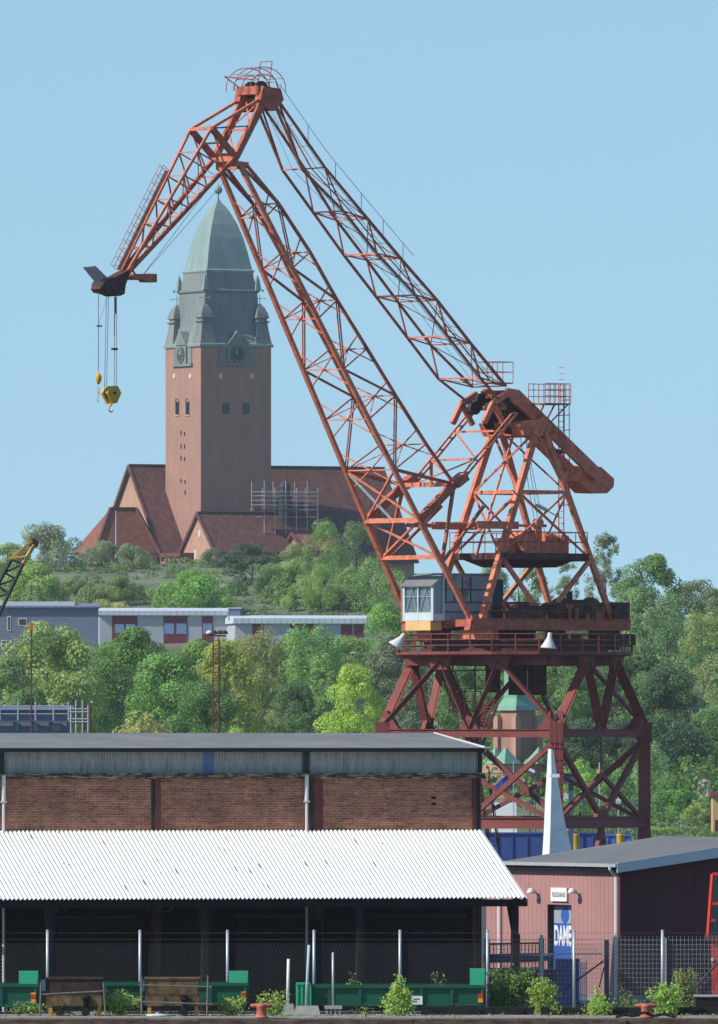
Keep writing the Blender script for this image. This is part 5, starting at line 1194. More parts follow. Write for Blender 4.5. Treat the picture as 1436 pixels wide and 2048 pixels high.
# white tapered mast behind the garage roof
wm = thing('white_mast', 'white tapered steel fin standing behind the garage roof', 'mast', V(((1116 - CX) * 470 / F, 470, -.2)))
m_ = MB(); zt_ = P(1100, 1498, 470).z
def wr(py, l, c, r, d0=0, d1=1.6):
    z = P(0, py, 470).z; return [V((P(l, py, 470).x, 471.0, z)), V((P(c, py, 469).x, 469.0, z)), V((P(r, py, 470.5).x, 470.5, z)), V((P(c, py, 472).x, 472.0, z))]
m_.loft([wr(1760, 1082, 1096, 1160), wr(1702, 1086, 1099, 1144), wr(1650, 1089, 1101, 1131), wr(1600, 1091, 1102, 1122), wr(1550, 1094, 1103, 1114), wr(1498, 1097, 1102, 1106)]); m_.build('fin', WHITE, wm)
m_ = MB(); a = P(1100, 1552, 468.8); b = P(1119, 1551, 468.8); m_.bar(a, b, .12, .14); m_.build('crossarm', WHITE, wm)
# EU-blue flag, pole, street lamp
fl = thing('blue_flag', 'drooping blue flag on a pale pole seen through the crane portal', 'flag', V((P(1027, 1700, 860).x, 860, -.2)))
m_ = MB(); m_.tube(V((P(1027, 1700, 860).x, 860, -.2)), P(1027, 1522, 860), .05, .035, 8); m_.build('pole', STEEL, fl)
m_ = MB(); nx, ny = 10, 8; vs = []
for j in range(ny + 1):
    for i in range(nx + 1):
        t, u_ = i / nx, j / ny
        px = 1026 - 38 * t; py = 1548 + 28 * u_ + 26 * t * (1 - .35 * u_) - 6 * math.sin(t * 3)
        vs.append(P(px, py, 860 + .25 * math.sin(t * 7 + u_ * 2)))
m_.add(vs, [(j * (nx + 1) + i, j * (nx + 1) + i + 1, (j + 1) * (nx + 1) + i + 1, (j + 1) * (nx + 1) + i) for j in range(ny) for i in range(nx)]); m_.build('cloth', mat('flag_blue', S(48, 84, 170), var=.15, scale=.8), fl, smooth=True)
sl = thing('street_lamp', 'white street lamp head on a thin teal pole beyond the blue flag', 'street lamp', V((P(1071, 1700, 880).x, 880, -.2))); m_ = MB(); m_.path([V((P(1071, 1700, 880).x, 880, -.2)), P(1071, 1552, 880), P(1068, 1546, 880)], .045, 6); m_.build('pole', BLUESTEEL, sl); m_ = MB(); m_.bar(P(1057, 1537, 880), P(1069, 1544, 880), .3, .22); m_.build('lamp_head', WHITE, sl)
# tall thin yard poles and a yard fence under the crane
yf = thing('yard_fence', 'tall thin teal wire fence in the yard behind the crane', 'fence', V((P(1180, 1700, 905).x, 905, -.2)))
m_ = MB()
for x in (1060, 1095, 1165, 1195, 1225, 1252, 1270): p = P(x, 1700, 905); m_.tube(V((p.x, 905, -.2)), V((p.x, 905, P(0, 1600, 905).z)), .045, n=5)
m_.build('post', BLUESTEEL, yf)
m_ = MB()
for y in (1604, 1640, 1668, 1690): m_.tube(P(1040, y, 905), P(1285, y, 905), .02, n=4)
for x in range(1044, 1286, 7): m_.tube(P(x, 1697, 905), P(x, 1640, 905), .012, n=4)
m_.build('wire', BLUESTEEL, yf)
for x, y1, lb_ in ((1199, 1525, 'tall pale pole with a small orange lamp right of the white fin'), (1237, 1585, 'shorter pale pole between the crane braces on the right')):
    o = thing('yard_pole', lb_, 'pole', V((P(x, 1700, 915).x, 915, -.2))); m_ = MB(); m_.tube(V((P(x, 1700, 915).x, 915, -.2)), P(x, y1, 915), .06, n=6); m_.build('pole', STEEL, o)
    m_ = MB(); p = P(x, y1 + 22, 914.9); m_.box(p.x - .2, p.x + .2, p.y - .2, p.y + .2, p.z, p.z + .35); m_.build('lamp', CABYEL if x < 1210 else LAMPW, o)
# blue skips and drums
def skip(label, px0, px1, y0, y1, D, m, cat='skip'):
    o = thing('blue_skip', label, cat, V(((px0 + px1) / 2 - CX, 0, 0)) * (D / F) + V((0, D, -.2)), 0, 'blue skips under the crane')
    a, b = P(px0, y0, D), P(px1, y1, D); hh = a.z + .2; wd = b.x - a.x
    m_ = MB(); m_.box(-wd / 2, wd / 2, 0, .08, 0, hh); m_.box(-wd / 2, wd / 2, 2.3, 2.38, 0, hh); m_.box(-wd / 2, -wd / 2 + .08, .081, 2.3, 0, hh); m_.box(wd / 2 - .08, wd / 2, .081, 2.3, 0, hh); m_.box(-wd / 2 + .08, wd / 2 - .08, .081, 2.3, 0, .15); m_.build('body', m, o, world=False)
    m_ = MB(); n = max(3, int(wd / .9))
    for i in range(n + 1): x = -wd / 2 + .06 + (wd - .2) * i / n; m_.box(x, x + .1, -.09, -.001, 0.05, hh - .12)
    m_.box(-wd / 2 - .05, wd / 2 + .05, -.1, .1, hh, hh + .12); m_.build('rib', NAVY if False else m, o, world=False)
    return o
BLUES = mat('skip_blue', S(58, 84, 142), rough=.5, var=.15, scale=.6)
skip('long blue skip behind the crane legs left of the white fin', 962, 1086, 1668, 1720, 852, BLUES)
skip('blue skip behind the crane leg right of the white fin', 1142, 1208, 1668, 1720, 852, BLUES)
skip('short pale blue skip at the far right behind the crane leg', 1212, 1262, 1672, 1720, 856, mat('skip_pale_blue', S(84, 122, 190), var=.12))
for x, lb_ in ((1151, 'yellow drum standing at the left end of the blue skip'), (1241, 'yellow drum standing behind the right hand crane leg')):
    o = thing('yellow_drum', lb_, 'drum', V((P(x, 1720, 848).x, 848, -.2)), 0, 'yellow drums'); zt_ = P(0, 1668, 848).z + .2
    m_ = MB(); m_.lathe([(.28, 0), (.3, .02), (.28, .1), (.28, zt_ * .5), (.3, zt_ * .52), (.28, zt_ * .56), (.28, zt_ - .1), (.3, zt_ - .05), (.26, zt_)], n=14); m_.build('barrel', YELLOW, o, world=False, smooth=True); m_ = MB(); m_.lathe([(.06, zt_), (.06, zt_ + .05)], c=(.12, 0, 0), n=8); m_.build('bung', DARKSTEEL, o, world=False)
bl_ = thing('blue_gantry', 'blue steel gantry post with a box head behind the white fin', 'gantry', V((P(1132, 1720, 840).x, 840, -.2)))
m_ = MB(); p, q = P(1137, 1720, 840), P(1147, 1720, 840); m_.box(p.x, q.x, 840, 840.5, -.2, P(0, 1568, 840).z); m_.build('post', BLUESTEEL, bl_)
m_ = MB(); p, q = P(1118, 1568, 840), P(1152, 1548, 840); m_.box(p.x, q.x, 839.8, 841, p.z, q.z); m_.box(p.x - .1, q.x + .1, 839.7, 841.1, q.z, q.z + .08); m_.build('head', BLUESTEEL, bl_)
m_ = MB()
for y in (1588, 1618, 1650): p, q = P(1124, y + 10, 840.2), P(1138, y, 840.2); m_.box(p.x, q.x, 840.0, 840.4, p.z, q.z)
m_.build('panel', APTROOF, bl_)
van = thing('white_van', 'small white van parked behind the crane brace left of the fin', 'van', V((P(1010, 1720, 900).x, 900, -.2)))
m_ = MB(); zt_ = P(0, 1606, 900).z; zb_ = P(0, 1640, 900).z; x = P(1005, 0, 900).x
hh = zt_ + .2
m_.loft([[V((-1.0, 0, .3 + 0)), V((1.0, 0, .3)), V((1.0, 4.6, .3)), V((-1.0, 4.6, .3))], [V((-1.0, -.05, 1.3)), V((1.0, -.05, 1.3)), V((1.0, 4.6, 1.3)), V((-1.0, 4.6, 1.3))], [V((-.9, .9, 2.0)), V((.9, .9, 2.0)), V((.95, 4.6, 2.0)), V((-.95, 4.6, 2.0))], [V((-.85, 1.1, hh if hh > 2.1 else 2.2)), V((.85, 1.1, hh if hh > 2.1 else 2.2)), V((.9, 4.5, hh if hh > 2.1 else 2.2)), V((-.9, 4.5, hh if hh > 2.1 else 2.2))]]); m_.build('body', WHITE, van, world=False)
m_ = MB(); m_.add([(-.8, .0, 1.38), (.8, .0, 1.38), (.72, .83, 1.98), (-.72, .83, 1.98)], [(0, 1, 2, 3)]); m_.v = [v + V((0, -.03, .02)) for v in m_.v]; m_.build('windscreen', GLASSD, van, world=False)
for sx_ in (-.85, .85):
    for yy in (.8, 3.7): m_ = MB(); m_.tube((sx_ - .1, yy, .33), (sx_ + .1, yy, .33), .33, .33, 14); m_.build('wheel', BLACK, van, world=False)
# pale wall fragment at the right edge
pw = thing('ochre_hut', 'ochre rendered hut with an orange roof edge at the far right edge', 'hut', V((P(1440, 1720, 1100).x, 1100, -.2))); m_ = MB(); p, q = P(1426, 1690, 1100), P(1500, 1592, 1100); m_.box(p.x, q.x, 1100, 1106, -.2, q.z); m_.build('wall', mat('ochre_render', S(196, 160, 112), var=.2), pw); m_ = MB(); m_.box(p.x - .3, q.x + .3, 1099.7, 1106.3, q.z, q.z + .35); m_.build('roof', TILE_O, pw)
m_ = MB(); p2, q2 = P(1430, 1680, 1099.9), P(1436, 1640, 1099.9); m_.box(p2.x, q2.x, 1099.9, 1100.2, p2.z, q2.z); m_.build('door', BROWN, pw)

#@@FRONT
# ------------------------------------------------------------------ foreground on the quay
FD = 399.0
fence = thing('chain_link_fence', 'chain link fence on grey steel posts along the quay', 'fence', V((0, FD, 0)))
fx = [-85, 95, 280, 455, 628, 800, 975, 1148, 1325, 1500]
zt_ = P(0, 1863, FD).z
for i, x in enumerate(fx):
    m_ = MB(); c = P(x, 0, FD).x; m_.tube((c, FD, 0), (c, FD, zt_), .05, n=10); m_.lathe([(.055, 0), (.05, .04), (.01, .06)], c=(c, FD, zt_), n=8); po = m_.build('post', STEEL, fence, smooth=True)
    if x == 628: m_ = MB(); m_.tube((c, FD, 0.001), (c, FD, .75), .056, n=10); m_.build('rusty_sleeve', mat('rust_orange', S(168, 100, 48), var=.25, scale=6), po, smooth=True)
x0, x1 = P(-100, 0, FD).x, P(1500, 0, FD).x
m_ = MB(); hm = P(0, 1890, FD).z
step = .115; n = int((x1 - x0 + hm) / step)
for i in range(n):
    a = x0 - hm + i * step
    for sgn in (1, -1):
        p = V((a, FD + .055, 0)); q = V((a + hm, FD + .055, hm))
        if sgn < 0: p, q = V((a, FD + .055, hm)), V((a + hm, FD + .055, 0))
        if q.x < x0 or p.x > x1: continue
        m_.tube(p, q, .0045, n=3)
m_.build('wire_mesh', mat('mesh_wire', S(84, 86, 88), rough=.5, metal=.3, var=.1), fence)
m_ = MB()
for y in (1866, 1879, 1888, 1990): z = P(0, y, FD).z; m_.tube((x0, FD + .05, z), (x1, FD + .05, z), .005, n=4)
m_.build('strand_wire', MATS['mesh_wire'], fence)
# inner welded yard fence with dark posts and its gate, in front of the garage
ID = 408.0
yg = thing('welded_fence', 'welded wire fence panel with dark posts and a brace before the garage', 'fence', V((P(1210, 0, ID).x, ID, -.2)))
m_ = MB(); z1 = P(0, 1872, ID).z; xa, xb_ = P(972, 0, ID).x, P(1460, 0, ID).x
k = xa
while k < xb_: m_.tube((k, ID, -.1), (k, ID, z1), .005, n=3); k += .135
k = 0.0
while k < z1: m_.tube((xa, ID, k), (xb_, ID, k), .005, n=3); k += .16
m_.build('wire_mesh', mat('bright_wire', S(170, 174, 178), var=.1), yg)
for x, wd, mm, y1 in ((1213, .16, NAVY, 1880), (1331, .07, STEEL, 1876), (973, .1, NAVY, 1876), (1083, .12, STEEL, 1870)):
    p = P(x, y1, ID); m_ = MB(); m_.box(p.x - wd / 2, p.x + wd / 2, ID - .1, ID - .02, -.2, p.z); m_.build('post', mm, yg)
for x0_, y0_, x1_, y1_, r_0 in ((1207, 1922, 1120, 1985, .035), (1208, 1935, 1192, 2000, .025), (1436, 1925, 1390, 1975, .04)): m_ = MB(); m_.tube(P(x0_, y0_, ID - .1), P(x1_, y1_, ID - .1), r_0, n=6); m_.build('brace', NAVY, yg)
m_ = MB(); m_.bar(P(1085, 1908, ID - .1), P(1210, 1908, ID - .1), .05, .05); m_.build('rail', STEEL, yg)
# blue loading platform with railings, before the garage door
bp_ = thing('loading_platform', 'blue steel loading platform with barred railings before the doorway', 'platform', V((P(1040, 2000, 415).x, 415, -.2)))
DB = 415
m_ = MB(); a, b = P(968, 1922, DB), P(1105, 1912, DB); m_.box(a.x, b.x, DB, DB + 1.6, a.z, b.z); m_.build('deck', BLUESTEEL, bp_)
m_ = MB(); a, b = P(970, 2010, DB + .1), P(1112, 1940, DB + .1); m_.box(a.x, b.x, DB + .1, DB + 1.5, -.2, b.z); m_.build('base', NAVY, bp_)
for x, y0 in ((974, 1878), (1035, 1868), (1083, 1876), (1116, 1920)):
    p = P(x, y0, DB); m_ = MB(); m_.box(p.x - .09, p.x + .09, DB - .12, DB - .01, -.2, p.z); m_.build('post', BLUESTEEL, bp_)
m_ = MB()
for y in (1888, 1910, 1924, 1938): m_.bar(P(974, y, DB - .06), P(1083, y - 2, DB - .06), .05, .06)
for x in range(980, 1083, 7): m_.tube(P(x, 1889, DB - .06), P(x, 1910, DB - .06), .015, n=4); m_.tube(P(x, 1924, DB - .06), P(x, 1938, DB - .06), .015, n=4)
m_.build('railing', NAVY, bp_)
bc = thing('blue_container', 'blue steel container standing below the doorway beside the platform', 'container', V((P(1130, 2003, 418).x, 418, -.2)))
m_ = MB(); a, b = P(1113, 2003, 418), P(1158, 1922, 418); m_.box(a.x, b.x, 418, 419.6, -.2, b.z); m_.build('body', BLUEP, bc)
m_ = MB()
for i in range(5): x = a.x + .1 + i * .16; m_.box(x, x + .05, 417.96, 418, -.1, b.z - .08)
m_.box(a.x - .03, b.x + .03, 417.93, 419.6, b.z, b.z + .06); m_.build('rib', BLUEP, bc)
wp = thing('stripe_panel', 'narrow white speckled panel leaning by the pink wall behind the fence', 'panel', V((P(1166, 2000, 419).x, 419, -.2))); m_ = MB(); a, b = P(1161, 2000, 419), P(1172, 1921, 419)
for i in range(34): z = -.15 + i * (b.z + .1) / 34; m_.box(a.x, b.x, 419, 419.03, z, z + .025)
m_.build('slat', WHITE, wp); m_ = MB(); m_.box(a.x - .03, a.x, 419, 419.05, -.2, b.z); m_.box(b.x, b.x + .03, 419, 419.05, -.2, b.z); m_.build('stile', STEEL, wp)
# red machine at the right edge
rm = thing('red_machine', 'red cabin machine with a barred window at the right edge', 'machine', V((P(1440, 2010, 409).x, 409, -.2)))
def R4(px, py, d=409): return P(px, py, d)
m_ = MB(); m_.loft([[R4(1424, 2012), R4(1520, 2012), R4(1520, 2012, 411.5), R4(1424, 2012, 411.5)], [R4(1421, 1878), R4(1520, 1878), R4(1520, 1878, 411.5), R4(1421, 1878, 411.5)]]); m_.build('body', REDM, rm)
m_ = MB(); m_.box(R4(1415, 1870).x, R4(1520, 1870).x, 408.9, 411.6, R4(0, 1880).z, R4(0, 1870).z); m_.build('ledge', RUSTBEAM, rm)
m_ = MB()
for x0, y0, x1, y1 in ((1416, 1870, 1425, 1748), (1425, 1748, 1500, 1746), (1420, 1807, 1500, 1806), (1418, 1841, 1431, 1841), (1460, 1870, 1462, 1748)): m_.bar(R4(x0, y0), R4(x1, y1), .1, .1)
m_.build('window_frame', REDM, rm)
m_ = MB(); m_.add([R4(1418, 1870, 409.1), R4(1500, 1870, 409.1), R4(1500, 1748, 409.1), R4(1426, 1748, 409.1)], [(0, 1, 2, 3)]); m_.build('pane', GLASSD, rm)
m_ = MB()
for i in range(9): m_.tube(R4(1419 + i * 9, 1868), R4(1419 + i * 9, 1843), .012, n=3)
m_.build('grille', RUSTBEAM, rm)
m_ = MB(); m_.box(R4(1422, 0).x, R4(1427, 0).x, 408.95, 409, R4(0, 1922).z, R4(0, 1916).z); m_.build('decal', WHITE, rm)
# timber kerb and concrete ledge
r_ = random.Random(21)
for x0, x1, lb_ in ((842, 1068, 'black timber kerb beam before the large green skip'), (1082, 1300, 'black timber kerb beam between the two leafy clumps on the right'), (1304, 1500, 'black timber kerb beam at the right end of the quay')):
    o = thing('kerb_beam', lb_, 'kerb beam', V((P((x0 + x1) / 2, 0, 395.4).x, 395.4, 0)), 0, 'timber kerbs on the quay')
    a, b = P(x0, 0, 395.4).x, P(x1, 0, 395.4).x; hk_ = .25
    m_ = MB(); n = 14
    for i in range(n): p = a + (b - a) * i / n; q = a + (b - a) * (i + 1) / n; m_.box(p, q - .004, 395.2 + r_.uniform(0, .02), 395.6, 0, hk_ + r_.uniform(-.012, .012))
    m_.build('beam', TIMBER, o); m_ = MB()
    for t in (.12, .5, .88): x = a + (b - a) * t; m_.box(x - .1, x + .1, 395.15, 395.199, .02, .2)
    m_.build('iron_strap', BLACK, o)
# green skips (open roll-off containers)
def green_skip(label, px0, px1, D=396.5, yt=1966, yb=2012, rt=True, lt=False, lidy=1941, lidw=38, depth=2.0):
    a, b = P(px0, yt, D), P(px1, yb, D)
    o = thing('green_skip', label, 'skip', V(((a.x + b.x) / 2, D, 0)), 0, 'green open skips by the fence')
    m_ = MB(); hh, z0_ = a.z, b.z; wd = b.x - a.x; X0, X1 = a.x, b.x
    m_.box(X0, X1, D, D + .06, z0_, hh); m_.box(X0, X1, D + depth, D + depth + .06, z0_, hh); m_.box(X0, X0 + .06, D + .0605, D + depth - .001, z0_, hh); m_.box(X1 - .06, X1, D + .0605, D + depth - .001, z0_, hh); m_.box(X0 + .06, X1 - .06, D + .0605, D + depth, z0_ + .02, z0_ + .08)
    body = m_.build('body', GREENC, o)
    m_ = MB(); n = max(3, int(wd / 1.0))
    for i in range(n + 1):
        x = X0 + .04 + (wd - .18) * i / n; m_.box(x, x + .1, D - .07, D - .001, z0_ + .02, hh - .1)
    m_.box(X0 - .03, X1 + .03, D - .09, D + .09, hh - .1, hh + .001); m_.box(X0 - .03, X1 + .03, D + depth - .05, D + depth + .1, hh - .1, hh); m_.box(X0, X1, D - .05, D - .0015, z0_ - .0, z0_ + .1)
    m_.build('rib', GREENC, o)
    for x in (X0 + .3, X1 - .6): m_ = MB(); m_.box(x, x + .3, D + .1, D + depth - .1, 0, z0_ - .001); m_.build('skid', BLACK, o)
    if lidy:
        for side, on in ((X1, rt), (X0 + lidw / 60, lt)):
            if not on: continue
            x1_ = side; x0_ = side - lidw / 60
            m_ = MB(); zt2 = P(0, lidy, D).z
            m_.prism([(x0_, D + .0, hh + .003), (x1_ - .02, D + .0, hh + .003), (x1_ - .0, D + .0, zt2 - .06), (x0_, D, zt2)], (0, .08, 0)); m_.box(x0_, x1_, D + .08, D + .5, zt2 - .08, zt2 - .02); m_.box(x1_ - .08, x1_ - .0, D + .0805, D + .9, hh + .003, zt2 - .085); m_.build('raised_end', GREENL, o)
    for x in ([X1 - .16] if rt else []) + ([X0 + 1.05] if lt else []):
        m_ = MB(); m_.box(x - .07, x + .09, D - .1, D - .072, z0_ + .12, hh - .28); rf_ = m_.build('reflector', REFL_Y, o); m_ = MB(); m_.box(x - .07, x + .09, D - .104, D - .1005, z0_ + .26, z0_ + .42); m_.build('red_patch', REFL_R, rf_)
    return o
green_skip('green skip cut by the left edge of the picture', -140, 76, yt=1968, yb=2014)
green_skip('green skip standing behind the two rusty yellow tanks', 206, 496, yt=1966, yb=2010)
gs = green_skip('longest green skip with ribbed pale end and a white notice', 592, 970, yt=1970, yb=2012, lidy=1936, lidw=30)
a, b = P(592, 1966, 396.45), P(620, 2010, 396.45)
m_ = MB(); m_.box(a.x, b.x, 396.3, 396.4, b.z, a.z)
for i in range(4): x = a.x + .02 + i * .145; m_.box(x, x + .05, 396.22, 396.3, b.z, a.z - .05)
m_.box(a.x, b.x, 396.2, 396.4, a.z - .05, a.z + .02); m_.build('ribbed_end', GREENL, gs)
m_ = MB(); a, b = P(823, 1992, 396.4), P(845, 2009, 396.4); m_.box(a.x, b.x, 396.395, 396.42, b.z, a.z); nb = m_.build('notice', WHITE, gs)
m_ = MB()
for i, wd in enumerate((.2, .12)): m_.box(a.x + .06, a.x + .06 + wd, 396.388, 396.394, b.z + .16 - i * .08, b.z + .2 - i * .08)
m_.build('notice_text', INK, nb)
# rusty tanks with rail frames
def tank(label, px0, px1, lean):
    D = 393.6; o = thing('rusty_tank', label, 'tank', V((P((px0 + px1) / 2, 0, D).x, D, 0)), 0, 'rusty tanks on the quay edge')
    a, b = P(px0, 1957, D), P(px1, 2012, D); zt2, zb2 = a.z, b.z; zm2 = P(0, 1989, D).z
    m_ = MB(); m_.box(a.x, b.x, D, D + 1.1, zm2, zt2 - .03); m_.box(a.x - .04, b.x + .04, D - .04, D + 1.14, zt2 - .03, zt2 + .03); m_.build('upper_body', TANKR if lean else TANK, o)
    m_ = MB(); m_.box(a.x, b.x, D + .02, D + 1.08, zb2, zm2 - .04); m_.box(a.x, b.x, D + .01, D + 1.09, zm2 - .04, zm2 - .003); m_.build('lower_body', TANK, o)
    m_ = MB()
    for x in (a.x + .02, b.x - .06): m_.box(x, x + .04, D - .02, D + .0, zm2 + .02, zt2 - .05)
    m_.build('stiffener', TANKR if lean else TANK, o)
    for x in (a.x + .08, b.x - .14):
        for y in (D + .05, D + .9): m_ = MB(); m_.box(x, x + .12, y, y + .15, 0, zb2 - .001); m_.build('leg', mat('leg_yellow', S(190, 140, 66), var=.2, scale=3) if 'leg_yellow' not in MATS else MATS['leg_yellow'], o)
    m_ = MB(); p = P(px0 - 3, 1982, D - .1); m_.box(p.x - .12, p.x + .03, D - .05, D + .2, p.z, P(0, 1960, D).z); m_.build('control_box', BLUESTEEL, o)
    m_ = MB(); p = P((px0 + px1) / 2 + 24, 1998, D - .1); m_.tube((p.x, D - .05, 0.02), (p.x, D - .05, p.z), .09, n=10); m_.tube((p.x, D - .25, .12), (p.x, D + .05, .12), .14, n=10); m_.lathe([(.16, -.02), (.13, .1), (.03, .15)], c=(p.x, D - .05, p.z), n=10); m_.build('valve', BLACK, o)
    m_ = MB(); w0, w1 = (px0 - 12, px1 + 8) if lean else (px0 - 7, px1 + 16); y0 = 1965 if lean else 1951
    for x, dx in ((w0, 6 if lean else 0), (w1, 4 if lean else -2)): m_.tube(P(x, 2032, D - .3), P(x - dx + (8 if lean and x == w0 else 0), y0, D - .3), .035, n=6)
    if lean: m_.tube(P(w0 + 2, 1989, D - .3), P(w1, 1982, D - .3), .03, n=6)
    else:
        m_.tube(P(w0 - 6, 1970, D - .3), P(w1 + 10, 1974, D - .3), .03, n=6); m_.tube(P(w0 - 6, 2003, D - .3), P(w1 + 12, 2009, D - .3), .03, n=6)
    m_.build('rail_frame', mat('weathered_rail', S(112, 104, 98), var=.3, scale=4) if lean else MATS['weathered_rail'], o)
    return o
tank('rusty brown and yellow tank, left of the pair, with a leaning rail', 92, 203, True); tank('rusty yellow tank, right of the pair, with two level rails', 290, 398, False)
lid = thing('round_lid', 'white round lid lying on the quay under the right hand rusty tank', 'lid', V((P(315, 2030, 393.2).x, 393.2, 0))); m_ = MB(); m_.lathe([(.36, 0), (.38, .03), (.36, .06), (.1, .09)], n=18); m_.build('cover', LAMPW, lid, world=False); m_ = MB(); m_.lathe([(.06, .08), (.06, .13)], n=8); m_.build('knob', STEEL, lid, world=False)
# loose posts in blocks
def lpost(label, px0, y0, px1, y1, m, r, blk, D=395.0, shape='block'):
    o = thing('loose_post', label, 'post', V((P(px0, 0, D).x, D, 0)), 0, 'posts in loose footings'); p0 = P(px0, y0, D)
    m_ = MB(); m_.tube(V((p0.x, D, max(.15, p0.z))), P(px1, y1, D), r, n=10); m_.build('pole', m, o, smooth=True)
    x0, x1, yt = blk; a, b = P(x0, yt, D - .3).x, P(x1, yt, D - .3).x; h_ = P(0, yt, D - .3).z
    m_ = MB()
    if shape == 'block': m_.hexa([V((a - .05, D - .35, 0)), V((b + .05, D - .35, 0)), V((b + .05, D + .35, 0)), V((a - .05, D + .35, 0)), V((a + .03, D - .28, h_)), V((b - .03, D - .28, h_)), V((b - .03, D + .28, h_)), V((a + .03, D + .28, h_))])
    else:
        m_.box(a, b, D - .25, D + .25, h_ - .1, h_)
        for i in range(4): m_.box(a + .04 + i * (b - a) * .25, a + .1 + i * (b - a) * .25, D - .2, D + .2, 0, h_ - .101)
    m_.build('footing', CONCB if shape != 'dark' else TIMBER, o)
lpost('white plastic post in a rough dark block', 575, 2012, 577, 1918, WHITE, .05, (566, 588, 2008))
lpost('pale blue tilted post in a sloped concrete block', 612, 2012, 618, 1890, mat('pale_blue_post', S(176, 196, 206), var=.05), .045, (590, 638, 2012))
lpost('grey post on a pale slab laid over small black blocks', 666, 2012, 666, 1905, STEEL, .04, (649, 684, 2012), shape='slab')
# bollards
for px, lb_ in ((523, 'red mooring bollard on the quay edge beside the low bushes left of centre'), (1292, 'red mooring bollard with a black chain on the right part of the quay edge')):
    D = 391.0; c = V((P(px, 0, D).x, D, 0)); o = thing('mooring_bollard', lb_, 'bollard', c, 0, 'red mooring bollards')
    m_ = MB(); m_.lathe([(.24, 0), (.24, .03), (.19, .05), (.165, .14), (.16, .28), (.175, .34), (.19, .38), (.17, .44), (.08, .47)], n=18); m_.build('stem', BOLL, o, world=False, smooth=True)
    m_ = MB(); m_.lathe([(.06, -.36), (.1, -.33), (.125, -.1), (.125, .1), (.1, .33), (.06, .36)], n=12); m_.v = [V((v.z, v.x * .8, .4 + v.y * .6)) for v in m_.v]; m_.build('horn', BOLL, o, world=False, smooth=True)
    if px > 1000:
        cn = thing('chain', 'black chain heaped round the foot of the right red bollard', 'chain', c + V((0, -.25, 0))); m_ = MB(); rr_ = random.Random(4)
        for i in range(46):
            t = i / 45; x = -.95 + 1.9 * t; zz = .05 + .13 * math.sin(t * math.pi) * (0.6 + .4 * math.sin(t * 17)); y = .1 * math.sin(t * 11)
            k2 = rr_.uniform(0, 3.1); pc_ = V((x, y, zz)); d1 = V((math.cos(k2) * .04, .02, math.sin(k2) * .03)); d2 = V((-d1.z, .03, d1.x))
            m_.path([pc_ + d1 * 1.4, pc_ + d2, pc_ - d1 * 1.4, pc_ - d2, pc_ + d1 * 1.4], .016, 4)
        m_.build('links', BLACK, cn, world=False)
tl = thing('scrap_trough', 'dark timber trough with scrap beside the red machine at the right edge', 'trough', V((P(1420, 2020, 396).x, 396, 0))); m_ = MB(); a, b = P(1392, 2018, 396), P(1500, 1994, 396); m_.box(a.x, b.x, 396, 396.06, .0, b.z); m_.box(a.x, b.x, 397, 397.06, 0, b.z); m_.box(a.x, a.x + .06, 396.061, 396.999, 0, b.z); m_.build('side', TIMBER, tl); m_ = MB(); m_.box(a.x - .05, b.x, 395.95, 397.1, b.z, b.z + .05); m_.build('lid', CONCB, tl)

#@@GREEN
# ------------------------------------------------------------------ trees, shrubs
ZS = [1.0]
def leafquads(mb, centre, rad, n, size, rng, squash=1.0, fill=.35):
    zs = ZS[0]
    for _ in range(n):
        z = rng.uniform(-1, 1); t = rng.uniform(0, 2 * math.pi); r_ = math.sqrt(1 - z * z); d = V((r_ * math.cos(t), r_ * math.sin(t), z))
        rr_ = rad * (1 - fill * rng.random() ** 1.5); p = centre + V((d.x * rr_, d.y * rr_, d.z * rr_ * squash * zs))
        nrm = (d + V((rng.gauss(0, .45), rng.gauss(0, .45), rng.gauss(0, .45) + .25))).normalized()
        a = nrm.cross(V((rng.gauss(0, 1), rng.gauss(0, 1), rng.gauss(0, 1)))).normalized(); b = nrm.cross(a)
        s1 = size * rng.uniform(.6, 1.3); s2 = s1 * rng.uniform(.5, .9)
        a.z *= zs; b.z *= zs
        k = len(mb.v); mb.v += [p + a * s1, p + b * s2, p - a * s1, p - b * s2]; mb.f.append((k, k + 1, k + 2, k + 3))
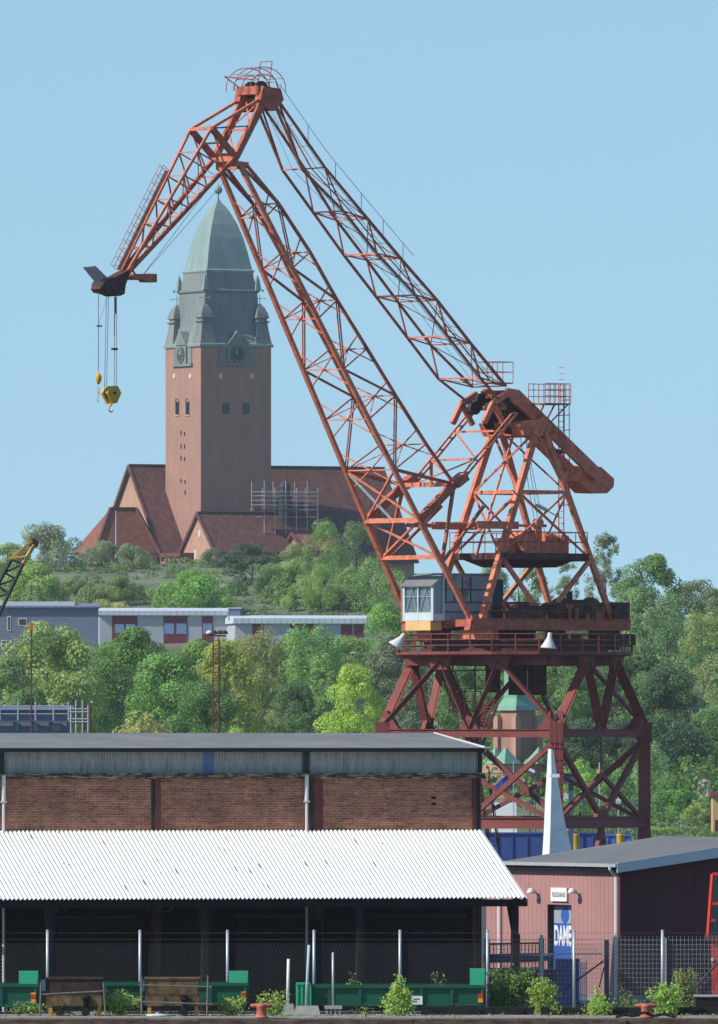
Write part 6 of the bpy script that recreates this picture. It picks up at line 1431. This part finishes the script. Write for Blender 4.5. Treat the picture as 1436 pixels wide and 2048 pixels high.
def crown_mb(kind, seed, asp):
    rng = random.Random(seed); mb = MB(); ZS[0] = 1 / asp; kn = max(.75, asp ** .75)
    if kind in ('broad', 'round'):
        nb = int((54 if kind == 'broad' else 50) * kn)
        lob = [(rng.uniform(0, 6.28), rng.uniform(.15, .85), rng.uniform(.75, 1.15)) for _ in range(7)]
        for i in range(nb):
            h = rng.random() ** .8; t = rng.uniform(0, 2 * math.pi)
            env = math.sin(math.pi * min(1, max(0.02, (.12 + .86 * h)))) ** .6
            env *= 1 + .22 * max(math.cos(t - l[0]) * math.exp(-((h - l[1]) / .2) ** 2) * l[2] for l in lob)
            if kind == 'broad': env *= rng.uniform(.78, 1.05)
            rr_ = .40 * env * (rng.uniform(.55, 1.0))
            rb = rng.uniform(.085, .15)
            leafquads(mb, V((rr_ * math.cos(t), rr_ * math.sin(t), .05 + h * .84)), rb, int(5200 * rb * rb * 4.6), .0122, rng, .8)
    elif kind == 'airy':
        for i in range(int(62 * kn)):
            h = rng.random(); t = rng.uniform(0, 2 * math.pi); env = (1 - h) ** .6 * .42 + .06
            rr_ = env * rng.uniform(.1, 1); rb = rng.uniform(.05, .1); leafquads(mb, V((rr_ * math.cos(t), rr_ * math.sin(t), .08 + h * .9)), rb, int(90), .0155, rng, 1.0, .9)
    elif kind == 'tall':
        for i in range(int(46 * kn)):
            h = rng.random(); t = rng.uniform(0, 2 * math.pi); env = (math.sin(math.pi * min(1, .15 + .8 * h)) ** .7) * .40
            rr_ = env * rng.uniform(.45, 1); rb = rng.uniform(.065, .12); leafquads(mb, V((rr_ * math.cos(t), rr_ * math.sin(t), .04 + h * .9)), rb, int(5200 * rb * rb * 4.2), .0112, rng, 1.2)
    elif kind == 'pine':
        for i in range(int(36 * kn)):
            h = .25 + .75 * rng.random(); t = rng.uniform(0, 2 * math.pi); env = (1 - abs(h - .6) * 1.3) * .5
            rr_ = env * rng.uniform(.2, 1); rb = rng.uniform(.06, .12); leafquads(mb, V((rr_ * math.cos(t), rr_ * math.sin(t), h * .92)), rb, 150, .0125, rng, .45)
    elif kind == 'bush':
        for i in range(int(30 * kn)):
            h = rng.random(); t = rng.uniform(0, 2 * math.pi); env = math.sqrt(max(0.05, 1 - h * h)) * .42
            rr_ = env * rng.uniform(.2, 1); rb = rng.uniform(.1, .16); leafquads(mb, V((rr_ * math.cos(t), rr_ * math.sin(t), h * .82 + .04)), rb, 200, .017, rng, .9)
    return mb
LEAFK = 1.75
def leafcol(c, k):
    g_ = (lin(c[0]) + lin(c[1]) + lin(c[2])) / 3
    return tuple(min(1, (lin(q) * .86 + g_ * .14) * k * t_) for q, t_ in zip(c, (1.08, 1.0, .95))) + (1,)
CROWN = {}
def crown_mesh(kind, var, asp):
    asp = min((.45, .65, .9, 1.25, 1.7, 2.3), key=lambda q: abs(math.log(q / asp)))
    if (kind, var, asp) not in CROWN:
        mb = crown_mb(kind, ord(kind[0]) * 31 + len(kind) * 7 + var * 101 + int(asp * 100), asp); ZS[0] = 1.0
        me = bpy.data.meshes.new('crown'); me.from_pydata([tuple(v) for v in mb.v], [], mb.f); me.materials.append(LEAF); me.update(); CROWN[(kind, var, asp)] = me
    return CROWN[(kind, var, asp)]
TRUNK = {}
def trunk_mesh(kind):
    if kind not in TRUNK:
        mb = MB(); rng = random.Random(len(kind)); mb.tube((0, 0, 0), (.01, 0, .3), .028, .022, 8); mb.tube((.01, 0, .3), (0, .01, .8), .022, .006, 8)
        for i in range(9):
            h = rng.uniform(.2, .65); t = rng.uniform(0, 6.28); mb.tube((0, 0, h), (.28 * math.cos(t), .28 * math.sin(t), h + rng.uniform(.12, .25)), .01, .003, 5)
        me = bpy.data.meshes.new('trunk'); me.from_pydata([tuple(v) for v in mb.v], [], mb.f); me.materials.append(BARK); me.update(); TRUNK[kind] = me
    return TRUNK[kind]
trng = random.Random(99)
def ground_D(px, y):
    """distance at which the hill's surface is seen at photo row y"""
    D = 1690.0
    while D < 1960:
        if HY - (terr((px - CX) * D / F, D) - H) * F / D <= y: break
        D += 4
    return D
def tree(label, px, ytop, D, wpx, col, kind='broad', base=None, cat='tree', group=None, low=.06):
    x = (px - CX) * D / F; zb = terr(x, D) if base is None else H + (HY - base) * D / F
    zt2 = H + (HY - ytop) * D / F; Ht = zt2 - zb; wd = wpx * D / F
    name = {'broad': 'broadleaf_tree', 'round': 'broadleaf_tree', 'airy': 'birch_tree', 'tall': 'birch_tree', 'pine': 'pine_tree', 'bush': 'bush'}[kind]
    o = thing(name, label, cat, (x, D, zb), trng.uniform(0, 6.28), group)
    if group == GH and kind in ('round', 'broad', 'pine', 'bush'): low = -.28
    cb = low * Ht; kx = {'tall': 1.45, 'airy': 1.35, 'bush': 1.3}.get(kind, 1.36)
    c = bpy.data.objects.new('crown', crown_mesh(kind, trng.randint(0, 1), (Ht - cb) / (wd * kx))); COL.objects.link(c); c.parent = o
    c.location = (0, 0, cb); c.scale = (wd * kx, wd * kx, (Ht - cb) * 1.03); c.color = leafcol(col, LEAFK)
    t = bpy.data.objects.new('trunk', trunk_mesh(kind)); COL.objects.link(t); t.parent = o
    tw = min(wd, Ht); t.scale = (tw * .8, tw * .8, Ht * .85)
    return o
YG, FG, MG, DG, OG, GG, BG = (150, 172, 58), (108, 148, 66), (88, 128, 62), (66, 98, 58), (124, 134, 78), (100, 120, 86), (116, 160, 62)
GF, GH, GR = 'trees behind the shed', 'trees on the church hill', 'trees on the right hand slope'
T = [
 ('broad big pale green tree before the blue grey block', 105, 1226, 1290, 195, (124, 148, 80), 'broad', GF),
 ('dark rounded chestnut before the middle block\'s first maroon bay', 262, 1240, 1320, 150, (86, 122, 58), 'round', GF),
 ('dark tree in the gap between the big pale tree and the chestnut', 185, 1300, 1340, 130, DG, 'broad', GF),
 ('wide mid green tree below the middle block\'s windowed bay', 335, 1300, 1280, 190, (92, 134, 62), 'broad', GF),
 ('yellow green tree just behind the floodlight mast', 452, 1268, 1290, 130, (136, 150, 64), 'broad', GF),
 ('olive tree right of the floodlight mast, below the low roof', 525, 1258, 1310, 130, OG, 'tall', GF),
 ('fresh green tall tree under the right hand metal roof', 622, 1250, 1290, 150, (112, 150, 78), 'tall', GF),
 ('bright lime green rounded tree at the foot of the woods', 708, 1312, 1240, 112, (142, 170, 62), 'broad', GF),
 ('grey green tree left of the crane portal, behind the lime tree', 775, 1262, 1350, 130, (98, 112, 84), 'broad', GF),
 ('dark tree behind the floodlight mast foot', 410, 1350, 1240, 140, (84, 120, 60), 'broad', GF),
 ('low olive blossoming bush at the shed roof by the scaffold tower', 275, 1402, 1180, 170, (146, 148, 84), 'bush', GF),
 ('low fresh shrub along the roof right of the mast foot', 470, 1440, 1170, 90, (124, 158, 66), 'bush', GF),
 ('dark tree below the lime tree\'s left side', 590, 1350, 1250, 110, (84, 112, 66), 'broad', GF),
 ('pale leafy tree low at the left edge', 15, 1300, 1270, 110, (104, 132, 76), 'broad', GF),
 ('small dark tree at the left edge behind the low building', 60, 1360, 1230, 110, (90, 124, 66), 'broad', GF),
 ('green tree behind the right hand block\'s far end', 770, 1195, 1480, 100, FG, 'round', GF),
 ('round green tree before the gap left of the maroon bays', 218, 1268, 1380, 90, (100, 134, 66), 'broad', GF),
 ('leafy tree under the right end of the pale block with maroon bays', 398, 1272, 1400, 110, (110, 142, 68), 'broad', GF),
 ('light olive tree between the floodlight mast and the stair house', 486, 1256, 1400, 90, (128, 146, 78), 'broad', GF),
 ('mid green tree under the middle of the low metal roof', 572, 1262, 1400, 100, (112, 144, 76), 'broad', GF),
 ('pale green tree under the right end of the low metal roof', 700, 1258, 1400, 120, (112, 142, 80), 'broad', GF),
 ('broad green tree filling the hollow behind the lime green tree', 660, 1290, 1330, 110, (104, 138, 70), 'broad', GF),
 # hill
 ('fresh rounded tree on the slope before the chapel gable', 590, 1118, 1850, 80, (112, 142, 76), 'broad', GH),
 ('green tree on the slope between the pine and the tall birch', 546, 1126, 1850, 70, (96, 126, 72), 'broad', GH),
 ('light green tree low on the slope above the low metal roof', 612, 1160, 1790, 80, (116, 148, 76), 'broad', GH),
 ('green tree on the slope right of the tall birch foot', 706, 1136, 1800, 80, (104, 136, 72), 'broad', GH),
 ('olive green tree on the slope above the left end of the pale block', 236, 1150, 1800, 70, (110, 130, 76), 'broad', GH),
 ('grey green tree on the slope above the blue grey roof', 150, 1156, 1800, 80, (104, 126, 80), 'broad', GH),
 ('grey green rounded tree on the skyline left of the church', 88, 1050, 1930, 125, (118, 134, 104), 'round', GH),
 ('light green tree on the skyline at the left edge', 15, 1085, 1900, 90, (122, 148, 88), 'broad', GH),
 ('bright green tree on the slope above the blue grey block', 62, 1126, 1800, 120, (120, 152, 74), 'broad', GH),
 ('small orchard tree left of the church flagpole', 203, 1083, 1915, 72, (112, 128, 92), 'round', GH),
 ('small orchard tree right of the church flagpole', 262, 1088, 1915, 64, (112, 130, 90), 'round', GH),
 ('tiny round tree before the pale porch gable', 424, 1097, 1905, 46, (104, 128, 84), 'round', GH),
 ('dark pine in front of the church porch roof', 505, 1085, 1880, 130, (62, 86, 62), 'pine', GH),
 ('vivid green tree on the slope below the porch gable', 398, 1140, 1800, 130, (106, 150, 62), 'round', GH),
 ('dark pine on the right of the first pine', 568, 1100, 1890, 90, (70, 94, 66), 'pine', GH),
 ('tall fresh birch before the nave roof', 650, 1046, 1850, 100, (104, 138, 72), 'tall', GH),
 ('mid green birch right of the tall fresh one', 712, 1046, 1880, 90, (92, 120, 74), 'tall', GH),
 ('pale olive tree left of the tall fresh birch', 600, 1086, 1880, 90, (116, 134, 80), 'broad', GH),
 ('leafy tree on the slope nearest the crane cab', 752, 1122, 1790, 110, (112, 146, 76), 'tall', GH),
 ('narrow green tree above the low metal roof', 640, 1130, 1790, 60, (118, 150, 72), 'tall', GH),
 ('mid green bush tree above the stair house', 560, 1164, 1790, 90, (96, 130, 70), 'bush', GH),
 ('slim fresh tree at the left of the mid green bush', 535, 1152, 1785, 34, (116, 152, 76), 'tall', GH),
 ('green bush low on the slope above the right block', 690, 1176, 1775, 80, (84, 114, 66), 'bush', GH),
 ('pale green bush on the slope left of the vivid tree', 325, 1170, 1800, 80, (104, 132, 78), 'bush', GH),
 ('small bush above the middle of the pale block roof', 262, 1166, 1820, 60, (98, 122, 76), 'bush', GH),
 ('low bush on the rocky slope below the hall', 180, 1172, 1840, 70, (104, 126, 78), 'bush', GH),
 ('small bush at the crest below the porch', 350, 1130, 1880, 50, (100, 124, 80), 'bush', GH),
 ('grey green bush on the crest at the nave\'s right end', 470, 1160, 1810, 60, (92, 120, 74), 'bush', GH),
 ('yellowish bush at the edge of the blue grey roof', 205, 1200, 1740, 60, (140, 152, 92), 'bush', GH),
 ('yellowish low bush behind the pale block roof', 240, 1206, 1735, 50, (146, 154, 96), 'bush', GH),
 # right
 ('wispy tall birch on the skyline right of the crane', 1212, 1072, 1560, 95, (118, 134, 104), 'airy', GR),
 ('wispy birch on the skyline seen through the rear crane legs', 1130, 1112, 1570, 70, (110, 130, 98), 'airy', GR),
 ('rounded green tree topping the skyline at the right', 1300, 1104, 1500, 120, (90, 126, 60), 'round', GR),
 ('grey green tree beside the rounded skyline tree', 1385, 1150, 1520, 110, (104, 124, 84), 'broad', GR),
 ('pale tree on the skyline at the right edge', 1432, 1172, 1500, 80, (106, 128, 90), 'broad', GR),
 ('mid green tree directly right of the crane deck', 1272, 1170, 1420, 120, (104, 134, 82), 'broad', GR),
 ('tall grey green tree below the rounded skyline tree', 1335, 1196, 1400, 130, (102, 132, 84), 'tall', GR),
 ('yellowish hanging tree high at the right edge', 1408, 1222, 1330, 110, (128, 146, 84), 'tall', GR),
 ('dark tree above the pale rock at the right', 1330, 1330, 1300, 150, (74, 102, 64), 'broad', GR),
 ('green tree at the right edge below the rock', 1432, 1400, 1260, 100, (92, 128, 70), 'broad', GR),
 ('dark shaded tree right of the crane\'s outer leg', 1335, 1440, 1250, 160, (62, 88, 60), 'broad', GR),
 ('light leaved sapling just right of the outer crane leg', 1300, 1490, 1200, 90, (112, 146, 92), 'tall', GR),
 ('green bush tree before the ochre hut', 1358, 1580, 1180, 120, (88, 134, 62), 'bush', GR),
 ('olive bush tree left of the ochre hut', 1405, 1606, 1170, 90, (118, 140, 76), 'bush', GR),
 ('green trees\' tall front tree between the crane and the rock', 1275, 1290, 1330, 130, (84, 114, 68), 'broad', GR),
 ('dark tree behind the right half of the crane portal', 1190, 1330, 1330, 130, (86, 116, 68), 'broad', GR),
 ('fresh tree framed by the right half of the crane portal', 1120, 1300, 1310, 110, (104, 138, 72), 'broad', GR),
 ('green tree seen left through the portal by the access stair', 930, 1310, 1300, 120, (98, 132, 72), 'broad', GR),
 ('grey green tree at the left foot of the crane portal', 850, 1290, 1330, 120, (92, 112, 80), 'broad', GR),
 ('leafy tree behind the slender spire', 1030, 1290, 1400, 130, (92, 122, 74), 'broad', GR),
 ('green crown behind the operator\'s cab', 880, 1190, 1560, 120, (104, 128, 80), 'round', GR),
 ('green crown seen under the machinery platform', 985, 1132, 1560, 100, (104, 132, 84), 'round', GR),
 ('green crown seen between the rear A-frame legs', 1065, 1124, 1540, 95, (108, 134, 88), 'airy', GR),
 ('darker crown behind the machinery deck', 1140, 1200, 1480, 140, (98, 122, 82), 'broad', GR),
 ('dark undergrowth tree right of the portal\'s near leg', 1160, 1440, 1240, 120, (72, 94, 66), 'broad', GR),
 ('fresh green small tree behind the portal\'s lower right bracing', 1160, 1520, 1180, 120, (122, 160, 74), 'bush', GR),
 ('shaded tree behind the outer crane leg', 1245, 1440, 1260, 110, (64, 88, 62), 'broad', GR),
 ('bushy tree low behind the right portal leg', 1235, 1540, 1190, 100, (92, 130, 66), 'bush', GR),
 ('bright grass-green bush by the garage roof at the right', 1330, 1655, 1120, 90, (124, 160, 70), 'bush', GR),
]
BASE = {88: 1140, 15: 1160, 62: 1215, 203: 1138, 262: 1138, 424: 1136, 505: 1172, 398: 1222, 568: 1165, 650: 1212, 712: 1168, 600: 1165, 752: 1226, 640: 1224, 590: 1200, 546: 1196, 612: 1224, 706: 1216, 236: 1212, 150: 1204}
for (lb_, px, yt, D, wp_, col, kd, gr) in T:
    if gr == GH:
        yb_ = BASE.get(px, yt + wp_ * .5) if kd != 'bush' else yt + wp_ * .55
        D = ground_D(px, yb_)
    tree(lb_, px, yt, D, wp_, col, kd, group=gr, cat='bush' if kd == 'bush' else 'tree')
# pale rocks showing in the right hand wood
ROCKF = mat('rock_face', S(150, 140, 134), var=.3, scale=.5, bump=.4)
for lb_, px, yt_, D, wr_, sd_ in (('pale rock face among the trees at the right', 1388, 1408, 1300, 1.5, 1), ('low grey boulder at the foot of the right hand wood', 1410, 1558, 1210, 1.2, 2)):
    x = (px - CX) * D / F; zb = terr(x, D) - .5; ht = H + (HY - yt_) * D / F - zb; mb = MB(); rings = []
    for k in range(13):
        t = k / 12; r0 = wr_ * (1 - .55 * t ** 1.4) * (1 if t < .98 else .3); rings.append([])
        for i in range(22):
            a = 2 * math.pi * i / 22; q_ = V((math.cos(a) * 1.3, math.sin(a) * 1.3, t * 3.5 + sd_ * 9)); f_ = 1 + .42 * mnoise.noise(q_) + .25 * mnoise.noise(q_ * 2.7)
            rings[-1].append((x + r0 * f_ * math.cos(a), D + r0 * f_ * math.sin(a), zb + ht * t))
    mb.loft(rings); tag(mb.build('rock', ROCKF), lb_, 'rock')
# undergrowth filling the wooded slopes
mb = MB(); rng = random.Random(17)
for i in range(1700):
    D = rng.uniform(1185, 1690); px = rng.uniform(-350, 1900)
    if px < 760 and D > 1640: continue
    x = (px - CX) * D / F; z = terr(x, D)
    leafquads(mb, V((x, D, z + rng.uniform(.3, 3.6))), rng.uniform(1.4, 3.0), 52, .36, rng, .8)
ug = mb.build('undergrowth', LEAF); structure(ug, 'stuff'); ug.color = (lin(112), lin(142), lin(78), 1)
mb = MB()
for i in range(1300):
    D = rng.uniform(1740, 1930); px = rng.uniform(-40, 800); x = (px - CX) * D / F
    if mnoise.noise(V((x * .06, D * .03, 8))) < -.12: continue
    leafquads(mb, V((x, D, terr(x, D) + .15)), rng.uniform(.5, 1.5), 26, .2, rng, .55)
for i in range(2600):
    D = rng.uniform(960, 1300); px = rng.uniform(1130, 1500); x = (px - CX) * D / F
    leafquads(mb, V((x, D, (terr(x, D) if D > 1145 else -.2) + .1)), rng.uniform(.4, 1.2), 14, .2, rng, .4)
hg = mb.build('grass', LEAF); structure(hg, 'stuff'); hg.color = (lin(112), lin(136), lin(78), 1)

# ---- weeds and shrubs on the quay
def shrub(label, px, ytop, ybase, D, wpx, col, seed, dens=1.0, cone=False, leaf=.035, z0=None):
    rng = random.Random(seed); x = (px - CX) * D / F
    zb = 0.0 if z0 is None else z0
    zt2 = H + (HY - ytop) * D / F; Ht = max(.2, zt2 - zb); wd = wpx * D / F
    o = thing('shrub', label, 'shrub', (x, D, zb), 0, 'wild shrubs on the quay')
    lm, stm = MB(), MB(); ns = max(4, int(9 * dens))
    for i in range(ns):
        t = rng.uniform(0, 6.28); rr_ = wd / 2 * math.sqrt(rng.random()); h = Ht * (rng.uniform(.55, 1.0) if not cone else (1 - .75 * rr_ / (wd / 2)) * rng.uniform(.8, 1.0))
        if i == 0: rr_, h = 0.05, Ht
        top = V((rr_ * math.cos(t), rr_ * math.sin(t) * .7, h)); mid_ = V((top.x * .45, top.y * .45, h * .5))
        stm.tube((rng.uniform(-.03, .03), 0, 0), mid_, .012, .009, 5); stm.tube(mid_, top, .009, .003, 5)
        nl = int(34 * dens * (h / .8 + .4))
        for k in range(nl):
            u_ = rng.uniform(.12, 1.02); p = V((top.x * u_, top.y * u_, h * u_)); sp_ = (1.1 - u_) * .16 + .05
            leafquads(lm, p + V((rng.gauss(0, sp_), rng.gauss(0, sp_), rng.gauss(0, sp_ * .8))), .03, 2, leaf, rng)
    lm.v = [V((v.x, v.y, max(.01, v.z))) for v in lm.v]
    stm.build('stem', BARK, o, world=False); c = lm.build('foliage', LEAFN, o, world=False); c.color = leafcol(col, 1.35)
    return o
LG = (142, 172, 74)
shrub('small weed tuft at the left edge before the green skip', 38, 2002, 2028, 394.5, 26, (122, 150, 70), 1, .7)
shrub('low leafy weeds at the left foot of the left rusty tank', 68, 2010, 2030, 394.2, 44, (120, 152, 64), 2, .9)
shrub('bushy green shrub between the two rusty tanks', 243, 1983, 2028, 394.4, 88, LG, 3, 1.6)
shrub('low weeds under the left rusty tank', 120, 2010, 2030, 394.2, 60, (112, 142, 62), 21, .8)
shrub('spreading shrub right of the rusty tanks', 465, 1996, 2028, 394.5, 90, (136, 166, 72), 4, 1.5)
shrub('green shrub just behind the left red bollard', 545, 1984, 2028, 393.8, 66, LG, 5, 1.4)
shrub('tall pointed bright shrub before the long green skip', 798, 1950, 2032, 394.3, 78, (152, 184, 74), 6, 2.2, cone=True)
shrub('thin trailing vine hanging at the quay edge', 733, 2014, 2048, 391.4, 18, (128, 160, 68), 7, .5)
shrub('dense dark leafy shrub beside the fence at the shed corner', 1018, 1935, 2010, 397.6, 90, (98, 128, 66), 8, 2.6, leaf=.04)
shrub('slender leafy stem left of the loading platform post', 1062, 1950, 2010, 397.4, 30, (106, 136, 70), 9, .8)
shrub('yellow green shrub before the blue platform', 1090, 1958, 2012, 397.0, 72, (138, 168, 66), 10, 1.9)
shrub('pyramid shaped bright shrub before the fence brace', 1196, 1978, 2030, 394.8, 56, (146, 182, 74), 11, 1.9, cone=True)
shrub('thin straggly weed at the garage corner', 1246, 1972, 2012, 398.0, 36, (110, 140, 72), 12, .6)
shrub('small trailing weed hanging over the kerb beam', 1114, 2006, 2034, 395.0, 14, (128, 160, 72), 13, .5)
shrub('wide bright shrub right of the chained bollard', 1328, 1968, 2032, 394.6, 76, (142, 178, 76), 14, 2.2)
shrub('tall feathery olive shrub at the right before the red machine', 1376, 1940, 2018, 397.4, 60, (128, 146, 82), 15, 1.6)
shrub('young sprout growing inside the long skip, nearer its ribbed end', 706, 1945, 1972, 397.5, 22, (118, 148, 70), 16, .5, z0=.5)
shrub('young sprout growing inside the long skip, nearer the raised end', 880, 1945, 1972, 397.5, 26, (112, 140, 72), 17, .5, z0=.5)
shrub('small weed at the foot of the right kerb beam', 1272, 2004, 2028, 396.6, 60, (110, 140, 74), 18, 1.0)
rng = random.Random(31); mb = MB()
for i in range(520):
    x = rng.uniform(-13, 13); d = rng.choice([rng.uniform(392, 394.5), rng.uniform(396, 399)]); leafquads(mb, V((x, d, .03)), rng.uniform(.03, .09), 5, .028, rng)
gv = MB(); rg = random.Random(77)
for i in range(420):
    x = rg.uniform(-13, 13); d = rg.choice([rg.uniform(391.3, 395), rg.uniform(396, 400)]); r_0 = rg.uniform(.012, .05)
    gv.box(x - r_0, x + r_0, d - r_0, d + r_0, -.005, r_0 * rg.uniform(.5, 1.3))
structure(gv.build('gravel', CONCB), 'stuff')
wg = mb.build('weeds', LEAFN); structure(wg, 'stuff'); wg.color = (lin(112), lin(140), lin(68), 1)

#@@HAZE
hz = MB(); hz.box(-1300, 1300, -60, 2760, -5, 106); hzo = hz.build('haze', None if False else MATS['water'] if 'water' in MATS else WATERM)
hm = bpy.data.materials.new('haze'); hm.use_nodes = True; t = hm.node_tree; t.nodes.remove(t.nodes['Principled BSDF'])
pv = t.nodes.new('ShaderNodeVolumePrincipled'); pv.inputs['Color'].default_value = (.86, .92, 1, 1); pv.inputs['Density'].default_value = 0.000042; pv.inputs['Anisotropy'].default_value = 0.2
t.links.new(pv.outputs[0], t.nodes['Material Output'].inputs['Volume']); hzo.data.materials.clear(); hzo.data.materials.append(hm); structure(hzo, 'stuff')
